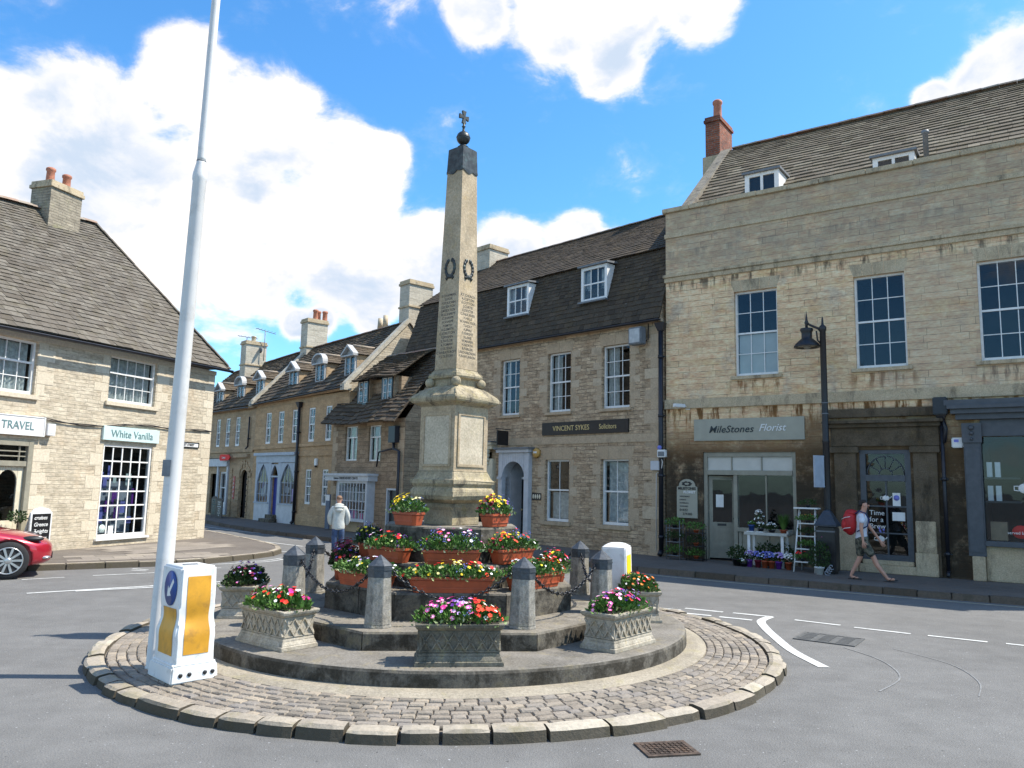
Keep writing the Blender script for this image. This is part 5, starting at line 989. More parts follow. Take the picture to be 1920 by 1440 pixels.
# ============================================================ lamp and litter bin on the right pavement
# ------------------------------------------------------------ ground, roads, pavements
def sheet(name, poly, z, mt):
    me = bpy.data.meshes.new(name); me.from_pydata([(x, y, z) for x, y in poly], [], [tuple(range(len(poly)))]); me.materials.append(M[mt]); o = bpy.data.objects.new(name, me); COL.objects.link(o); tag(o, kind='structure')
    bm = bmesh.new(); bm.from_mesh(me); bmesh.ops.triangulate(bm, faces=bm.faces); bmesh.ops.recalc_face_normals(bm, faces=bm.faces)
    for f in bm.faces:
        if f.normal.z < 0: f.normal_flip()
    bm.to_mesh(me); bm.free(); return o
M['earth'] = asphalt('far_ground', (.10, .105, .10), (.13, .135, .13))
sheet('ground', [(-600, -600), (600, -600), (600, 600), (-600, 600)], -.012, 'earth')
sheet('road', [(-60, -30), (60, -30), (60, 70), (-60, 70)], 0, 'asphalt')
def offs(P, d):       # offset an open polyline to its left
    out = []
    for i, p in enumerate(P):
        a = Vector(P[max(i-1, 0)]); c = Vector(P[min(i+1, len(P)-1)]); t = (c-a).normalized(); out.append((p[0]-t.y*d, p[1]+t.x*d))
    return out
def smooth(P, k=4):
    out = []
    for i in range(len(P)-1):
        p0, p1, p2, p3 = [Vector(P[max(0, min(len(P)-1, j))]) for j in (i-1, i, i+1, i+2)]
        for s in range(k):
            t = s/k; out.append(tuple(.5*((2*p1)+(-p0+p2)*t+(2*p0-5*p1+4*p2-p3)*t*t+(-p0+3*p1-3*p2+p3)*t**3)))
    out.append(tuple(P[-1])); return out
def kerbline(name, P, w=.15, h=.12, L=.75, seed=1, mt='kerb'):
    """kerb stones laid along polyline P (road on its right), top of stones level with the pavement"""
    rnd = random.Random(seed); P = [Vector(p) for p in P]; d = [0]
    for a, c in zip(P, P[1:]): d.append(d[-1]+(c-a).length)
    def at(s):
        s = max(0, min(d[-1]-1e-4, s))
        for i in range(len(d)-1):
            if s <= d[i+1]: t = (s-d[i])/(d[i+1]-d[i]); p = P[i]*(1-t)+P[i+1]*t; tt = (P[i+1]-P[i]).normalized(); return p, Vector((-tt.y, tt.x))
    mb = MB(); s = 0
    while s < d[-1]-.1:
        l = L*rnd.uniform(.7, 1.2); e = min(s+l, d[-1]); hh = h+rnd.uniform(-.006, .008); q = []
        (a, na), (c, nc) = at(s+.006), at(e-.006); j = rnd.uniform(-.01, .01)
        lo = [(*(a-na*(.02+j)), -.02), (*(c-nc*(.02+j)), -.02), (*(c+nc*w), -.02), (*(a+na*w), -.02)]; hi = [(*(a-na*(j-.004)), hh-.004), (*(c-nc*(j-.004)), hh-.004), (*(c+nc*w), hh), (*(a+na*w), hh)]
        mb.hexa(lo, hi); s = e
    o = mb.build(name, M[mt], bevel=.012); tag(o, kind='structure'); return o
# right pavement (in front of buildings 1 and 2), along the terrace and out of frame
KR = smooth([(-46, 62), (-27, 46), (-15.5, 36.2), (-11.2, 31.0), (-8.9, 28.1), (-6.9, 26.1), (-4.9, 24.1), (-2.2, 22.2), (.2, 20.2), (2.3, 18.5), (3.8, 17.25), (5.8, 15.9), (7.6, 14.75), (9.1, 13.9), (14, 10.9), (24, 4.6), (40, -6)], 5)
sheet('right_pavement', [(x, y) for x, y in offs(KR, .13)]+[(60, 0), (60, 80), (-46, 80)], .115, 'pave')
kerbline('right_kerb', KR, seed=3, mt='kerbdk')
KL = smooth([(-40, -3), (-22, 7.9), (-13, 13.3), (-9.3, 15.75), (-7.9, 16.7), (-6.95, 17.35), (-6.4, 18.3), (-5.95, 19.35), (-5.85, 20.3), (-6.15, 21.4), (-6.9, 22.7), (-8.0, 24.2), (-9.6, 26.3), (-12.5, 30.0), (-17, 35.5), (-26, 44), (-44, 60)], 5)
sheet('left_pavement', [(x, y) for x, y in offs(KL, .13)]+[(-60, 60), (-60, -3)], .115, 'pave')
kerbline('left_kerb', KL, seed=5)
M['flagbuff'] = plain('buff_paving', (.30, .255, .20), .85, .15, 3, dirt=((.16, .14, .12), 2.2, .6), bump=.3)
def pavers(name, org, ang, nx, ny, w, l, z=.119, skip=.0, seed=1):
    rnd = random.Random(seed); mb = MB(); c, s = math.cos(ang), math.sin(ang)
    for j in range(ny):
        for i in range(nx):
            a, b_ = i*l+(l*.5 if j % 2 else 0), j*w; P = [(a+.005, b_+.005), (a+l-.005, b_+.005), (a+l-.005, b_+w-.005), (a+.005, b_+w-.005)]; zz = z+rnd.uniform(0, .003)
            mb.add([(org[0]+c*x-s*y, org[1]+s*x+c*y, zz) for x, y in P], [(0, 1, 2, 3)])
    o = mb.build(name, M['flags']); tag(o, kind='structure'); return o
M['flags'] = islandmat('paving_flags', [(.20, .175, .145), (.26, .225, .185), (.23, .20, .17), (.30, .26, .21)], nsc=18, bump=.3)
pavers('left_paving_flags', (-9.1, 16.45), R(34), 5, 3, .42, .62); pavers('left_paving_flags', (-8.6, 18.3), R(62), 5, 5, .42, .62, seed=2)
# painted lines
def stripe(mb, a, c, w, z=.006):
    a, c = Vector(a), Vector(c); t = (c-a).normalized(); n = Vector((-t.y, t.x))*w/2; k = max(1, int((c-a).length/.25))
    for i in range(k): p, q = a+(c-a)*i/k, a+(c-a)*(i+1)/k; mb.quad((*(p-n), z), (*(q-n), z), (*(q+n), z), (*(p+n), z))
def polystripe(mb, P, w, z=.006):
    P = smooth(P, 5); L_, R_ = offs(P, w/2), offs(P, -w/2)
    for i in range(len(P)-1): mb.quad((*R_[i], z), (*R_[i+1], z), (*L_[i+1], z), (*L_[i], z))
mk = MB()
for a, c in (((4.26, 11.87), (4.78, 11.49)), ((4.91, 11.34), (5.50, 10.93)), ((5.68, 10.83), (6.26, 10.46)), ((6.45, 10.38), (7.05, 10.0)), ((7.3, 9.8), (7.9, 9.4))): stripe(mk, a, c, .075)
for a, c in (((2.42, 12.72), (2.72, 12.55)), ((2.52, 12.38), (3.08, 12.08)), ((2.84, 12.76), (3.36, 12.46)), ((3.18, 12.0), (3.60, 11.76)), ((3.50, 12.40), (4.02, 12.10))): stripe(mk, a, c, .085)
polystripe(mk, [(3.98, 12.10), (3.72, 11.72), (3.60, 11.2), (3.50, 10.45), (3.42, 9.6), (3.46, 8.78)], .125)
for a, c in (((-7.68, 12.79), (-5.05, 14.9)), ((-7.1, 13.15), (-5.2, 14.42))): stripe(mk, a, c, .09)
for a, c in (((-8.75, 14.38), (-8.25, 14.86)), ((-7.9, 15.2), (-7.0, 15.85)), ((-7.65, 16.2), (-7.3, 16.1)), ((-7.75, 16.45), (-7.35, 16.3)), ((-6.6, 16.5), (-6.1, 16.95))): stripe(mk, a, c, .06)
polystripe(mk, [(-6.55, 17.55), (-5.6, 18.4), (-5.35, 19.2), (-5.15, 20.0)], .07); polystripe(mk, [(-6.2, 18.1), (-5.75, 18.6), (-5.5, 19.3)], .06)
polystripe(mk, [(-12, 29.0), (-10.3, 26.9), (-8.6, 25.2), (-6.9, 23.7), (-5.9, 22.8)], .08); polystripe(mk, [(-12.5, 31.6), (-11.2, 30.2), (-9.2, 28.2), (-7.6, 27.3), (-6.7, 26.2)], .07); polystripe(mk, [(-6.0, 25.2), (-4.55, 23.8), (-2.3, 22.0)], .06)
stripe(mk, (-6.25, 21.2), (-5.3, 20.7), .07); stripe(mk, (-5.6, 20.2), (-5.0, 19.95), .07)
o = mk.build('road_markings', M['line']); tag(o, kind='structure')
mk = MB(); polystripe(mk, [(x, y) for x, y in offs(KR[42:80], -.30)][::5], .06)
o = mk.build('kerbside_line', M['lineold']); tag(o, kind='structure')
M['scuff'] = plain('tyre_scuff', (.20, .2, .195), .9, .2, 8)
mk = MB(); polystripe(mk, [(4.15, 9.9), (4.28, 9.2), (4.1, 8.4), (3.6, 7.8)], .018, .005); polystripe(mk, [(4.75, 9.9), (5.0, 9.1), (4.85, 8.3), (4.5, 7.7)], .014, .005)
o = mk.build('tyre_arcs', M['scuff']); tag(o, kind='structure')
# iron covers
M['grate'] = plain('worn_grey_iron', (.125, .125, .12), .6, .2, 14, metal=.2)
M['rust'] = plain('rusty_cast_iron', (.10, .07, .05), .6, .4, 18, metal=.3, dirt=((.20, .11, .06), 12, .6))
def cover(lab, loc, rz, w, l, nx, ny, mt='rust'):
    t = thing('drain_cover', lab, 'drain cover', (*loc, .004), rz); f = MB(); e = .035
    f.box(-w/2, w/2, -l/2, -l/2+e, 0, .009); f.box(-w/2, w/2, l/2-e, l/2, 0, .009); f.box(-w/2, -w/2+e, -l/2+e, l/2-e, 0, .009); f.box(w/2-e, w/2, -l/2+e, l/2-e, 0, .009); f.build('frame', M[mt], t)
    g = MB(); g.box(-w/2+e, w/2-e, -l/2+e, l/2-e, 0, .003)
    for i in range(nx):
        for j in range(ny): a = -w/2+e+(w-2*e)*(i+.1)/nx; c = -l/2+e+(l-2*e)*(j+.12)/ny; g.box(a, a+(w-2*e)*.62/nx, c, c+(l-2*e)*.62/ny, .003, .011)
    g.build('plate', M[mt], t)
cover('rusty studded drain cover in the road nearest the camera', (1.19, 5.99), R(12), .40, .30, 9, 6); cover('wide slatted grey drain cover in the road beside the curved white line', (4.18, 10.42), R(-35), .75, .62, 3, 12, 'grate')

# ------------------------------------------------------------ cobbled island
CX, CY = -.72, 9.86
def pol(r, a): return (CX+r*math.cos(a), CY+r*math.sin(a))
isl = thing('cobbled_island', 'round traffic island of worn stone setts and rough kerb stones round the memorial', 'traffic island', (0, 0, 0))
mb = MB(); n = 96; mb.lathe([(3.80, -.02), (3.80, .045), (3.0, .10)], n, (CX, CY), smooth=False); mb.build('bedding', M['joint'], isl)
rnd = random.Random(12); mb = MB(); a = 0
def zr(r): return .072+(3.78-r)*.065
while a < 2*math.pi-.03:
    L = rnd.uniform(.28, .60)/3.85; e = min(a+L, 2*math.pi); k = 4; z = .100+rnd.uniform(-.014, .014); ro = 3.90+rnd.uniform(-.02, .02); ri = 3.735; g_ = .0035; ch = rnd.uniform(.015, .035)
    A = [a+g_+(e-a-2*g_)*i/k for i in range(k+1)]
    jit = [rnd.uniform(-.008, .008) for _ in range(k+1)]
    vs = []
    for i, t in enumerate(A):
        ed = .012 if i in (0, k) else 0
        vs += [(*pol(ro+.01, t), -.02), (*pol(ro+jit[i]-ed, t), z*.74), (*pol(ro-ch+jit[i]-ed, t), z-.004-ed), (*pol(ri+.05, t), z+.006-ed), (*pol(ri+.01, t), z-.012), (*pol(ri, t), .0)]
    fs = []
    for i in range(k):
        for j in range(5): p = i*6+j; fs.append((p, p+6, p+7, p+1))
    fs += [(0, 1, 2, 3, 4, 5), tuple(k*6+j for j in (5, 4, 3, 2, 1, 0))]
    mb.add(vs, fs); a = e
mb.build('kerb_ring', M['kerb'], isl)
mb = MB(); rows = 7; r0, r1 = 3.08, 3.725; dr = (r1-r0)/rows
for j in range(rows):
    ra, rb = r0+dr*j, r0+dr*(j+1); a = rnd.random()*.05; end = a+2*math.pi
    while a < end-.01:
        L = rnd.uniform(.105, .175)/rb; e = min(a+L, end); g_ = .0035; A0, A1 = a+g_/rb*1.1, e-g_/rb*1.1; x0, x1 = ra+g_+rnd.uniform(-.004, .004), rb-g_+rnd.uniform(-.004, .004); z = zr((ra+rb)/2)+rnd.uniform(-.004, .005); tl = [rnd.uniform(-.003, .003) for _ in range(4)]
        C = [(x0, A0), (x1, A0), (x1, A1), (x0, A1)]; b_ = .008
        ctr = ((x0+x1)/2, (A0+A1)/2); I = [(r+(b_ if r < ctr[0] else -b_)*rnd.uniform(.7, 1.4), t+(b_/rb if t < ctr[1] else -b_/rb)*rnd.uniform(.7, 1.4)) for r, t in C]
        vs = [(*pol(r, t), zr(rb)-.05) for r, t in C]+[(*pol(r, t), z-.011) for r, t in C]+[(*pol(r, t), z+tl[i]) for i, (r, t) in enumerate(I)]+[(*pol(*ctr), z+.005)]
        fs = []
        for lv in (0, 4):
            for i in range(4): fs.append((lv+i, lv+(i+1) % 4, lv+4+(i+1) % 4, lv+4+i))
        fs += [(8+i, 8+(i+1) % 4, 12) for i in range(4)]; mb.add(vs, fs); a = e
mb.build('stone_setts', M['sett'], isl)
mb = MB(); mb.lathe([(2.84, .02), (3.08+.0, .06), (3.075, .112), (2.98, .135), (2.84, .14)], 96, (CX, CY), smooth=False); mb.build('mortar_fillet', M['mortar'], isl)

# ------------------------------------------------------------ memorial
wm_ = thing('war_memorial', 'tall stone obelisk memorial on octagonal steps topped by a small dark cross', 'memorial', (CX, CY, 0), R(-85))
def ngon(r, n=8, off=22.5): return [(r*math.cos(R(off)+2*math.pi*i/n), r*math.sin(R(off)+2*math.pi*i/n)) for i in range(n)]
def roundplate(r, z0, z1, name, mt, n=96, lip=.03):
    mb = MB(); mb.lathe([(r+.01, z0), (r, z0+.02), (r-.004, z1-lip), (r-lip*.5, z1-.006), (r-lip*1.3, z1), (.05, z1)], n, smooth=False); return mb.build(name, M[mt], wm_)
roundplate(2.86, .06, .285, 'round_plinth', 'plinth')
def octstep(R_, z0, z1, name, blocks=2, over=.0):
    mb = MB(); P = ngon(R_); rnd = random.Random(int(R_*100))
    for i in range(8):                # each side is made of long stones with thin joints
        a, c = Vector(P[i]), Vector(P[(i+1) % 8]); nrm = ((a+c)/2).normalized(); cuts = [0]+sorted(rnd.uniform(.3, .7) for _ in range(blocks-1))+[1]
        for u, v in zip(cuts, cuts[1:]):
            p, q = a+(c-a)*(u+.003), a+(c-a)*(v-.003); k = .70; j = rnd.uniform(-.004, .004); zt = z1+rnd.uniform(-.003, .003); e = nrm*.012
            lo = [(*(p+nrm*j), z0), (*(q+nrm*j), z0), (*(q*k), z0), (*(p*k), z0)]; mid = [(*(p+nrm*j), zt-.02), (*(q+nrm*j), zt-.02), (*(q*k), zt-.02), (*(p*k), zt-.02)]; hi = [(*(p+nrm*j-e), zt), (*(q+nrm*j-e), zt), (*(q*k), zt), (*(p*k), zt)]
            mb.hexa(lo, mid); mb.hexa([Vector(t)+Vector((0, 0, .0002)) for t in mid], hi)
    mb.prismz([(x*.705, y*.705) for x, y in P], z0, z1-.004)
    return mb.build(name, M['step'], wm_)
octstep(2.22, .28, .46, 'step', 2); octstep(1.54, .45, .745, 'step', 2); octstep(1.15, .735, 1.0, 'step', 1); octstep(.86, .99, 1.395, 'step', 1)
# square pedestal, corner towards the viewer (local +x is the viewer)
def sq(h): return [(h*math.cos(math.pi/2*i), h*math.sin(math.pi/2*i)) for i in range(4)]   # h = half diagonal
def stack(prof, name, mt, bevel=0., subdiv=0):
    mb = MB()
    for (h0, z0), (h1, z1) in zip(prof, prof[1:]):
        if abs(z1-z0) < 1e-6 and abs(h1-h0) < 1e-6: continue
        A, C = sq(h0), sq(h1)
        for i in range(4): j = (i+1) % 4; mb.quad((*A[i], z0), (*A[j], z0), (*C[j], z1), (*C[i], z1))
    h, z = prof[-1]; T = sq(h); mb.quad(*[(*T[i], z) for i in range(4)]); h, z = prof[0]; T = sq(h); mb.quad(*[(*T[i], z) for i in (3, 2, 1, 0)])
    o = mb.build(name, M[mt], wm_)
    bm = bmesh.new(); bm.from_mesh(o.data); bmesh.ops.remove_doubles(bm, verts=bm.verts, dist=1e-4); bmesh.ops.bevel(bm, geom=[e for e in bm.edges if e.calc_face_angle(0) > .35], offset=bevel, segments=2, affect='EDGES', clamp_overlap=True) if bevel else None
    bm.to_mesh(o.data); bm.free(); return o
stack([(.345, 1.39), (.345, 1.58), (.36, 1.60), (.36, 1.655), (.50, 1.70), (.535, 1.75), (.53, 1.81), (.49, 1.85), (.50, 1.87), (.53, 1.885), (.53, 1.93), (.50, 1.945), (.475, 1.98), (.45, 2.03), (.425, 2.05)], 'pedestal_base', 'monud', .008)
stack([(.425, 2.045), (.425, 2.85)], 'pedestal_die', 'monu', .006)
pn = MB(); fr_ = MB()
for i in range(4):
    A = Matrix.Rotation(R(45+90*i), 4, 'Z'); d = .425/math.sqrt(2); w = .30*.82; s0 = len(pn.v); pn.box(d-.02, d+.003, -w+.03, w-.03, 2.13, 2.73); pn.xf(A, s0)
    s0 = len(fr_.v); e = .03
    for p in ((-w, w, 2.10, 2.13), (-w, w, 2.73, 2.76)): fr_.box(d-.02, d+.014, p[0], p[1], p[2], p[3])
    fr_.box(d-.02, d+.014, -w, -w+e, 2.13, 2.73); fr_.box(d-.02, d+.014, w-e, w, 2.13, 2.73); fr_.xf(A, s0)
fr_.build('panel_moulding', M['monu'], wm_); pn.build('inscription_panel', M['panel'], wm_)
stack([(.425, 2.845), (.45, 2.86), (.49, 2.875), (.565, 2.90), (.575, 2.93), (.57, 2.965), (.52, 3.0), (.44, 3.05), (.37, 3.085), (.34, 3.10)], 'cornice', 'monud', .01)
stack([(.33, 3.095), (.27, 3.115), (.27, 3.195), (.335, 3.215), (.345, 3.235), (.335, 3.26), (.30, 3.29), (.272, 3.325)], 'shaft_base', 'monud', .006)
mb = MB()
for i in range(4): a = math.pi/2*i; mb.ball((.325*math.cos(a), .325*math.sin(a), 3.155), .062, 14, 10)
bl = mb.build('stone_balls', M['monud'], wm_)
stack([(.272, 3.32), (.195, 5.97)], 'obelisk_shaft', 'monu', .004)
cp = stack([(.203, 5.96), (.189, 6.275), (.06, 6.335)], 'bronze_cap', 'bronze', .003)
sc = MB()
for i in range(4):
    A = Matrix.Rotation(R(45+90*i), 4, 'Z'); d = .203/math.sqrt(2)+.001; k = 12; P = [(-.143, 5.97)]+[(-.143+.286*j/k, 5.955-.05*abs(math.sin(math.pi*1.5*j/k+math.pi/4*0))*(.3+.7*(1-abs(2*j/k-1)))) for j in range(k+1)]+[(.143, 5.97)]
    s0 = len(sc.v); sc.add([(d-.006, y, z) for y, z in P]+[(d+.004, y, z) for y, z in P], [tuple(range(len(P))), tuple(range(2*len(P)-1, len(P)-1, -1))]+[(j, (j+1) % len(P), (j+1) % len(P)+len(P), j+len(P)) for j in range(len(P))]); sc.xf(A, s0)
sc.build('scalloped_edge', M['bronze'], cp)
mb = MB(); mb.lathe([(.075, 6.325), (.045, 6.35), (.035, 6.37)], 16); mb.ball((0, 0, 6.455), .092, 20, 14); mb.lathe([(.0945, 6.455), (.0945, 6.463)], 20); mb.build('finial_ball', M['bronze'], wm_)
mb = MB()
def arm(ang, l0=.0, l1=.075, w0=.014, w1=.032):
    c, s = math.cos(ang), math.sin(ang); P = [(l0*c-w0*s*-1, l0*s+w0*c*-1), (l1*c+w1*s, l1*s-w1*c), (l1*c-w1*s, l1*s+w1*c), (l0*c-w0*s, l0*s+w0*c)]
    return P
cr_ = MB(); zc = 6.745
for k_, (ang, l1) in enumerate(((0, .078), (math.pi/2, .088), (math.pi, .078), (-math.pi/2, .085))):
    P = arm(ang, .008, l1); P[0] = (.008*math.cos(ang)+.014*math.sin(ang), .008*math.sin(ang)-.014*math.cos(ang)); s0 = len(cr_.v); cr_.prism([(x, z+zc) for x, z in P], -.014, .014)
cr_.box(-.016, .016, -.0145, .0145, zc-.016, zc+.016); cr_.lathe([(.03, 6.54), (.018, 6.56), (.015, 6.60), (.028, 6.615), (.014, 6.63), (.014, 6.68)], 10)
s0 = 0; cr_.xf(Matrix.Rotation(R(130), 4, 'Z'), 0); cr_.build('cross', M['bronze'], wm_)
NAMES = ['E.CHAPMAN', 'G.FOX', 'H.FOUCHIN', 'E.B.SEATON', 'J.M.SEXTON', 'W.G.SHARPE', 'C.SHARPE', 'H.SHARPE', 'P.SMITH', 'A.G.SMITH', 'C.STRETTON', 'T.SWANN', 'E.TAYLOR', 'A.TOMAN', 'C.ULYEAR', 'C.WHEATCROFT', 'F.J.TILSTON']
NAM2 = ['R.T.CHURCH', 'A.CLIFTON', 'G.COTTON', 'J.CURTIS', 'E.DEXTER', 'C.FAULKNER', 'H.HILLS', 'W.HANCOCK', 'T.HOLT', 'A.JINKS', 'F.KNIGHT', 'S.LANE', 'W.MARSH', 'H.NORTH', 'B.PARKER', 'J.RICHARDSON', 'F.RAWLINSON']
slope = math.atan(((.272-.195)/math.sqrt(2))/(5.97-3.32))
for i, nm in ((0, NAM2), (3, NAMES)):
    e = bpy.data.objects.new('inscription', None)
    # text runs along the face: face normal at angle 45+90i (local)
    ang = R(45+90*i) if i == 0 else R(-45)
    for k, s_ in enumerate(nm):
        z = 4.28-.0495*k; hd = .272-(.272-.195)*(z-3.32)/2.65; d = hd/math.sqrt(2)+.0006
        o = text(s_, .046, M['letter'], wm_, (d*math.cos(ang), d*math.sin(ang), z), rot=(R(90)-slope, 0, ang+R(90)), ext=.001, bold=.0004, name='carved_name')
    mb = MB(); k = 26
    for j in range(k):
        t0 = R(-62)+R(304)*j/(k-1)-R(0); cx, cz = .062*math.cos(t0+R(90)+R(62-62)), .095*math.sin(t0+R(90)); cx = .078*math.sin(R(155)*(2*j/(k-1)-1)); cz = -.112*math.cos(R(155)*(2*j/(k-1)-1)); mb.ball((0, cx, cz), .020+.005*(j % 2), 8, 6, (.7, 1, 1.25))
    for sx in (-1, 1): mb.tube([(0, 0, -.095), (.003, sx*.03, -.115), (.003, sx*.055, -.135), (.003, sx*.045, -.155)], [.012, .014, .018, .010], 6); mb.ball((0, sx*.062, -.128), .016, 8, 6)
    z = 4.64; hd = .272-(.272-.195)*(z-3.32)/2.65; mb.xf(Matrix.Translation((hd/math.sqrt(2)*math.cos(ang), hd/math.sqrt(2)*math.sin(ang), z)) @ Matrix.Rotation(ang, 4, 'Z') @ Matrix.Rotation(-slope, 4, 'Y')); mb.build('bronze_wreath', M['bronze'], wm_)
    bpy.data.objects.remove(e)

# ------------------------------------------------------------ bollards and chains
BA = [R(-85-22.5+45*k) for k in range(8)]
def bollard_parts(t):
    mb = MB(); mb.frust(ngon(.150), 0, ngon(.142), .03); mb.frust(ngon(.142), .03, ngon(.122), .49); mb.build('post', M['bollard'], t, bevel=.004)
    mb = MB(); mb.frust(ngon(.126), .488, ngon(.126), .555); mb.frust(ngon(.133), .555, ngon(.133), .575); mb.frust(ngon(.127), .575, ngon(.127), .60); mb.frust(ngon(.133), .60, ngon(.06), .662); mb.frust(ngon(.06), .662, ngon(.004), .705); mb.build('iron_cap', M['iron'], t, bevel=.002)
PL = ['on the front left corner', 'on the front right corner', 'at right, nearer the camera', 'at right, farther back beside the white keep-left box', 'at the back right', 'at the back left', 'at left, farther back', 'at left, nearer the camera']
bols = []
t0 = None
for k in range(8):
    a = BA[k]; x, y = pol(1.90, a)
    if k in (4, 5) and False: continue
    if t0 is None: t = t0 = thing('stone_bollard', '', 'bollard'); bollard_parts(t)
    else: t = copy_tree(t0)
    t.location = (x, y, .46); t.rotation_euler = (R(random.uniform(-.6, .6)), R(random.uniform(-.6, .6)), R(-85)); tag(t, 'octagonal stone bollard with dark iron cap '+PL[k], 'bollard', 'chained bollards round the memorial'); bols.append((x, y))
def chainspan(p, q, sag, name, lab):
    n = 40; pts = []
    for i in range(n+1): u = i/n; v = Vector(p).lerp(Vector(q), u); v.z -= sag*(1-(2*u-1)**2); pts.append(v)
    L = sum((b-a).length for a, b in zip(pts, pts[1:])); N_ = int(L/.043); mb = MB(); d = [0]
    for a, b in zip(pts, pts[1:]): d.append(d[-1]+(b-a).length)
    mid = (Vector(p)+Vector(q))/2
    for j in range(N_):
        s = (j+.5)*L/N_
        i = max(k for k in range(len(d)) if d[k] <= s+1e-9); i = min(i, n-1); f = (s-d[i])/(d[i+1]-d[i]); c = pts[i].lerp(pts[i+1], f); tn = (pts[i+1]-pts[i]).normalized(); side = tn.cross(Vector((0, 0, 1))).normalized(); upv_ = side.cross(tn)
        w = side if j % 2 else upv_; ring = [c+tn*.030*math.cos(2*math.pi*k/10)+w*.017*math.sin(2*math.pi*k/10) for k in range(10)]; mb.tube(ring, .0062, 5, closed=True)
        if j % 4 == 0:
            for sg in (-1, 1):
                for dd_ in (Vector((0, 0, 1)), side): mb.tube([c+dd_*sg*.004, c+dd_*sg*.042], [.006, .0012], 4)
    o = mb.build(name, M['chain'], None); o.data.transform(Matrix.Translation(-mid)); o.location = mid; return tag(o, lab, 'chain', 'chains between the stone bollards')
CL = ['spiked black chain sagging in front between the two front bollards', 'spiked black chain on the right front corner of the steps', 'spiked black chain between the two right-hand bollards', 'spiked black chain at the back right of the steps', None, 'spiked black chain at the back left of the steps', 'spiked black chain between the two left-hand bollards', 'spiked black chain on the left front corner of the steps']
for k in range(8):
    if CL[k] is None: continue
    (x0, y0), (x1, y1) = bols[k], bols[(k+1) % 8]; d = Vector((x1-x0, y1-y0)).normalized()*.12
    chainspan((x0+d.x, y0+d.y, 1.0), (x1-d.x, y1-d.y, 1.0), .27, 'chain', CL[k])

# ------------------------------------------------------------ flowers
def foliage(name, parent, c, rx, ry, rz_, n, ls, mt, seed, up=.5, low=.0):
    """leaf clump filling a mound: many small folded leaves on short stems"""
    rnd = random.Random(seed); mb = MB()
    for i in range(n):
        while True:
            u, v, w = rnd.uniform(-1, 1), rnd.uniform(-1, 1), rnd.uniform(low, 1)
            q = abs(u)**2.6+abs(v)**2.6+w*w
            if q < 1 and q > .12: break
        hb = .72+.5*noise.noise(Vector((u*2.2+seed, v*2.2, seed*.37))); p = Vector((c[0]+u*rx*(1.04+.12*hb), c[1]+v*ry*(1.04+.12*hb), c[2]+w*rz_*(.62+.45*hb))); d = Vector((u*.8+rnd.uniform(-.7, .7), v*.8+rnd.uniform(-.7, .7), up+rnd.uniform(-.3, .8))).normalized()
        s = d.cross(Vector((rnd.uniform(-1, 1), rnd.uniform(-1, 1), rnd.uniform(-.3, 1)))).normalized(); L = ls*rnd.uniform(.6, 1.35); wv = L*rnd.uniform(.25, .42); f = d.cross(s)*L*.15
        mb.add([p, p+d*L*.45+s*wv+f, p+d*L, p+d*L*.45-s*wv+f, p+d*L*.5], [(0, 1, 4), (1, 2, 4), (2, 3, 4), (3, 0, 4)])
    return mb.build(name, M[mt], parent)
def blooms(name, parent, c, rx, ry, rz_, n, r, key, seed, face=(.0, -.5, .7), eye=None, kind='pet', reg=(-1, 1)):
    rnd = random.Random(seed); mb = MB(); me_ = MB()
    for i in range(n):
        while True:
            u, v = rnd.uniform(*reg), rnd.uniform(-1, 1)
            if abs(u)**2.6+abs(v)**2.6 < 1: break
        w = math.sqrt(max(0, 1-abs(u)**2.6-abs(v)**2.6)); w = w*rnd.uniform(.72, 1.22)+.02
        p = Vector((c[0]+u*rx, c[1]+v*ry, c[2]+w*rz_)); nr = (Vector((u*.9, v*.9, w+.15))+Vector(face)*.8+Vector([rnd.uniform(-.45, .45) for _ in range(3)])).normalized(); p += nr*.012
        a = nr.orthogonal().normalized(); b_ = nr.cross(a); k = 5; R_ = r*rnd.uniform(.75, 1.15); ph = rnd.random()*6
        if kind == 'pet':
            vs = [p-nr*R_*.28]; m_ = k*3
            for j in range(m_): t = ph+2*math.pi*j/m_; rr = R_*(1.0 if j % 3 else .80); vs.append(p+(a*math.cos(t)+b_*math.sin(t))*rr+nr*(.0 if j % 3 else R_*.04))
            mb.add(vs, [(0, 1+j, 1+(j+1) % m_) for j in range(m_)], True)
            if eye: ring = [p-nr*R_*.06+(a*math.cos(2*math.pi*j/8)+b_*math.sin(2*math.pi*j/8))*R_*.34 for j in range(8)]; me_.add(ring, [tuple(range(8))])
        else:              # sprig of tiny flowers
            for j in range(7):
                q = p+Vector([rnd.uniform(-1, 1) for _ in range(3)])*R_*1.5; rr = R_*.42; n2_ = (nr+Vector([rnd.uniform(-.6, .6) for _ in range(3)])).normalized(); a2 = n2_.orthogonal().normalized(); b2 = n2_.cross(a2); mb.add([q]+[q+(a2*math.cos(2*math.pi*t/6)+b2*math.sin(2*math.pi*t/6))*rr*(1 if t % 2 else .6) for t in range(6)], [(0, 1+t, 1+(t+1) % 6) for t in range(6)])
    o = mb.build(name, M['f_'+key], parent)
    if eye: me_.build('flower_eyes', M['f_'+eye], o)
    return o
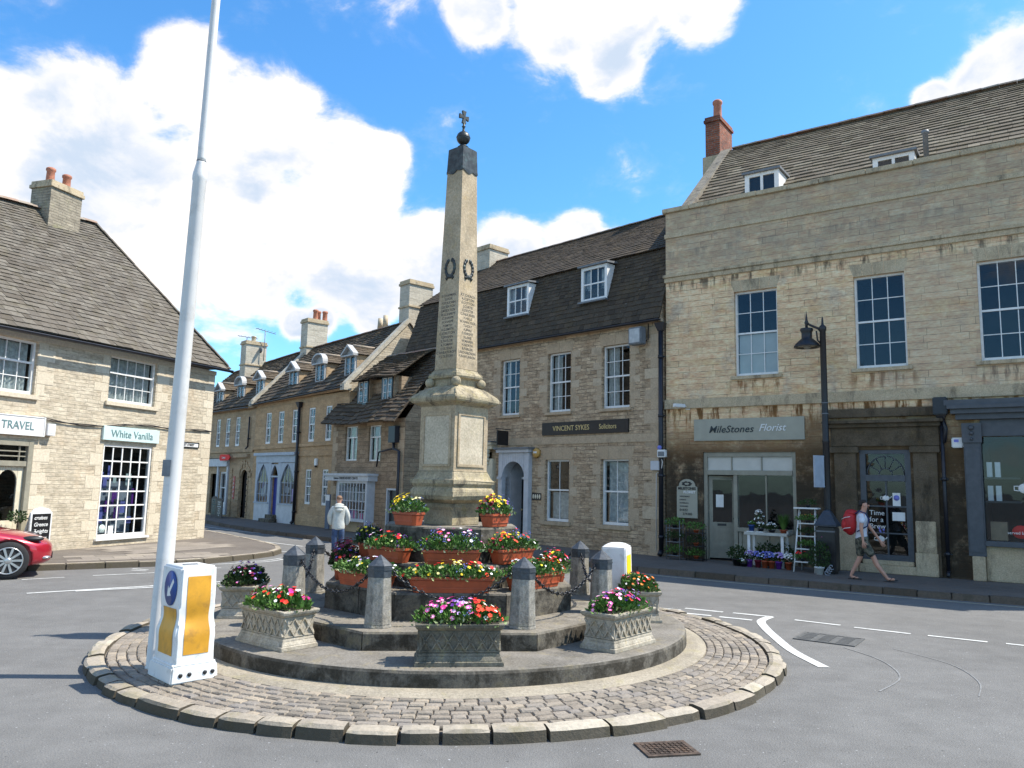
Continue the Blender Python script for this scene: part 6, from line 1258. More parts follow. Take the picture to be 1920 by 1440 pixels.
def bed(lab, loc, rz, rx, ry, rz_, leaves, fl, ls=.055, mt='leaf', seed=1, pale=0, cat='flowers', group=None):
    t = thing('bedding_flowers', lab, cat, loc, rz, group); rz_ *= .82
    foliage('foliage', t, (0, 0, -.01), rx, ry, rz_*.93, leaves, ls, mt, seed)
    if pale: foliage('trailing_leaves', t, (0, -ry*.5, -.03), rx*1.02, ry*.75, rz_*.5, pale, ls*.8, 'leafpale', seed+5)
    for i, (key, n, r, eye, kind, reg) in enumerate(fl): blooms('blooms', t, (0, 0, 0), rx*1.04, ry*1.08, rz_, int(n*1.6), r*.70, key, seed*31+i, eye=eye, kind=kind, reg=reg)
    return t
P_ = 'pet'; G_ = 'sprig'
def place(a, r, z): x, y = pol(r, R(a)); return (x, y, z), R(a+90)
# terracotta troughs
def trough(L, D=.21, H=.17):
    t = thing('terracotta_trough', '', 'trough'); mb = MB(); k = .80
    def rr(l, d, c=.035): return [(-l/2+c, -d/2), (l/2-c, -d/2), (l/2, -d/2+c), (l/2, d/2-c), (l/2-c, d/2), (-l/2+c, d/2), (-l/2, d/2-c), (-l/2, -d/2+c)]
    mb.frust(rr(L*.86, D*k), 0, rr(L*.97, D*.98), H-.035); mb.frust(rr(L*.97, D*.98), H-.0355, rr(L, D+.02), H-.03); mb.frust(rr(L, D+.02), H-.03, rr(L, D+.02), H); mb.build('trough_body', M['terra'], t, bevel=.004)
    q_ = MB(); q_.prismz(rr(L-.04, D-.02), H, H+.012); q_.build('soil', M['soil'], t)
    q_ = MB(); e = .45*L
    for z in (.045,): q_.box(-e+.03, e-.03, -D/2*.9-.004, -D/2*.86, z, z+.012)
    q_.build('moulded_band', M['terra'], t); return t
TR = [  # angle, radius, z, length, where, flowers label, blooms, rx scale, height
 (-85, 1.33, .745, .92, 'lower front', 'yellow, red and blue pansies and petunias in the lower front trough', [('yellow', 16, .026, 'wine', P_, (-1, 1)), ('red', 9, .032, None, P_, (-1, 1)), ('cream', 12, .024, 'yellow', P_, (-1, 1)), ('blue', 9, .02, None, G_, (-.2, .5)), ('white', 9, .022, None, P_, (.5, 1))], .17),
 (-130, 1.33, .745, .86, 'lower front left', 'pale yellow and white trailing flowers in the lower left trough', [('white', 13, .024, 'purple', P_, (-1, 1)), ('cream', 12, .022, None, P_, (-1, 1)), ('lilac', 5, .022, None, P_, (-1, 1)), ('yellow', 6, .02, None, P_, (-1, 1))], .17),
 (-40, 1.33, .745, .86, 'lower front right', 'red geraniums and white petunias in the lower right trough', [('red', 20, .03, None, P_, (.1, 1)), ('white', 18, .022, 'purple', P_, (-1, 1)), ('scarlet', 8, .03, None, P_, (.2, 1)), ('yellow', 7, .022, None, P_, (-1, 1))], .21),
 (-172, 1.28, .745, .75, 'lower left', 'dark red leaves with purple petunias in the lower left-hand trough', [('wine', 42, .04, None, P_, (-1, 1)), ('scarlet', 12, .035, None, P_, (-1, 1)), ('purple', 9, .036, 'lilac', P_, (-1, 1)), ('magenta', 6, .028, None, P_, (-1, 1)), ('orange', 8, .024, None, P_, (-.4, .4))], .30),
 (3, 1.30, .745, .75, 'lower right', 'pink and red flowers spilling over the lower right-hand trough', [('red', 12, .03, None, P_, (-1, 1)), ('pink', 14, .03, 'white', P_, (-1, 1)), ('yellow', 7, .024, None, P_, (-1, 1)), ('blue', 4, .02, None, G_, (-1, 1))], .22),
 (-85, 1.00, 1.0, .66, 'upper front', 'blue lobelia with pink petunias in the upper front trough', [('blue', 26, .022, None, G_, (-1, 1)), ('pink', 13, .03, 'white', P_, (-1, 1)), ('scarlet', 5, .026, None, P_, (-1, -.3)), ('white', 5, .026, 'wine', P_, (.2, 1))], .24),
 (-130, 1.00, 1.0, .62, 'upper front left', 'green trailing plants with a few red flowers in the upper left trough', [('red', 8, .034, None, P_, (-.3, 1)), ('pink', 3, .03, 'white', P_, (-1, -.3)), ('white', 3, .032, 'purple', P_, (-1, -.5)), ('cream', 4, .02, None, P_, (-1, 1)), ('purple', 7, .02, None, G_, (.3, 1))], .19),
 (-40, 1.00, 1.0, .66, 'upper front right', 'mixed red, yellow, blue and white flowers in the upper right trough', [('scarlet', 12, .028, None, P_, (-1, -.2)), ('wine', 8, .028, None, P_, (-1, -.3)), ('yellow', 9, .026, 'wine', P_, (-.8, 0)), ('blue', 14, .022, None, G_, (-.3, .6)), ('white', 9, .032, None, P_, (.4, 1)), ('red', 5, .03, None, P_, (.1, .6))], .22),
 (-176, 1.0, 1.0, .6, 'upper left', 'dark purple foliage tipped with yellow in the upper left-hand trough', [('purple', 16, .024, None, G_, (-1, 1)), ('yellow', 9, .024, None, P_, (-.2, 1)), ('white', 5, .018, None, P_, (-1, 1))], .26),
 (-132, .70, 1.398, .42, 'top left', 'yellow blooms and lilac petunias in the top trough left of the pedestal', [('yellow', 30, .03, None, P_, (-.9, .0)), ('lilac', 7, .03, 'white', P_, (-1, -.3)), ('cream', 5, .024, None, P_, (0, 1)), ('blue', 5, .016, None, G_, (.2, 1)), ('purple', 3, .026, None, P_, (-1, -.5))], .21),
 (-38, .70, 1.398, .40, 'top right', 'yellow daisies with wine and blue flowers in the top trough right of the pedestal', [('yellow', 22, .032, 'orange', P_, (-.7, .4)), ('wine', 16, .03, None, P_, (-1, -.3)), ('blue', 12, .02, None, G_, (.3, 1)), ('cream', 5, .026, None, P_, (-.2, .4)), ('purple', 3, .026, None, P_, (0, .4))], .22)]
for k, (a, r, z, L, where, lab, fl, hh) in enumerate(TR):
    loc, rz = place(a, r, z); t = trough(L, .20 if z < 1.2 else .19, .165 if z < 1.2 else .155); t.location = loc; t.rotation_euler = (0, 0, rz); tag(t, f'terracotta plastic trough on the memorial steps, {where} position', 'trough', 'terracotta troughs on the memorial steps')
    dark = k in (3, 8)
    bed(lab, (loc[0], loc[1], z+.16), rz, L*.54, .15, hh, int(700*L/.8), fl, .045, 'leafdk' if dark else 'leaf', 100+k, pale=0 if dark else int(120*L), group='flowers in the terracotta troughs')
# cast stone planters with lattice sides
def planter():
    t = thing('stone_planter', '', 'planter'); L, D = .80, .42
    def rc(l, d): return [(-l/2, -d/2), (l/2, -d/2), (l/2, d/2), (-l/2, d/2)]
    mb = MB(); pr = [(0, .0, 0), (0, .035, 0), (-.012, .05, 0), (-.03, .095, 0), (-.034, .122, 0), (-.045, .13, 0), (-.038, .325, 0), (-.035, .338, 0), (-.008, .365, 0), (0.0, .385, 0), (0.0, .405, 0)]
    for (a, z0, _), (b_, z1, _) in zip(pr, pr[1:]): mb.frust(rc(L+a*2, D+a*2), z0, rc(L+b_*2, D+b_*2), z1)
    mb.v = [v for v in mb.v]; o = mb.build('planter_body', M['caststone'], t, bevel=.004)
    q_ = MB(); q_.prismz(rc(L-.09, D-.09), .404, .412); q_.build('soil', M['soil'], t)
    lt = MB()
    def lattice(w, place_):
        n = max(2, round(w/.10)); z0, z1 = .145, .32; dx = w/n
        for i in range(n):
            x0 = -w/2+i*dx
            for xa, xb in ((x0, x0+dx), (x0+dx, x0)):
                d = Vector((xb-xa, 0, z1-z0)).normalized(); s = Vector((-d.z, 0, d.x))*.0055; A, C = Vector((xa, 0, z0)), Vector((xb, 0, z1)); s0 = len(lt.v)
                lt.hexa([A-s, C-s, C+s, A+s], [v+Vector((0, -.018, 0)) for v in (A-s, C-s, C+s, A+s)]); lt.xf(place_, s0)
            s0 = len(lt.v)
            for k in range(5): an = 2*math.pi*k/5; lt.ball((x0+dx/2*(1 if i < n else 0)+.016*math.cos(an), -.006, (z0+z1)/2+.016*math.sin(an)), .012, 6, 4, (1, .7, 1))
            lt.xf(place_, s0)
        s0 = len(lt.v); lt.box(-w/2-.01, w/2+.01, -.012, 0, .322, .332); lt.box(-w/2-.01, w/2+.01, -.012, 0, .132, .143); lt.xf(place_, s0)
    l, d = L-.088, D-.088
    lattice(l, Matrix.Translation((0, -d/2, 0))); lattice(l, Matrix.Rotation(math.pi, 4, 'Z') @ Matrix.Translation((0, -d/2, 0))); lattice(d, Matrix.Rotation(math.pi/2, 4, 'Z') @ Matrix.Translation((0, -l/2, 0))); lattice(d, Matrix.Rotation(-math.pi/2, 4, 'Z') @ Matrix.Translation((0, -l/2, 0)))
    lt.build('lattice_relief', M['caststone'], t); return t
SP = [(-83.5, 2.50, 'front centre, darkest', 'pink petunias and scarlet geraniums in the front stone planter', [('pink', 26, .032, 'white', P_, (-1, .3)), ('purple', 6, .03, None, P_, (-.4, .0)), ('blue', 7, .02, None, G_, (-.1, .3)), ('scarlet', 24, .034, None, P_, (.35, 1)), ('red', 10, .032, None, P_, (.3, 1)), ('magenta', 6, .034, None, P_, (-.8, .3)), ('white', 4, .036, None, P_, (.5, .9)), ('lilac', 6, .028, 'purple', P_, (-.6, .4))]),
      (-130, 2.43, 'left front, with lattice sides', 'red and white flowers with pink petunias in the left front stone planter', [('scarlet', 15, .034, None, P_, (-.8, .7)), ('red', 7, .034, None, P_, (.2, 1)), ('white', 6, .03, None, P_, (0, .6)), ('pink', 10, .028, 'white', P_, (-1, -.4)), ('magenta', 6, .032, None, P_, (.0, 1)), ('cream', 6, .02, None, P_, (-.4, .2))]),
      (-176, 2.46, 'left back, half in shade', 'purple petunias over pale leaves in the left rear stone planter', [('purple', 10, .03, None, P_, (-1, 1)), ('pink', 8, .03, 'white', P_, (-1, 1)), ('lilac', 6, .03, 'purple', P_, (-1, 1)), ('wine', 20, .03, None, P_, (-.3, 1)), ('white', 12, .02, None, P_, (-1, 1)), ('magenta', 4, .03, None, P_, (0, 1))]),
      (-40, 2.45, 'right front, brightly lit', 'magenta, pink and blue petunias in the right front stone planter', [('pink', 11, .032, 'white', P_, (-1, -.2)), ('magenta', 8, .036, None, P_, (-.2, 1)), ('scarlet', 7, .03, None, P_, (-.3, .3)), ('purple', 8, .028, None, P_, (-.5, .2)), ('blue', 9, .022, None, G_, (-.2, .6)), ('lilac', 6, .03, 'white', P_, (-.3, 1)), ('white', 3, .024, None, P_, (.4, 1))]),
      (4, 2.36, 'right back, beside the road', 'red, orange and white flowers in the right rear stone planter', [('red', 14, .032, None, P_, (-1, 1)), ('scarlet', 9, .03, None, P_, (-1, 1)), ('pink', 9, .028, 'white', P_, (-1, 1)), ('white', 10, .026, None, P_, (-1, 1)), ('orange', 6, .03, None, P_, (-1, 0))])]
t0 = None
for k, (a, r, where, lab, fl) in enumerate(SP):
    loc, rz = place(a, r, .285)
    if t0 is None: t = t0 = planter()
    else: t = copy_tree(t0)
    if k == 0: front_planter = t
    t.location = loc; t.scale = (1, 1, .90); t.rotation_euler = (0, 0, rz); tag(t, f'rectangular cast stone planter, {where}', 'planter', 'stone planters round the memorial')
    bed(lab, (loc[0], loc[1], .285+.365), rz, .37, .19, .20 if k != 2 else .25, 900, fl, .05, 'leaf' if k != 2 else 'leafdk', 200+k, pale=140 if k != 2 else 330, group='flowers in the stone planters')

for c in kids(front_planter):        # the front one takes a darker copy of the cast stone
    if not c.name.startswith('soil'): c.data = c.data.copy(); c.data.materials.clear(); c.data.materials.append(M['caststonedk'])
# ------------------------------------------------------------ white pole and keep-left boxes
t = thing('white_lamp_column', 'very tall white lamp column rising beside the dented keep-left box', 'pole', (-3.35, 7.74, .085)); t.rotation_euler = (0, R(.8), 0)
mb = MB(); mb.lathe([(.095, 0), (.092, .02), (.086, .03), (.081, 1.2), (.066, 4.85), (.073, 4.87), (.073, 4.91), (.068, 4.95), (.048, 5.05), (.046, 5.08)], 32); mb.build('lower_shaft', M['whitecol'], t)
mb = MB(); mb.lathe([(.0455, 5.07), (.0445, 5.11), (.042, 9.4), (.03, 9.45)], 28); mb.build('upper_shaft', M['whitecol'], t)
mb = MB(); mb.lathe([(.048, 5.065), (.048, 5.08)], 24); mb.build('joint_band', M['lead'], t)
mb = MB(); mb.box(-.04, .04, -.0075, 0, 0, .16); mb.xf(Matrix.Translation((-.03, -.083, 1.82)) @ Matrix.Rotation(R(0), 4, 'Z')); mb.build('access_label', M['lead'], t)
M['amber'] = plain('amber_reflective_panel', (.62, .30, .02), .45, .12, 4, dirt=((.25, .13, .03), 5, .65))
M['yellow'] = plain('yellow_reflective_panel', (.85, .60, .01), .5, .05, 4)
M['scuffed'] = plain('scuffed_white_plastic', (.72, .72, .70), .4, .05, 4, dirt=((.30, .30, .27), 7, .5))
M['roadblue'] = plain('road_sign_blue', (.015, .06, .24), .4, .1, 5, dirt=((.2, .22, .25), 9, .3))
def dentbox(t, hw, hd, zb, zt, dent, seam, tm, bm_mat, body):
    """tapered plastic bollard shell, crumpled where vehicles have struck it"""
    def q(ax, side, u, v):     # point on a face; u along, v up
        z = zb+(zt-zb)*v; tp = 1-.10*v
        pin = dent*math.exp(-((v-.47)/.11)**2)*(1+.35*math.sin(u*5+ax*2)); bul = dent*.4*math.exp(-((v-.30)/.09)**2)
        w_, d_ = hw*tp-pin+bul, hd*tp-pin*.8+bul*.8
        cr = .018
        if ax == 0: x = (2*u-1)*w_; y = -d_*side; y += side*dent*.5*math.exp(-((v-.42)/.07)**2)*math.exp(-((u-.25)/.22)**2)
        else: y = (2*u-1)*d_; x = w_*side
        return (x, y, z)
    mb = MB()
    for ax, sd in ((0, 1), (1, 1), (0, -1), (1, -1)): grid(mb, lambda u, v, ax=ax, sd=sd: q(ax, sd, u, v), 14, 36)
    bm_ = bmesh.new(); me = bpy.data.meshes.new('x'); me.from_pydata(mb.v, [], mb.f); bm_.from_mesh(me); bmesh.ops.remove_doubles(bm_, verts=bm_.verts, dist=.004); me2 = bpy.data.meshes.new(body); bm_.normal_update(); bmesh.ops.recalc_face_normals(bm_, faces=bm_.faces)
    top = [e for e in bm_.edges if e.is_boundary and all(abs(v.co.z-zt) < .01 for v in e.verts)]; bmesh.ops.holes_fill(bm_, edges=top)
    bmesh.ops.bevel(bm_, geom=[e for e in bm_.edges if e.is_manifold and e.calc_face_angle(0) > 1.0], offset=.016, segments=3, affect='EDGES', clamp_overlap=True)
    for f in bm_.faces: f.smooth = True
    bm_.to_mesh(me2); bm_.free(); me2.materials.append(M[tm]); o = bpy.data.objects.new(body, me2); COL.objects.link(o); o.parent = t
    return q
def facepanel(t, q, ax, side, u0, u1, v0, v1, name, mt, off=.004):
    mb = MB()
    def f(a, b_):
        p = q(ax, side, u0+(u1-u0)*a, v0+(v1-v0)*b_); return (p[0]+(off*side if ax else 0), p[1]-(off*side if not ax else 0), p[2])
    grid(mb, f, 12, 26); return mb.build(name, M[mt], t)
t = thing('keep_left_box', 'crumpled white keep-left bollard with amber panels and blue arrow beside the tall pole', 'traffic bollard', (-2.955, 7.41, .095), R(45))
mb = MB(); mb.frust([(-.215, -.265), (.215, -.265), (.215, .265), (-.215, .265)], 0, [(-.205, -.255), (.205, -.255), (.205, .255), (-.205, .255)], .145); mb.frust([(-.205, -.255), (.205, -.255), (.205, .255), (-.205, .255)], .1449, [(-.18, -.23), (.18, -.23), (.18, .23), (-.18, .23)], .17); mb.build('base', M['scuffed'], t, bevel=.012)
bt = MB()
for x in (-.13, -.05, .09, .17): bt.lathe([(.016, 0), (.016, .008), (.009, .009)], 10, (0, 0)); 
bt = MB()
for x in (-.13, -.05, .09, .16): s0 = len(bt.v); bt.lathe([(.019, 0), (.019, .006), (.009, .010)], 10); bt.xf(Matrix.Translation((x, -.262, .07)) @ Matrix.Rotation(R(90), 4, 'X'), s0)
bt.build('bolts', M['blackiron'], t)
q = dentbox(t, .182, .232, .16, 1.0, .019, 0, 'scuffed', None, 'shell')
facepanel(t, q, 0, 1, .20, .84, .09, .90, 'amber_panel', 'amber'); facepanel(t, q, 1, -1, .14, .80, .08, .56, 'amber_panel', 'amber')
sg = MB(); c = q(1, -1, .45, .765); sg.lathe([(.135, 0), (.135, .004)], 32); sg.xf(Matrix.Translation((c[0]-.004, c[1], c[2])) @ Matrix.Rotation(R(-90), 4, 'Y') @ Matrix.Rotation(0, 4, 'Z') @ Matrix.Diagonal((1.15, 1., 1, 1))); sgn = sg.build('blue_disc', M['roadblue'], t)
ar = MB()   # arrow pointing down and to the left as seen from the road
def AR(pts, x): return [(x, c[1]+p[0], c[2]+p[1]) for p in pts]
cs45, X = math.cos(R(45)), c[0]-.009
def rot45(p): return (-(p[0]*cs45-p[1]*cs45), (p[0]*cs45+p[1]*cs45))
sh = [(.018, .095), (-.018, .095), (-.018, -.03), (-.055, -.03), (0, -.10), (.055, -.03), (.018, -.03)]
V = []
for p in sh:
    xx, zz = p[0]*cs45+p[1]*cs45, -p[0]*cs45+p[1]*cs45; V.append((-xx*.9, zz*1.1))
ar.add([(X, c[1]+a, c[2]+b_) for a, b_ in V]+[(X+.003, c[1]+a, c[2]+b_) for a, b_ in V], [tuple(range(7)), tuple(range(13, 6, -1))]+[(i, (i+1) % 7, (i+1) % 7+7, i+7) for i in range(7)]); ar.build('white_arrow', M['offw'], sgn)
tp = MB(); tp.prismz([(-.07, -.03), (.06, -.05), (.08, .04), (-.05, .06)], 1.0, 1.006); tp.build('tape_patch', M['lead'], t)
t = thing('keep_left_box', 'clean white keep-left bollard with bright yellow panel behind the right-hand bollards', 'traffic bollard', (1.42, 10.41, .09), R(-19))
mb = MB(); mb.box(-.19, .19, -.25, .25, 0, .14); mb.build('base', M['white'], t, bevel=.02)
q = dentbox(t, .175, .235, .14, 1.04, .0, 0, 'white', None, 'shell'); facepanel(t, q, 1, 1, .18, .82, .10, .88, 'yellow_panel', 'yellow'); facepanel(t, q, 1, -1, .18, .82, .10, .88, 'yellow_panel', 'yellow')
mb = MB(); grid(mb, lambda u, v: ((2*u-1)*.152, (2*v-1)*.207, 1.035+.05*(1-(2*u-1)**4)*(1-(2*v-1)**4)), 10, 10); mb.build('domed_top', M['white'], t)

# ------------------------------------------------------------ street lamp with litter bin at its foot
def onR(u, y, z=.115): return onB((u, y, z))
BZ = B.rotation_euler.z
lp = onR(4.22, -.62)
t = thing('street_lamp', 'tall black street lamp with swan-neck bracket and hanging shade before the ashlar wall', 'street lamp', lp, BZ)
mb = MB(); mb.lathe([(.11, 0), (.11, .9), (.09, .98), (.078, 1.1), (.074, 2.9), (.085, 2.92), (.072, 2.96), (.068, 5.5), (.085, 5.52), (.085, 5.6), (.03, 5.66), (.02, 5.8), (.002, 5.86)], 18); mb.build('column', M['blackiron'], t)
mb = MB(); mb.tube([(0, 0, 5.45), (-.10, 0, 5.58), (-.25, 0, 5.66), (-.34, 0, 5.72)], .028, 8); mb.tube([(0, 0, 5.15), (-.12, 0, 5.30), (-.14, 0, 5.52)], .018, 8); mb.lathe([(.03, 5.55), (.035, 5.7), (.05, 5.74), (.03, 5.8), (.022, 5.88), (.002, 6.03)], 12, (-.36, 0)); mb.build('bracket', M['blackiron'], t)
mb = MB(); mb.lathe([(.05, 5.62), (.14, 5.60), (.15, 5.56), (.12, 5.50), (.12, 5.36), (.17, 5.32), (.27, 5.22), (.30, 5.17), (.30, 5.15), (.26, 5.17), (.10, 5.28), (.02, 5.3)], 24, (-.36, 0)); sh_ = mb.build('lamp_shade', M['blackiron'], t)
mb = MB(); mb.lathe([(.24, 5.185), (.25, 5.175), (.02, 5.17)], 24, (-.36, 0)); mb.ball((-.36, 0, 5.16), .085, 14, 8, (1, 1, .7)); mb.build('lamp_bowl', plain('clouded_lamp_bowl', (.25, .25, .22), .2), sh_)
for z in (3.55, 3.80): mb = MB(); mb.lathe([(.079, z), (.079, z+.025)], 16); mb.build('strap', M['lead'], t)
t = thing('flag_sign', 'narrow white upright panel clamped to the black lamp column', 'sign', onR(4.22, -.62, 2.35), BZ+R(62)); mb = MB(); mb.box(-.02, .02, -.40, -.10, -.36, .36); mb.xf(Matrix.Rotation(R(-90), 4, 'Z')); mb.build('panel', M['palebl'], t); mb = MB(); mb.box(-.1, .06, -.012, .012, .33, .35); mb.box(-.1, .06, -.012, .012, -.35, -.33); mb.build('clamps', M['lead'], t)
t = thing('litter_bin', 'black square litter bin with pyramid lid at the foot of the street lamp', 'litter bin', onR(4.30, -1.02), BZ)
mb = MB(); mb.box(-.20, .20, -.20, .20, .04, 1.0); mb.box(-.17, .17, -.17, .17, 0, .04); mb.build('bin_body', M['black'], t, bevel=.015)
mb = MB(); s4 = lambda r: [(-r, -r), (r, -r), (r, r), (-r, r)]; mb.frust(s4(.235), 1.02, s4(.235), 1.05); mb.frust(s4(.235), 1.05, s4(.07), 1.36); mb.frust(s4(.07), 1.36, s4(.03), 1.38); mb.build('pyramid_lid', plain('bin_blue_grey', (.035, .045, .06), .4, .15, 9), t, bevel=.006); mb = MB(); mb.box(-.20, .20, -.205, -.20, .90, .93); mb.build('rim_strip', M['lead'], t)

# ------------------------------------------------------------ florist's display
def pot(t, r=.09, h=.17, mt='terra', c=(0, 0)):
    mb = MB(); mb.lathe([(r*.72, 0), (r*.95, h*.82), (r*1.08, h*.82), (r*1.08, h), (r*.95, h), (r*.9, h-.015)], 14, c); return mb.build('pot', M[mt], t)
def potplant(lab, u, y, z, r, h, potm, fr_, fh, nleaf, fl=None, leaf='leaf', ls=.05, seed=1, cat='pot plant', group=None):
    t = thing('potted_plant', lab, cat, onR(u, y, z), BZ, group); pot(t, r, h, potm); foliage('foliage', t, (0, 0, h+fh*.35), fr_, fr_, fh*.75, nleaf, ls, leaf, seed, low=-.5)
    for i, (key, n, rr, eye, kind, reg) in enumerate(fl or []): blooms('blooms', t, (0, 0, h+fh*.35), fr_, fr_, fh*.8, n, rr, key, seed*3+i, eye=eye, kind=kind, reg=reg)
    return t
t = thing('display_table', 'white wooden trestle table of plants outside the florist window', 'table', onR(2.86, -.62), BZ)
mb = MB(); mb.box(-.50, .50, -.22, .22, .74, .775); mb.box(-.50, .50, -.245, -.22, .73, .80); mb.box(.48, .52, -.20, .22, .775, .85); mb.build('tabletop', plain('weathered_white_wood', (.46, .45, .40), .7, .12, 7), t, bevel=.004)
for x in (-.40, .38):
    for y in (-.19, .19): mb = MB(); mb.box(x-.032, x+.032, y-.02, y+.02, 0, .74); mb.build('leg', M['white'], t)
T_ = .115+.775
def cratetray(lab, u, y, z, w, d, h, mt): t = thing('plant_tray', lab, 'tray', onR(u, y, z), BZ); mb = MB(); mb.box(-w/2, w/2, -d/2, d/2, 0, .01); [mb.box(*b_) for b_ in ((-w/2, w/2, -d/2, -d/2+.008, .01, h), (-w/2, w/2, d/2-.008, d/2, .01, h), (-w/2, -w/2+.008, -d/2+.008, d/2-.008, .01, h), (w/2-.008, w/2, -d/2+.008, d/2-.008, .01, h))]; mb.build('tray_body', M[mt], t); return t
cratetray('white shallow tray at the left end of the florist table', 2.48, -.66, T_, .17, .24, .04, 'offw'); cratetray('white shallow tray second from the left on the florist table', 2.70, -.66, T_, .18, .24, .04, 'offw')
potplant('bright blue wrapped plant at the left end of the florist table', 2.48, -.66, T_+.012, .075, .17, 'roadblue', .07, .06, 60, [('white', 6, .018, None, P_, (-1, 1))], seed=3)
potplant('dark pot of small white daisies, second on the florist table', 2.70, -.66, T_+.012, .07, .09, 'black', .12, .12, 140, [('white', 34, .016, None, P_, (-1, 1))], 'leafdk', .04, 4)
potplant('pot of white alyssum in the middle of the florist table', 2.95, -.64, T_, .08, .08, 'black', .12, .13, 140, [('white', 36, .017, None, P_, (-1, 1))], 'leafdk', .04, 5)
potplant('white orchid-like plant at the back of the florist table', 2.62, -.50, T_, .05, .12, 'offw', .10, .36, 60, [('white', 26, .028, None, P_, (-1, 1))], 'leafdk', .05, 6)
def grassy(lab, u, y, z, potm, h, n, seed, spread=.16, mt='leaf'):
    t = thing('grass_plant', lab, 'pot plant', onR(u, y, z), BZ); pot(t, .085, .10, potm); rnd = random.Random(seed); mb = MB()
    for i in range(n):
        a = rnd.random()*6.28; l = rnd.uniform(.5, 1); s = rnd.uniform(.3, 1)*spread; d = Vector((math.cos(a), math.sin(a), 0)); w = Vector((-d.y, d.x, 0))*.004; p0 = Vector((0, 0, .09))+d*.03; p1 = p0+d*s*.45+Vector((0, 0, h*l*.6)); p2 = p0+d*s*1.1+Vector((0, 0, h*l*.95)); mb.add([p0-w, p0+w, p1+w, p1-w, p2], [(0, 1, 2, 3), (3, 2, 4)])
    mb.build('foliage', M[mt], t)
grassy('feathery grass in a terracotta pot at the right end of the florist table', 3.22, -.62, T_, 'terra', .42, 420, 9)
for k, (u, key, pm, lab) in enumerate(((2.52, 'lilac', 'f_purple', 'pale blue flowers in a purple wrapped pot, leftmost on the pavement under the table'), (2.72, 'blue', 'f_wine', 'blue hydrangea in a wine pot, second from the left under the table'), (2.88, 'blue', 'terra', 'blue hydrangea in a terracotta pot, third from the left under the table'), (3.04, 'blue', 'terra', 'blue hydrangea in a terracotta pot, fourth from the left under the table'), (3.20, 'lilac', 'f_purple', 'lilac hydrangea in a purple pot, fifth from the left under the table'), (3.42, 'white', 'terra', 'pale flowers in a terracotta pot at the right foot of the table'))):
    potplant(lab, u, -.98, .115, .075, .17, pm, .11, .15, 90, [(key, 46, .026, None, P_, (-1, 1)), ('palepet' if False else 'white', 6, .02, None, P_, (-1, 1))], 'leafdk', .045, 20+k, group='flower pots in a row under the florist table')
potplant('round dark green shrub in a black pot left of the florist table', 2.22, -.95, .115, .12, .17, 'black', .19, .26, 420, None, 'leafdk', .05, 31); potplant('low black bowl of white flowers beside the round shrub', 2.40, -1.02, .115, .09, .08, 'black', .12, .10, 100, [('white', 16, .02, None, P_, (-1, 1))], 'leafdk', .04, 32)
foll = [('leafy green plant on the ground under the back of the florist table', 2.75, -.45), ('second leafy plant under the back of the florist table, nearer the ladder', 3.15, -.45)]
for k, (lab, u, y) in enumerate(foll): potplant(lab, u, y, .115, .1, .18, 'terra', .2, .34, 260, None, 'leafdk', .06, 35+k)
t = thing('step_ladder', 'white folding step ladder used as a plant stand beside the florist window', 'step ladder', onR(3.86, -1.02), BZ)
mb = MB()
for x0, x1 in ((-.24, -.17), (.22, .17)): mb.tube([(x0, -.28, 0), (x1, .02, 1.38)], .018, 6); mb.tube([(x0*.95, .34, 0), (x1, .06, 1.36)], .014, 6)
mb.build('rails', M['white'], t)
for k, z in enumerate((.22, .50, .78, 1.06)): mb = MB(); y = -.28+.30*z/1.38; w = .23-.05*z/1.38; mb.box(-w, w, y-.02, y+.10, z-.012, z+.012); mb.build('tread', M['offw'], t)
mb = MB(); mb.box(-.26, .26, -.12, .16, 1.385, 1.415); mb.build('platform', M['white'], t)
for k, (dy, z, sc_, mt_, lab) in enumerate(((-.19, .235, 'red', 'leaf', 'pink-red geranium on the lowest ladder tread'), (-.12, .515, None, 'leaf', 'green seedlings on the second ladder tread'), (-.06, .795, None, 'leafdk', 'dark green tray plant on the third ladder tread'), (-.02, 1.075, 'orange', 'leaf', 'trailing green plants with orange buds on the fourth ladder tread'), (.02, 1.418, None, 'leafdk', 'dark plants on the top platform of the ladder'))):
    t = potplant(lab, 3.86+(.02 if k else -.08), -1.02+dy, .115+z, .06, .05, 'black', .17 if k != 3 else .24, .12, 150 if k != 3 else 240, [(sc_, 14 if sc_ == 'red' else 12, .03 if sc_ == 'red' else .014, None, P_, (-1, .6))] if sc_ else None, mt_, .045, 50+k)
potplant('dark bushy shrub with white wrapped pot in front of the litter bin', 4.20, -1.42, .115, .10, .16, 'offw', .19, .52, 520, [('pink', 4, .014, None, P_, (-1, 1))], 'leafdk', .05, 61)
t = thing('garden_ornament', 'small pale scrollwork ornament beside the wrapped shrub pot', 'ornament', onR(4.42, -1.50), BZ); mb = MB()
for k in range(4): mb.tube([(.05*math.cos(a_/2)*(.4+a_*.08)+.03*(k-1.5), 0, .06+.07*k*.6+.05*math.sin(a_/2)*(.4+a_*.08)) for a_ in range(12)], .008, 5)
mb.build('scrolls', M['palebl'], t)
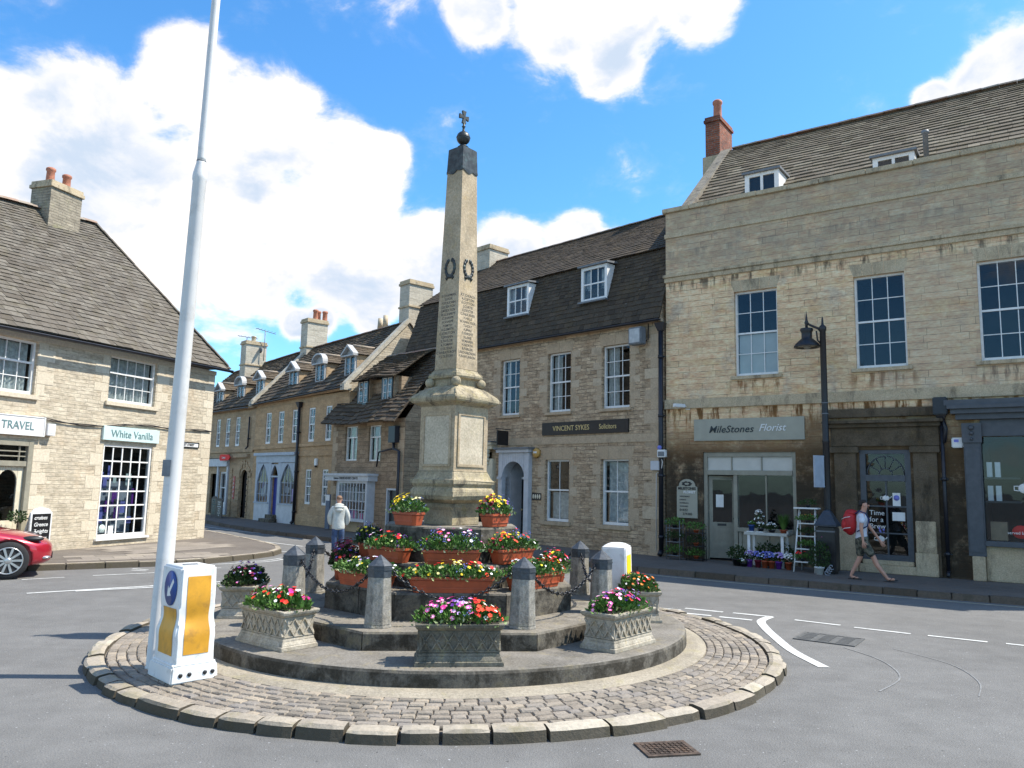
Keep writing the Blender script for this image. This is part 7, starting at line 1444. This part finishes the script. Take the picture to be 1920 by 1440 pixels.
for k, (u, y, n, lab) in enumerate(((.50, -.62, 3, 'white wire plant stand with three shelves of ferns at the corner downpipe'), (1.02, -.50, 3, 'dark plant stand with three shelves of herbs left of the florist door'))):
    t = thing('plant_stand', lab, 'plant stand', onR(u, y), BZ); mb = MB(); w = .18 if k == 0 else .22
    for x in (-w, w):
        for yy in (-.12, .10): mb.tube([(x, yy, 0), (x, yy, .98 if k == 0 else .80)], .010, 5)
    for j in range(3):
        z = .10+.34*j if k == 0 else .04+.32*j
        mb.tube([(-w, -.12, z), (w, -.12, z), (w, .10, z), (-w, .10, z)], .009, 5, closed=True); mb.box(-w+.012, w-.012, -.105, .09, z-.004, z+.004)
    mb.build('wire_frame', M['lead' if k == 0 else 'blackiron'], t)
    for j in range(3):
        z = .115+(.107+.34*j if k == 0 else .047+.32*j); potplant(f"{('fern', 'herb')[k]} trough on the {('lowest', 'middle', 'top')[j]} shelf of the {('white wire', 'dark')[k]} plant stand", u, y, z, .07, .07, 'terra' if k else 'black', .21, .17, 200, [('white', 5, .012, None, P_, (-1, 1))] if j == 1 else None, 'leafdk' if j % 2 else 'leaf', .05, 70+k*5+j)
# small topiary by the cream door on the left
t = thing('topiary_ball', 'small round dark bush on a stem beside the white framed chalkboard', 'pot plant', onB((-1.28, -.32, .12), B6), 0); pot(t, .10, .2, 'black'); mb = MB(); mb.tube([(0, 0, .15), (0, 0, .75)], .018, 6); mb.build('stem', M['soil'], t); foliage('foliage', t, (0, 0, .82), .15, .15, .15, 260, .05, 'leafdk', 81, low=-1)

# ------------------------------------------------------------ people
M['shirt'] = plain('white_t_shirt', (.60, .62, .68), .85, .08, 9, bump=.3)
M['hood'] = plain('pale_grey_hoodie', (.50, .51, .47), .85, .10, 7, bump=.5)
M['jeans'] = plain('blue_denim', (.045, .075, .15), .85, .35, 9, bump=.3)
m_, t__, b_ = mat('camouflage'); q = NT(t__); v = q.co(); c_ = q.mix(q.mr(q.noise(v, 11, 2, .5), .46, .5), (.06, .06, .042), (.15, .14, .10)); c_ = q.mix(q.mr(q.noise(v, 16, 2, .5), .55, .58), c_, (.03, .03, .025)); q.l(c_, b_.inputs['Base Color']); b_.inputs['Roughness'].default_value = .9; M['camo'] = m_
M['packred'] = plain('red_nylon', (.42, .012, .015), .6, .15, 9, bump=.3); M['shoe'] = plain('dark_sandal_rubber', (.03, .022, .02), .7); M['trainer'] = plain('trainer', (.10, .08, .07), .7)
def hand_chains(w, k, dirn, side, s=1., curl=.5):
    """five separate bent fingers from wrist w; dirn = along the hand, side = thumb side"""
    d = Vector(dirn).normalized(); sd = (Vector(side)-d*d.dot(Vector(side))).normalized(); nrm = d.cross(sd); w = Vector(w); palm = w+d*.05*s; kn = w+d*.085*s; ch = []
    P = lambda v, r: (v.x, v.y, v.z, r)
    for i, (o, l) in enumerate(((.030, .070), (.010, .080), (-.010, .075), (-.029, .058))):
        b0 = kn+sd*o*s; b1 = b0+(d*math.cos(curl*.6)+nrm*k*math.sin(curl*.6))*l*.5*s; b2 = b1+(d*math.cos(curl*1.4)+nrm*k*math.sin(curl*1.4))*l*.5*s; ch.append([P(palm, .030*s), P(b0, .0115*s), P(b1, .0095*s), P(b2, .0075*s)])
    t0_ = palm+sd*.02*s-d*.015*s; t1_ = t0_+(sd*.8+d*.5).normalized()*.035*s; t2_ = t1_+(sd*.3+d).normalized()*.032*s; ch.append([P(palm, .030*s), P(t0_, .015*s), P(t1_, .012*s), P(t2_, .009*s)])
    return P(palm, .030*s), ch
# walker in profile, facing local +x ; near side is local -y
g_ = thing('person', 'man in white T-shirt and camouflage shorts striding past the tea shop door', 'person', (7.27, 16.32, .115), R(-22))
RH, chR = hand_chains((.03, -.22, .80), -1, (.12, .02, -1), (1, -.2, 0), 1.)
LH, chL = hand_chains((.36, .17, .80), -1, (.55, .02, -.8), (.8, -.1, .6), 1.)
body = [[(0, 0, .84, .11, .13), (.01, 0, .96, .105, .13), (.01, 0, 1.10, .10, .13), (.03, 0, 1.24, .11, .155), (.035, 0, 1.33, .075, .10), (.055, 0, 1.39, .05, .05), (.085, 0, 1.46, .068, .062), (.088, 0, 1.53, .088, .072), (.075, 0, 1.585, .062, .055)],
  [(.03, 0, 1.24, .11, .155), (.03, -.17, 1.30, .052), (.0, -.215, 1.06, .040), (.02, -.22, .92, .030), (.03, -.22, .80, .022), RH],
  [(.03, 0, 1.24, .11, .155), (.04, .17, 1.30, .052), (.16, .20, 1.10, .040), (.27, .19, .94, .030), (.36, .17, .80, .022), LH],
  [(0, 0, .84, .11, .13), (.04, -.085, .76, .085), (.22, -.09, .47, .055), (.27, -.09, .33, .052), (.44, -.09, .10, .034), (.47, -.09, .055, .038, .032), (.54, -.09, .045, .03, .042), (.60, -.09, .06, .022, .045)],
  [(0, 0, .84, .11, .13), (-.02, .085, .76, .085), (-.02, .085, .46, .055), (-.10, .085, .30, .050), (-.20, .085, .11, .034), (-.215, .085, .055, .036, .032), (-.14, .085, .035, .028, .042), (-.07, .085, .03, .018, .042)]]+chR+chL
bo = skin('body', M['skinr'], g_, body)
fc = MB(); fc.ball((.165, 0, 1.515), .016, 8, 6, (1.2, .8, 1.3)); fc.ball((.158, 0, 1.468), .014, 8, 6, (.7, 1.6, .45)); fc.build('nose_and_mouth', M['skinr'], g_)
for sy in (-1, 1):
    e = MB(); e.ball((.152, sy*.030, 1.536), .009, 8, 6); e.build('eye', M['black'], g_); e = MB(); e.ball((.078, sy*.078, 1.515), .024, 8, 6, (.8, .35, 1.2)); e.build('ear', M['skinr'], g_); e = MB(); e.ball((.157, sy*.032, 1.556), .018, 8, 5, (.5, 1.1, .25)); e.build('eyebrow', M['hair'], g_)
h_ = MB(); h_.ball((.050, 0, 1.588), .080, 18, 12, (.98, .90, .62)); h_.ball((.018, 0, 1.545), .062, 12, 8, (.75, 1.15, 1.0)); h_.build('hair', M['hair'], g_)
skin('t_shirt', M['shirt'], g_, [[(.005, 0, .80, .128, .150), (.005, 0, .87, .126, .150), (.01, 0, 1.0, .118, .142), (.015, 0, 1.12, .118, .145), (.03, 0, 1.25, .124, .165), (.036, 0, 1.33, .09, .115), (.05, 0, 1.365, .062, .062)], [(.03, 0, 1.25, .124, .165), (.03, -.17, 1.30, .070), (.012, -.205, 1.14, .066)], [(.03, 0, 1.25, .124, .165), (.04, .17, 1.30, .070), (.11, .20, 1.17, .064)]])
skin('shorts', M['camo'], g_, [[(0, 0, .92, .122, .142), (0, 0, .82, .125, .145), (.04, -.085, .74, .105), (.15, -.09, .58, .092), (.20, -.09, .47, .088)], [(0, 0, .82, .125, .145), (-.02, .085, .74, .105), (-.02, .085, .58, .092), (-.03, .085, .45, .088)]])
for x, y, z, pr_ in ((.52, -.09, .012, -.18), (-.14, .085, .0, .0)):
    f_ = MB(); f_.prismz([(-.13, -.035), (.0, -.045), (.09, -.045), (.13, -.02), (.13, .02), (.09, .045), (0, .045), (-.13, .035)], 0, .018); f_.tube([(.07, 0, .02), (.03, -.02, .06), (-.03, -.045, .02)], .008, 5); f_.tube([(.07, 0, .02), (.03, .02, .06), (-.03, .045, .02)], .008, 5); f_.xf(Matrix.Translation((x, y, z)) @ Matrix.Rotation(pr_, 4, 'Y')); f_.build('flip_flop', M['shoe'], g_)
bp = thing('backpack', 'bulging red backpack on the back of the walking man', 'backpack', (7.27, 16.32, .115), R(-22))
pk = MB(); pk.ball((-.20, 0, 1.16), .17, 18, 14, (.82, 1.0, 1.55)); pk.ball((-.29, 0, 1.10), .11, 14, 10, (.7, 1.15, 1.3)); pk.ball((-.17, 0, 1.36), .13, 14, 8, (.95, 1.05, .55)); pk.build('pack_body', M['packred'], bp)
s_ = MB(); s_.tube([(-.36, -.10, 1.22), (-.30, -.15, 1.26), (-.2, -.178, 1.28)], .007, 4); s_.tube([(-.37, -.08, 1.0), (-.31, -.14, 1.04), (-.2, -.175, 1.06)], .007, 4); s_.build('piping', M['offw'], bp)
for sy in (-1, 1): s_ = MB(); s_.tube([(-.10, sy*.10, 1.34), (-.02, sy*.13, 1.40), (.09, sy*.135, 1.36), (.16, sy*.13, 1.24), (.12, sy*.15, 1.10), (-.08, sy*.16, .98)], .014, 5); s_.build('shoulder_strap', plain('navy_strap', (.02, .03, .10), .8), bp)
# second man seen from behind, looking left ; faces local +y
g_ = thing('person', 'man in pale grey hooded top and jeans, seen from behind in the road', 'person', (-4.42, 20.5, 0), R(14))
RH, chR = hand_chains((.17, .14, .72), 1, (-.35, .3, -.6), (0, 1, 0), .9); LH, chL = hand_chains((-.15, .12, .72), 1, (.3, .3, -.6), (0, 1, 0), .9)
body = [[(0, 0, .78, .14, .10), (0, 0, .92, .13, .09), (0, 0, 1.12, .15, .10), (0, 0, 1.24, .10, .07), (0, .01, 1.30, .05, .05), (-.005, .02, 1.36, .058, .066), (-.005, .02, 1.43, .070, .085), (-.005, .015, 1.49, .055, .06)],
  [(0, 0, 1.12, .15, .10), (.165, 0, 1.20, .055), (.225, -.02, .98, .042), (.21, .06, .82, .03), (.17, .14, .72, .024), RH], [(0, 0, 1.12, .15, .10), (-.165, 0, 1.20, .055), (-.225, -.02, .98, .042), (-.19, .06, .82, .03), (-.15, .12, .72, .024), LH],
  [(0, 0, .78, .14, .10), (.085, 0, .70, .078), (.09, .03, .40, .052), (.09, -.03, .10, .034), (.09, -.035, .05, .036), (.10, .08, .035, .036, .03)], [(0, 0, .78, .14, .10), (-.085, 0, .70, .078), (-.085, .0, .40, .052), (-.08, .03, .10, .034), (-.08, .03, .05, .036), (-.085, .14, .035, .036, .03)]]+chR+chL
skin('body', M['skin'], g_, body)
h_ = MB(); h_.ball((-.005, .01, 1.455), .082, 18, 12, (.90, 1.02, .78)); h_.build('hair', M['hairs'], g_)
for sx in (-1, 1): e = MB(); e.ball((-.005+sx*.074, .02, 1.40), .022, 8, 6, (.35, .8, 1.2)); e.build('ear', M['skin'], g_); e = MB(); e.ball((-.005+sx*.028, .098, 1.43), .009, 8, 6); e.build('eye', M['black'], g_)
e = MB(); e.ball((-.005, .110, 1.405), .015, 8, 6, (.8, 1.2, 1.3)); e.ball((-.005, .100, 1.362), .013, 8, 6, (1.6, .7, .45)); e.build('nose_and_mouth', M['skin'], g_)
skin('hooded_top', M['hood'], g_, [[(0, 0, .62, .178, .13), (0, 0, .70, .18, .13), (0, 0, .76, .185, .135), (0, 0, .92, .172, .125), (0, 0, 1.10, .182, .135), (0, -.01, 1.22, .13, .105), (0, -.01, 1.29, .085, .085)], [(0, 0, 1.10, .182, .135), (.165, 0, 1.19, .085), (.235, -.025, .98, .070), (.225, .05, .82, .062), (.19, .11, .76, .055)], [(0, 0, 1.10, .182, .135), (-.165, 0, 1.19, .085), (-.235, -.025, .98, .070), (-.21, .05, .82, .062), (-.17, .09, .76, .055)]])
hd = MB()
for k, (z, rx, ry, yy) in enumerate(((1.27, .125, .07, -.07), (1.22, .135, .06, -.115), (1.15, .10, .045, -.14))): hd.ball((0, yy, z), 1, 16, 8, (rx, ry, .05))
hd.build('hood', M['hood'], g_)
skin('jeans', M['jeans'], g_, [[(0, 0, .88, .15, .11), (0, 0, .80, .15, .11), (0, 0, .76, .15, .115), (.085, 0, .68, .098), (.09, .03, .40, .078), (.09, -.03, .10, .070)], [(0, 0, .76, .15, .115), (-.085, 0, .68, .098), (-.085, 0, .40, .078), (-.08, .03, .10, .070)]])
for x, y in ((.095, .02), (-.083, .08)): f_ = MB(); f_.ball((x, y, .035), .05, 12, 8, (.9, 2.3, .75)); f_.build('shoe', M['trainer'], g_)

# ------------------------------------------------------------ red car (front half in view)
m_, t__, b_ = mat('red_car_paint'); q = NT(t__); b_.inputs['Base Color'].default_value = (.42, .012, .028, 1); b_.inputs['Metallic'].default_value = .35; b_.inputs['Roughness'].default_value = .32; b_.inputs['Coat Weight'].default_value = 1.; b_.inputs['Coat Roughness'].default_value = .04; M['carred'] = m_
M['tyre'] = plain('tyre_rubber', (.018, .018, .019), .85, .2, 20); M['alloy'] = plain('alloy_wheel', (.55, .55, .54), .3, .1, 9, metal=.8); M['trim'] = plain('black_trim', (.012, .012, .013), .5)
hdg = R(34); car = thing('parked_car', 'red hatchback with silver spoked wheels, only its front corner showing at the left edge', 'car', (-10.62, 14.33, 0), hdg)
# stations: x, half width, sill z, belt z, top z
ST = [(2.08, .30, .34, .48, .55), (2.04, .52, .27, .54, .62), (1.92, .72, .22, .60, .70), (1.70, .83, .20, .66, .78), (1.35, .875, .20, .76, .86), (.95, .89, .20, .84, .93), (.60, .89, .20, .88, .98), (0, .89, .20, .91, 1.0), (-.9, .89, .20, .93, 1.02), (-1.6, .88, .22, .95, 1.03), (-2.0, .84, .26, .92, 1.0), (-2.2, .76, .34, .86, .94)]
def ring(s):
    x, w, zs, zb, zt = s; H = []
    for y, z in ((0, zs), (.7, zs), (.93, zs+.03), (.985, zs+.12), (1.0, zs+(zb-zs)*.5), (1.0, zb-.08), (.95, zb), (.80, zb+(zt-zb)*.55), (.5, zb+(zt-zb)*.92), (0, zt)): H.append((x, y*w, z))
    return H+[(a, -b, c) for a, b, c in H[-2:0:-1]]
vs = []; fs = []; rg = [ring(s) for s in ST]; n = len(rg[0])
for r_ in rg: vs += r_
for i in range(len(rg)-1):
    for k in range(n): fs.append((i*n+k, i*n+(k+1) % n, (i+1)*n+(k+1) % n, (i+1)*n+k))
fs.append(tuple(range(n))); fs.append(tuple((len(rg)-1)*n+k for k in range(n-1, -1, -1)))
mb = MB(); mb.add(vs, fs, True); body = mb.build('body', M['carred'], car); md = body.modifiers.new('s', 'SUBSURF'); md.levels = 2; md.render_levels = 2
cutm = MB()
for x in (1.34, -1.35):
    for sy in (-1, 1): s0 = len(cutm.v); cutm.lathe([(.375, -.2), (.375, .2)], 32, smooth=False); cutm.xf(Matrix.Translation((x, sy*.86, .335)) @ Matrix.Rotation(R(90), 4, 'X'), s0)
cut = cutm.build('cutter', M['trim']); cut.location = (0, 0, 0)
body.parent = None; bl_ = body.modifiers.new('b', 'BOOLEAN'); bl_.operation = 'DIFFERENCE'; bl_.object = cut; bl_.solver = 'EXACT'
bpy.context.view_layer.update(); me = bpy.data.meshes.new_from_object(body.evaluated_get(bpy.context.evaluated_depsgraph_get())); body.modifiers.clear(); body.data = me; bpy.data.objects.remove(cut); body.parent = car
me.materials.clear(); me.materials.append(M['carred'])
# roof and glasshouse
G1 = [(.75, .74, .95, .96), (.10, .68, .95, 1.36), (-.4, .66, .95, 1.44), (-1.2, .65, .95, 1.43), (-1.75, .62, .97, 1.30), (-2.12, .60, .95, .96)]
vs = []; fs = []
for x, w, z0, z1 in G1: vs += [(x, w*1.12, z0), (x, w, z1-.03), (x, w*.8, z1), (x, -w*.8, z1), (x, -w, z1-.03), (x, -w*1.12, z0)]
for i in range(len(G1)-1):
    for k in range(5): fs.append((i*6+k, i*6+k+1, (i+1)*6+k+1, (i+1)*6+k))
mb = MB(); mb.add(vs, fs, True); mb.build('glasshouse', M['glassdark'], car)
mb = MB(); mb.add([(x, s*w*.98, z1+.012) for x, w, z0, z1 in G1[1:5] for s in (1, -1)], [(i*2, i*2+1, i*2+3, i*2+2) for i in range(3)], True); mb.build('roof_panel', M['carred'], car)
mb = MB(); mb.box(-2.0, .7, -.6, .6, .9, .96); mb.build('cabin', M['trim'], car)
for x in (1.34, -1.35):
    for sy in (-1, 1):
        w = MB(); P = Matrix.Translation((x, sy*.79, .335)) @ Matrix.Rotation(R(90)*sy*1., 4, 'X')
        w.lathe([(.245, -.10), (.32, -.105), (.335, -.07), (.335, .07), (.32, .105), (.245, .10)], 40); w.xf(P); wo_ = w.build('wheel', M['tyre'], car)
        r_ = MB(); r_.tube([(.232*math.cos(2*math.pi*j/32), .232*math.sin(2*math.pi*j/32), .103) for j in range(32)], .012, 6, closed=True)
        for k in range(10):
            a = 2*math.pi*k/10; c_, s_ = math.cos(a), math.sin(a); tw = .021; A = [(c_*.05-s_*tw*.8, s_*.05+c_*tw*.8), (c_*.05+s_*tw*.8, s_*.05-c_*tw*.8), (c_*.228+s_*tw, s_*.228-c_*tw), (c_*.228-s_*tw, s_*.228+c_*tw)]; r_.hexa([(p[0], p[1], .098) for p in A], [(p[0], p[1], .112) for p in A])
        r_.lathe([(.055, .10), (.055, .116), (.03, .12)], 20); P2 = Matrix.Translation((x, sy*.79, .335)) @ Matrix.Rotation(R(90)*(1 if sy < 0 else -1), 4, 'X'); r_.xf(P2); r_.build('rim', M['alloy'], wo_)
        d_ = MB(); d_.lathe([(.22, 0), (.22, .01)], 24); d_.xf(Matrix.Translation((x, sy*.80, .335)) @ Matrix.Rotation(R(90), 4, 'X')); d_.build('brake_disc', M['trim'], wo_)
for sy in (-1, 1):
    h_ = MB(); h_.ball((1.70, sy*.70, .705), .13, 16, 10, (1.45, .75, .42)); h_.xf(Matrix.Identity(4)); hl = h_.build('headlight', M['trim'], car); l_ = MB(); l_.ball((1.80, sy*.70, .715), .065, 12, 8, (1, .9, .6)); l_.build('lens', M['offw'], hl)
    f_ = MB(); f_.ball((1.93, sy*.62, .36), .10, 12, 6, (1.0, 1.0, .35)); f_.build('fog_lamp_surround', M['alloy'], car)
g_ = MB(); g_.box(2.03, 2.07, -.40, .40, .32, .44); g_.build('grille', M['trim'], car); g_ = MB(); g_.box(.8, .86, -.86, -.80, .12, .22); g_.build('mud_flap', M['trim'], car)
g_ = MB(); g_.ball((.62, -.96, .98), .09, 10, 8, (.8, 1.1, .7)); g_.build('wing_mirror', M['carred'], car)
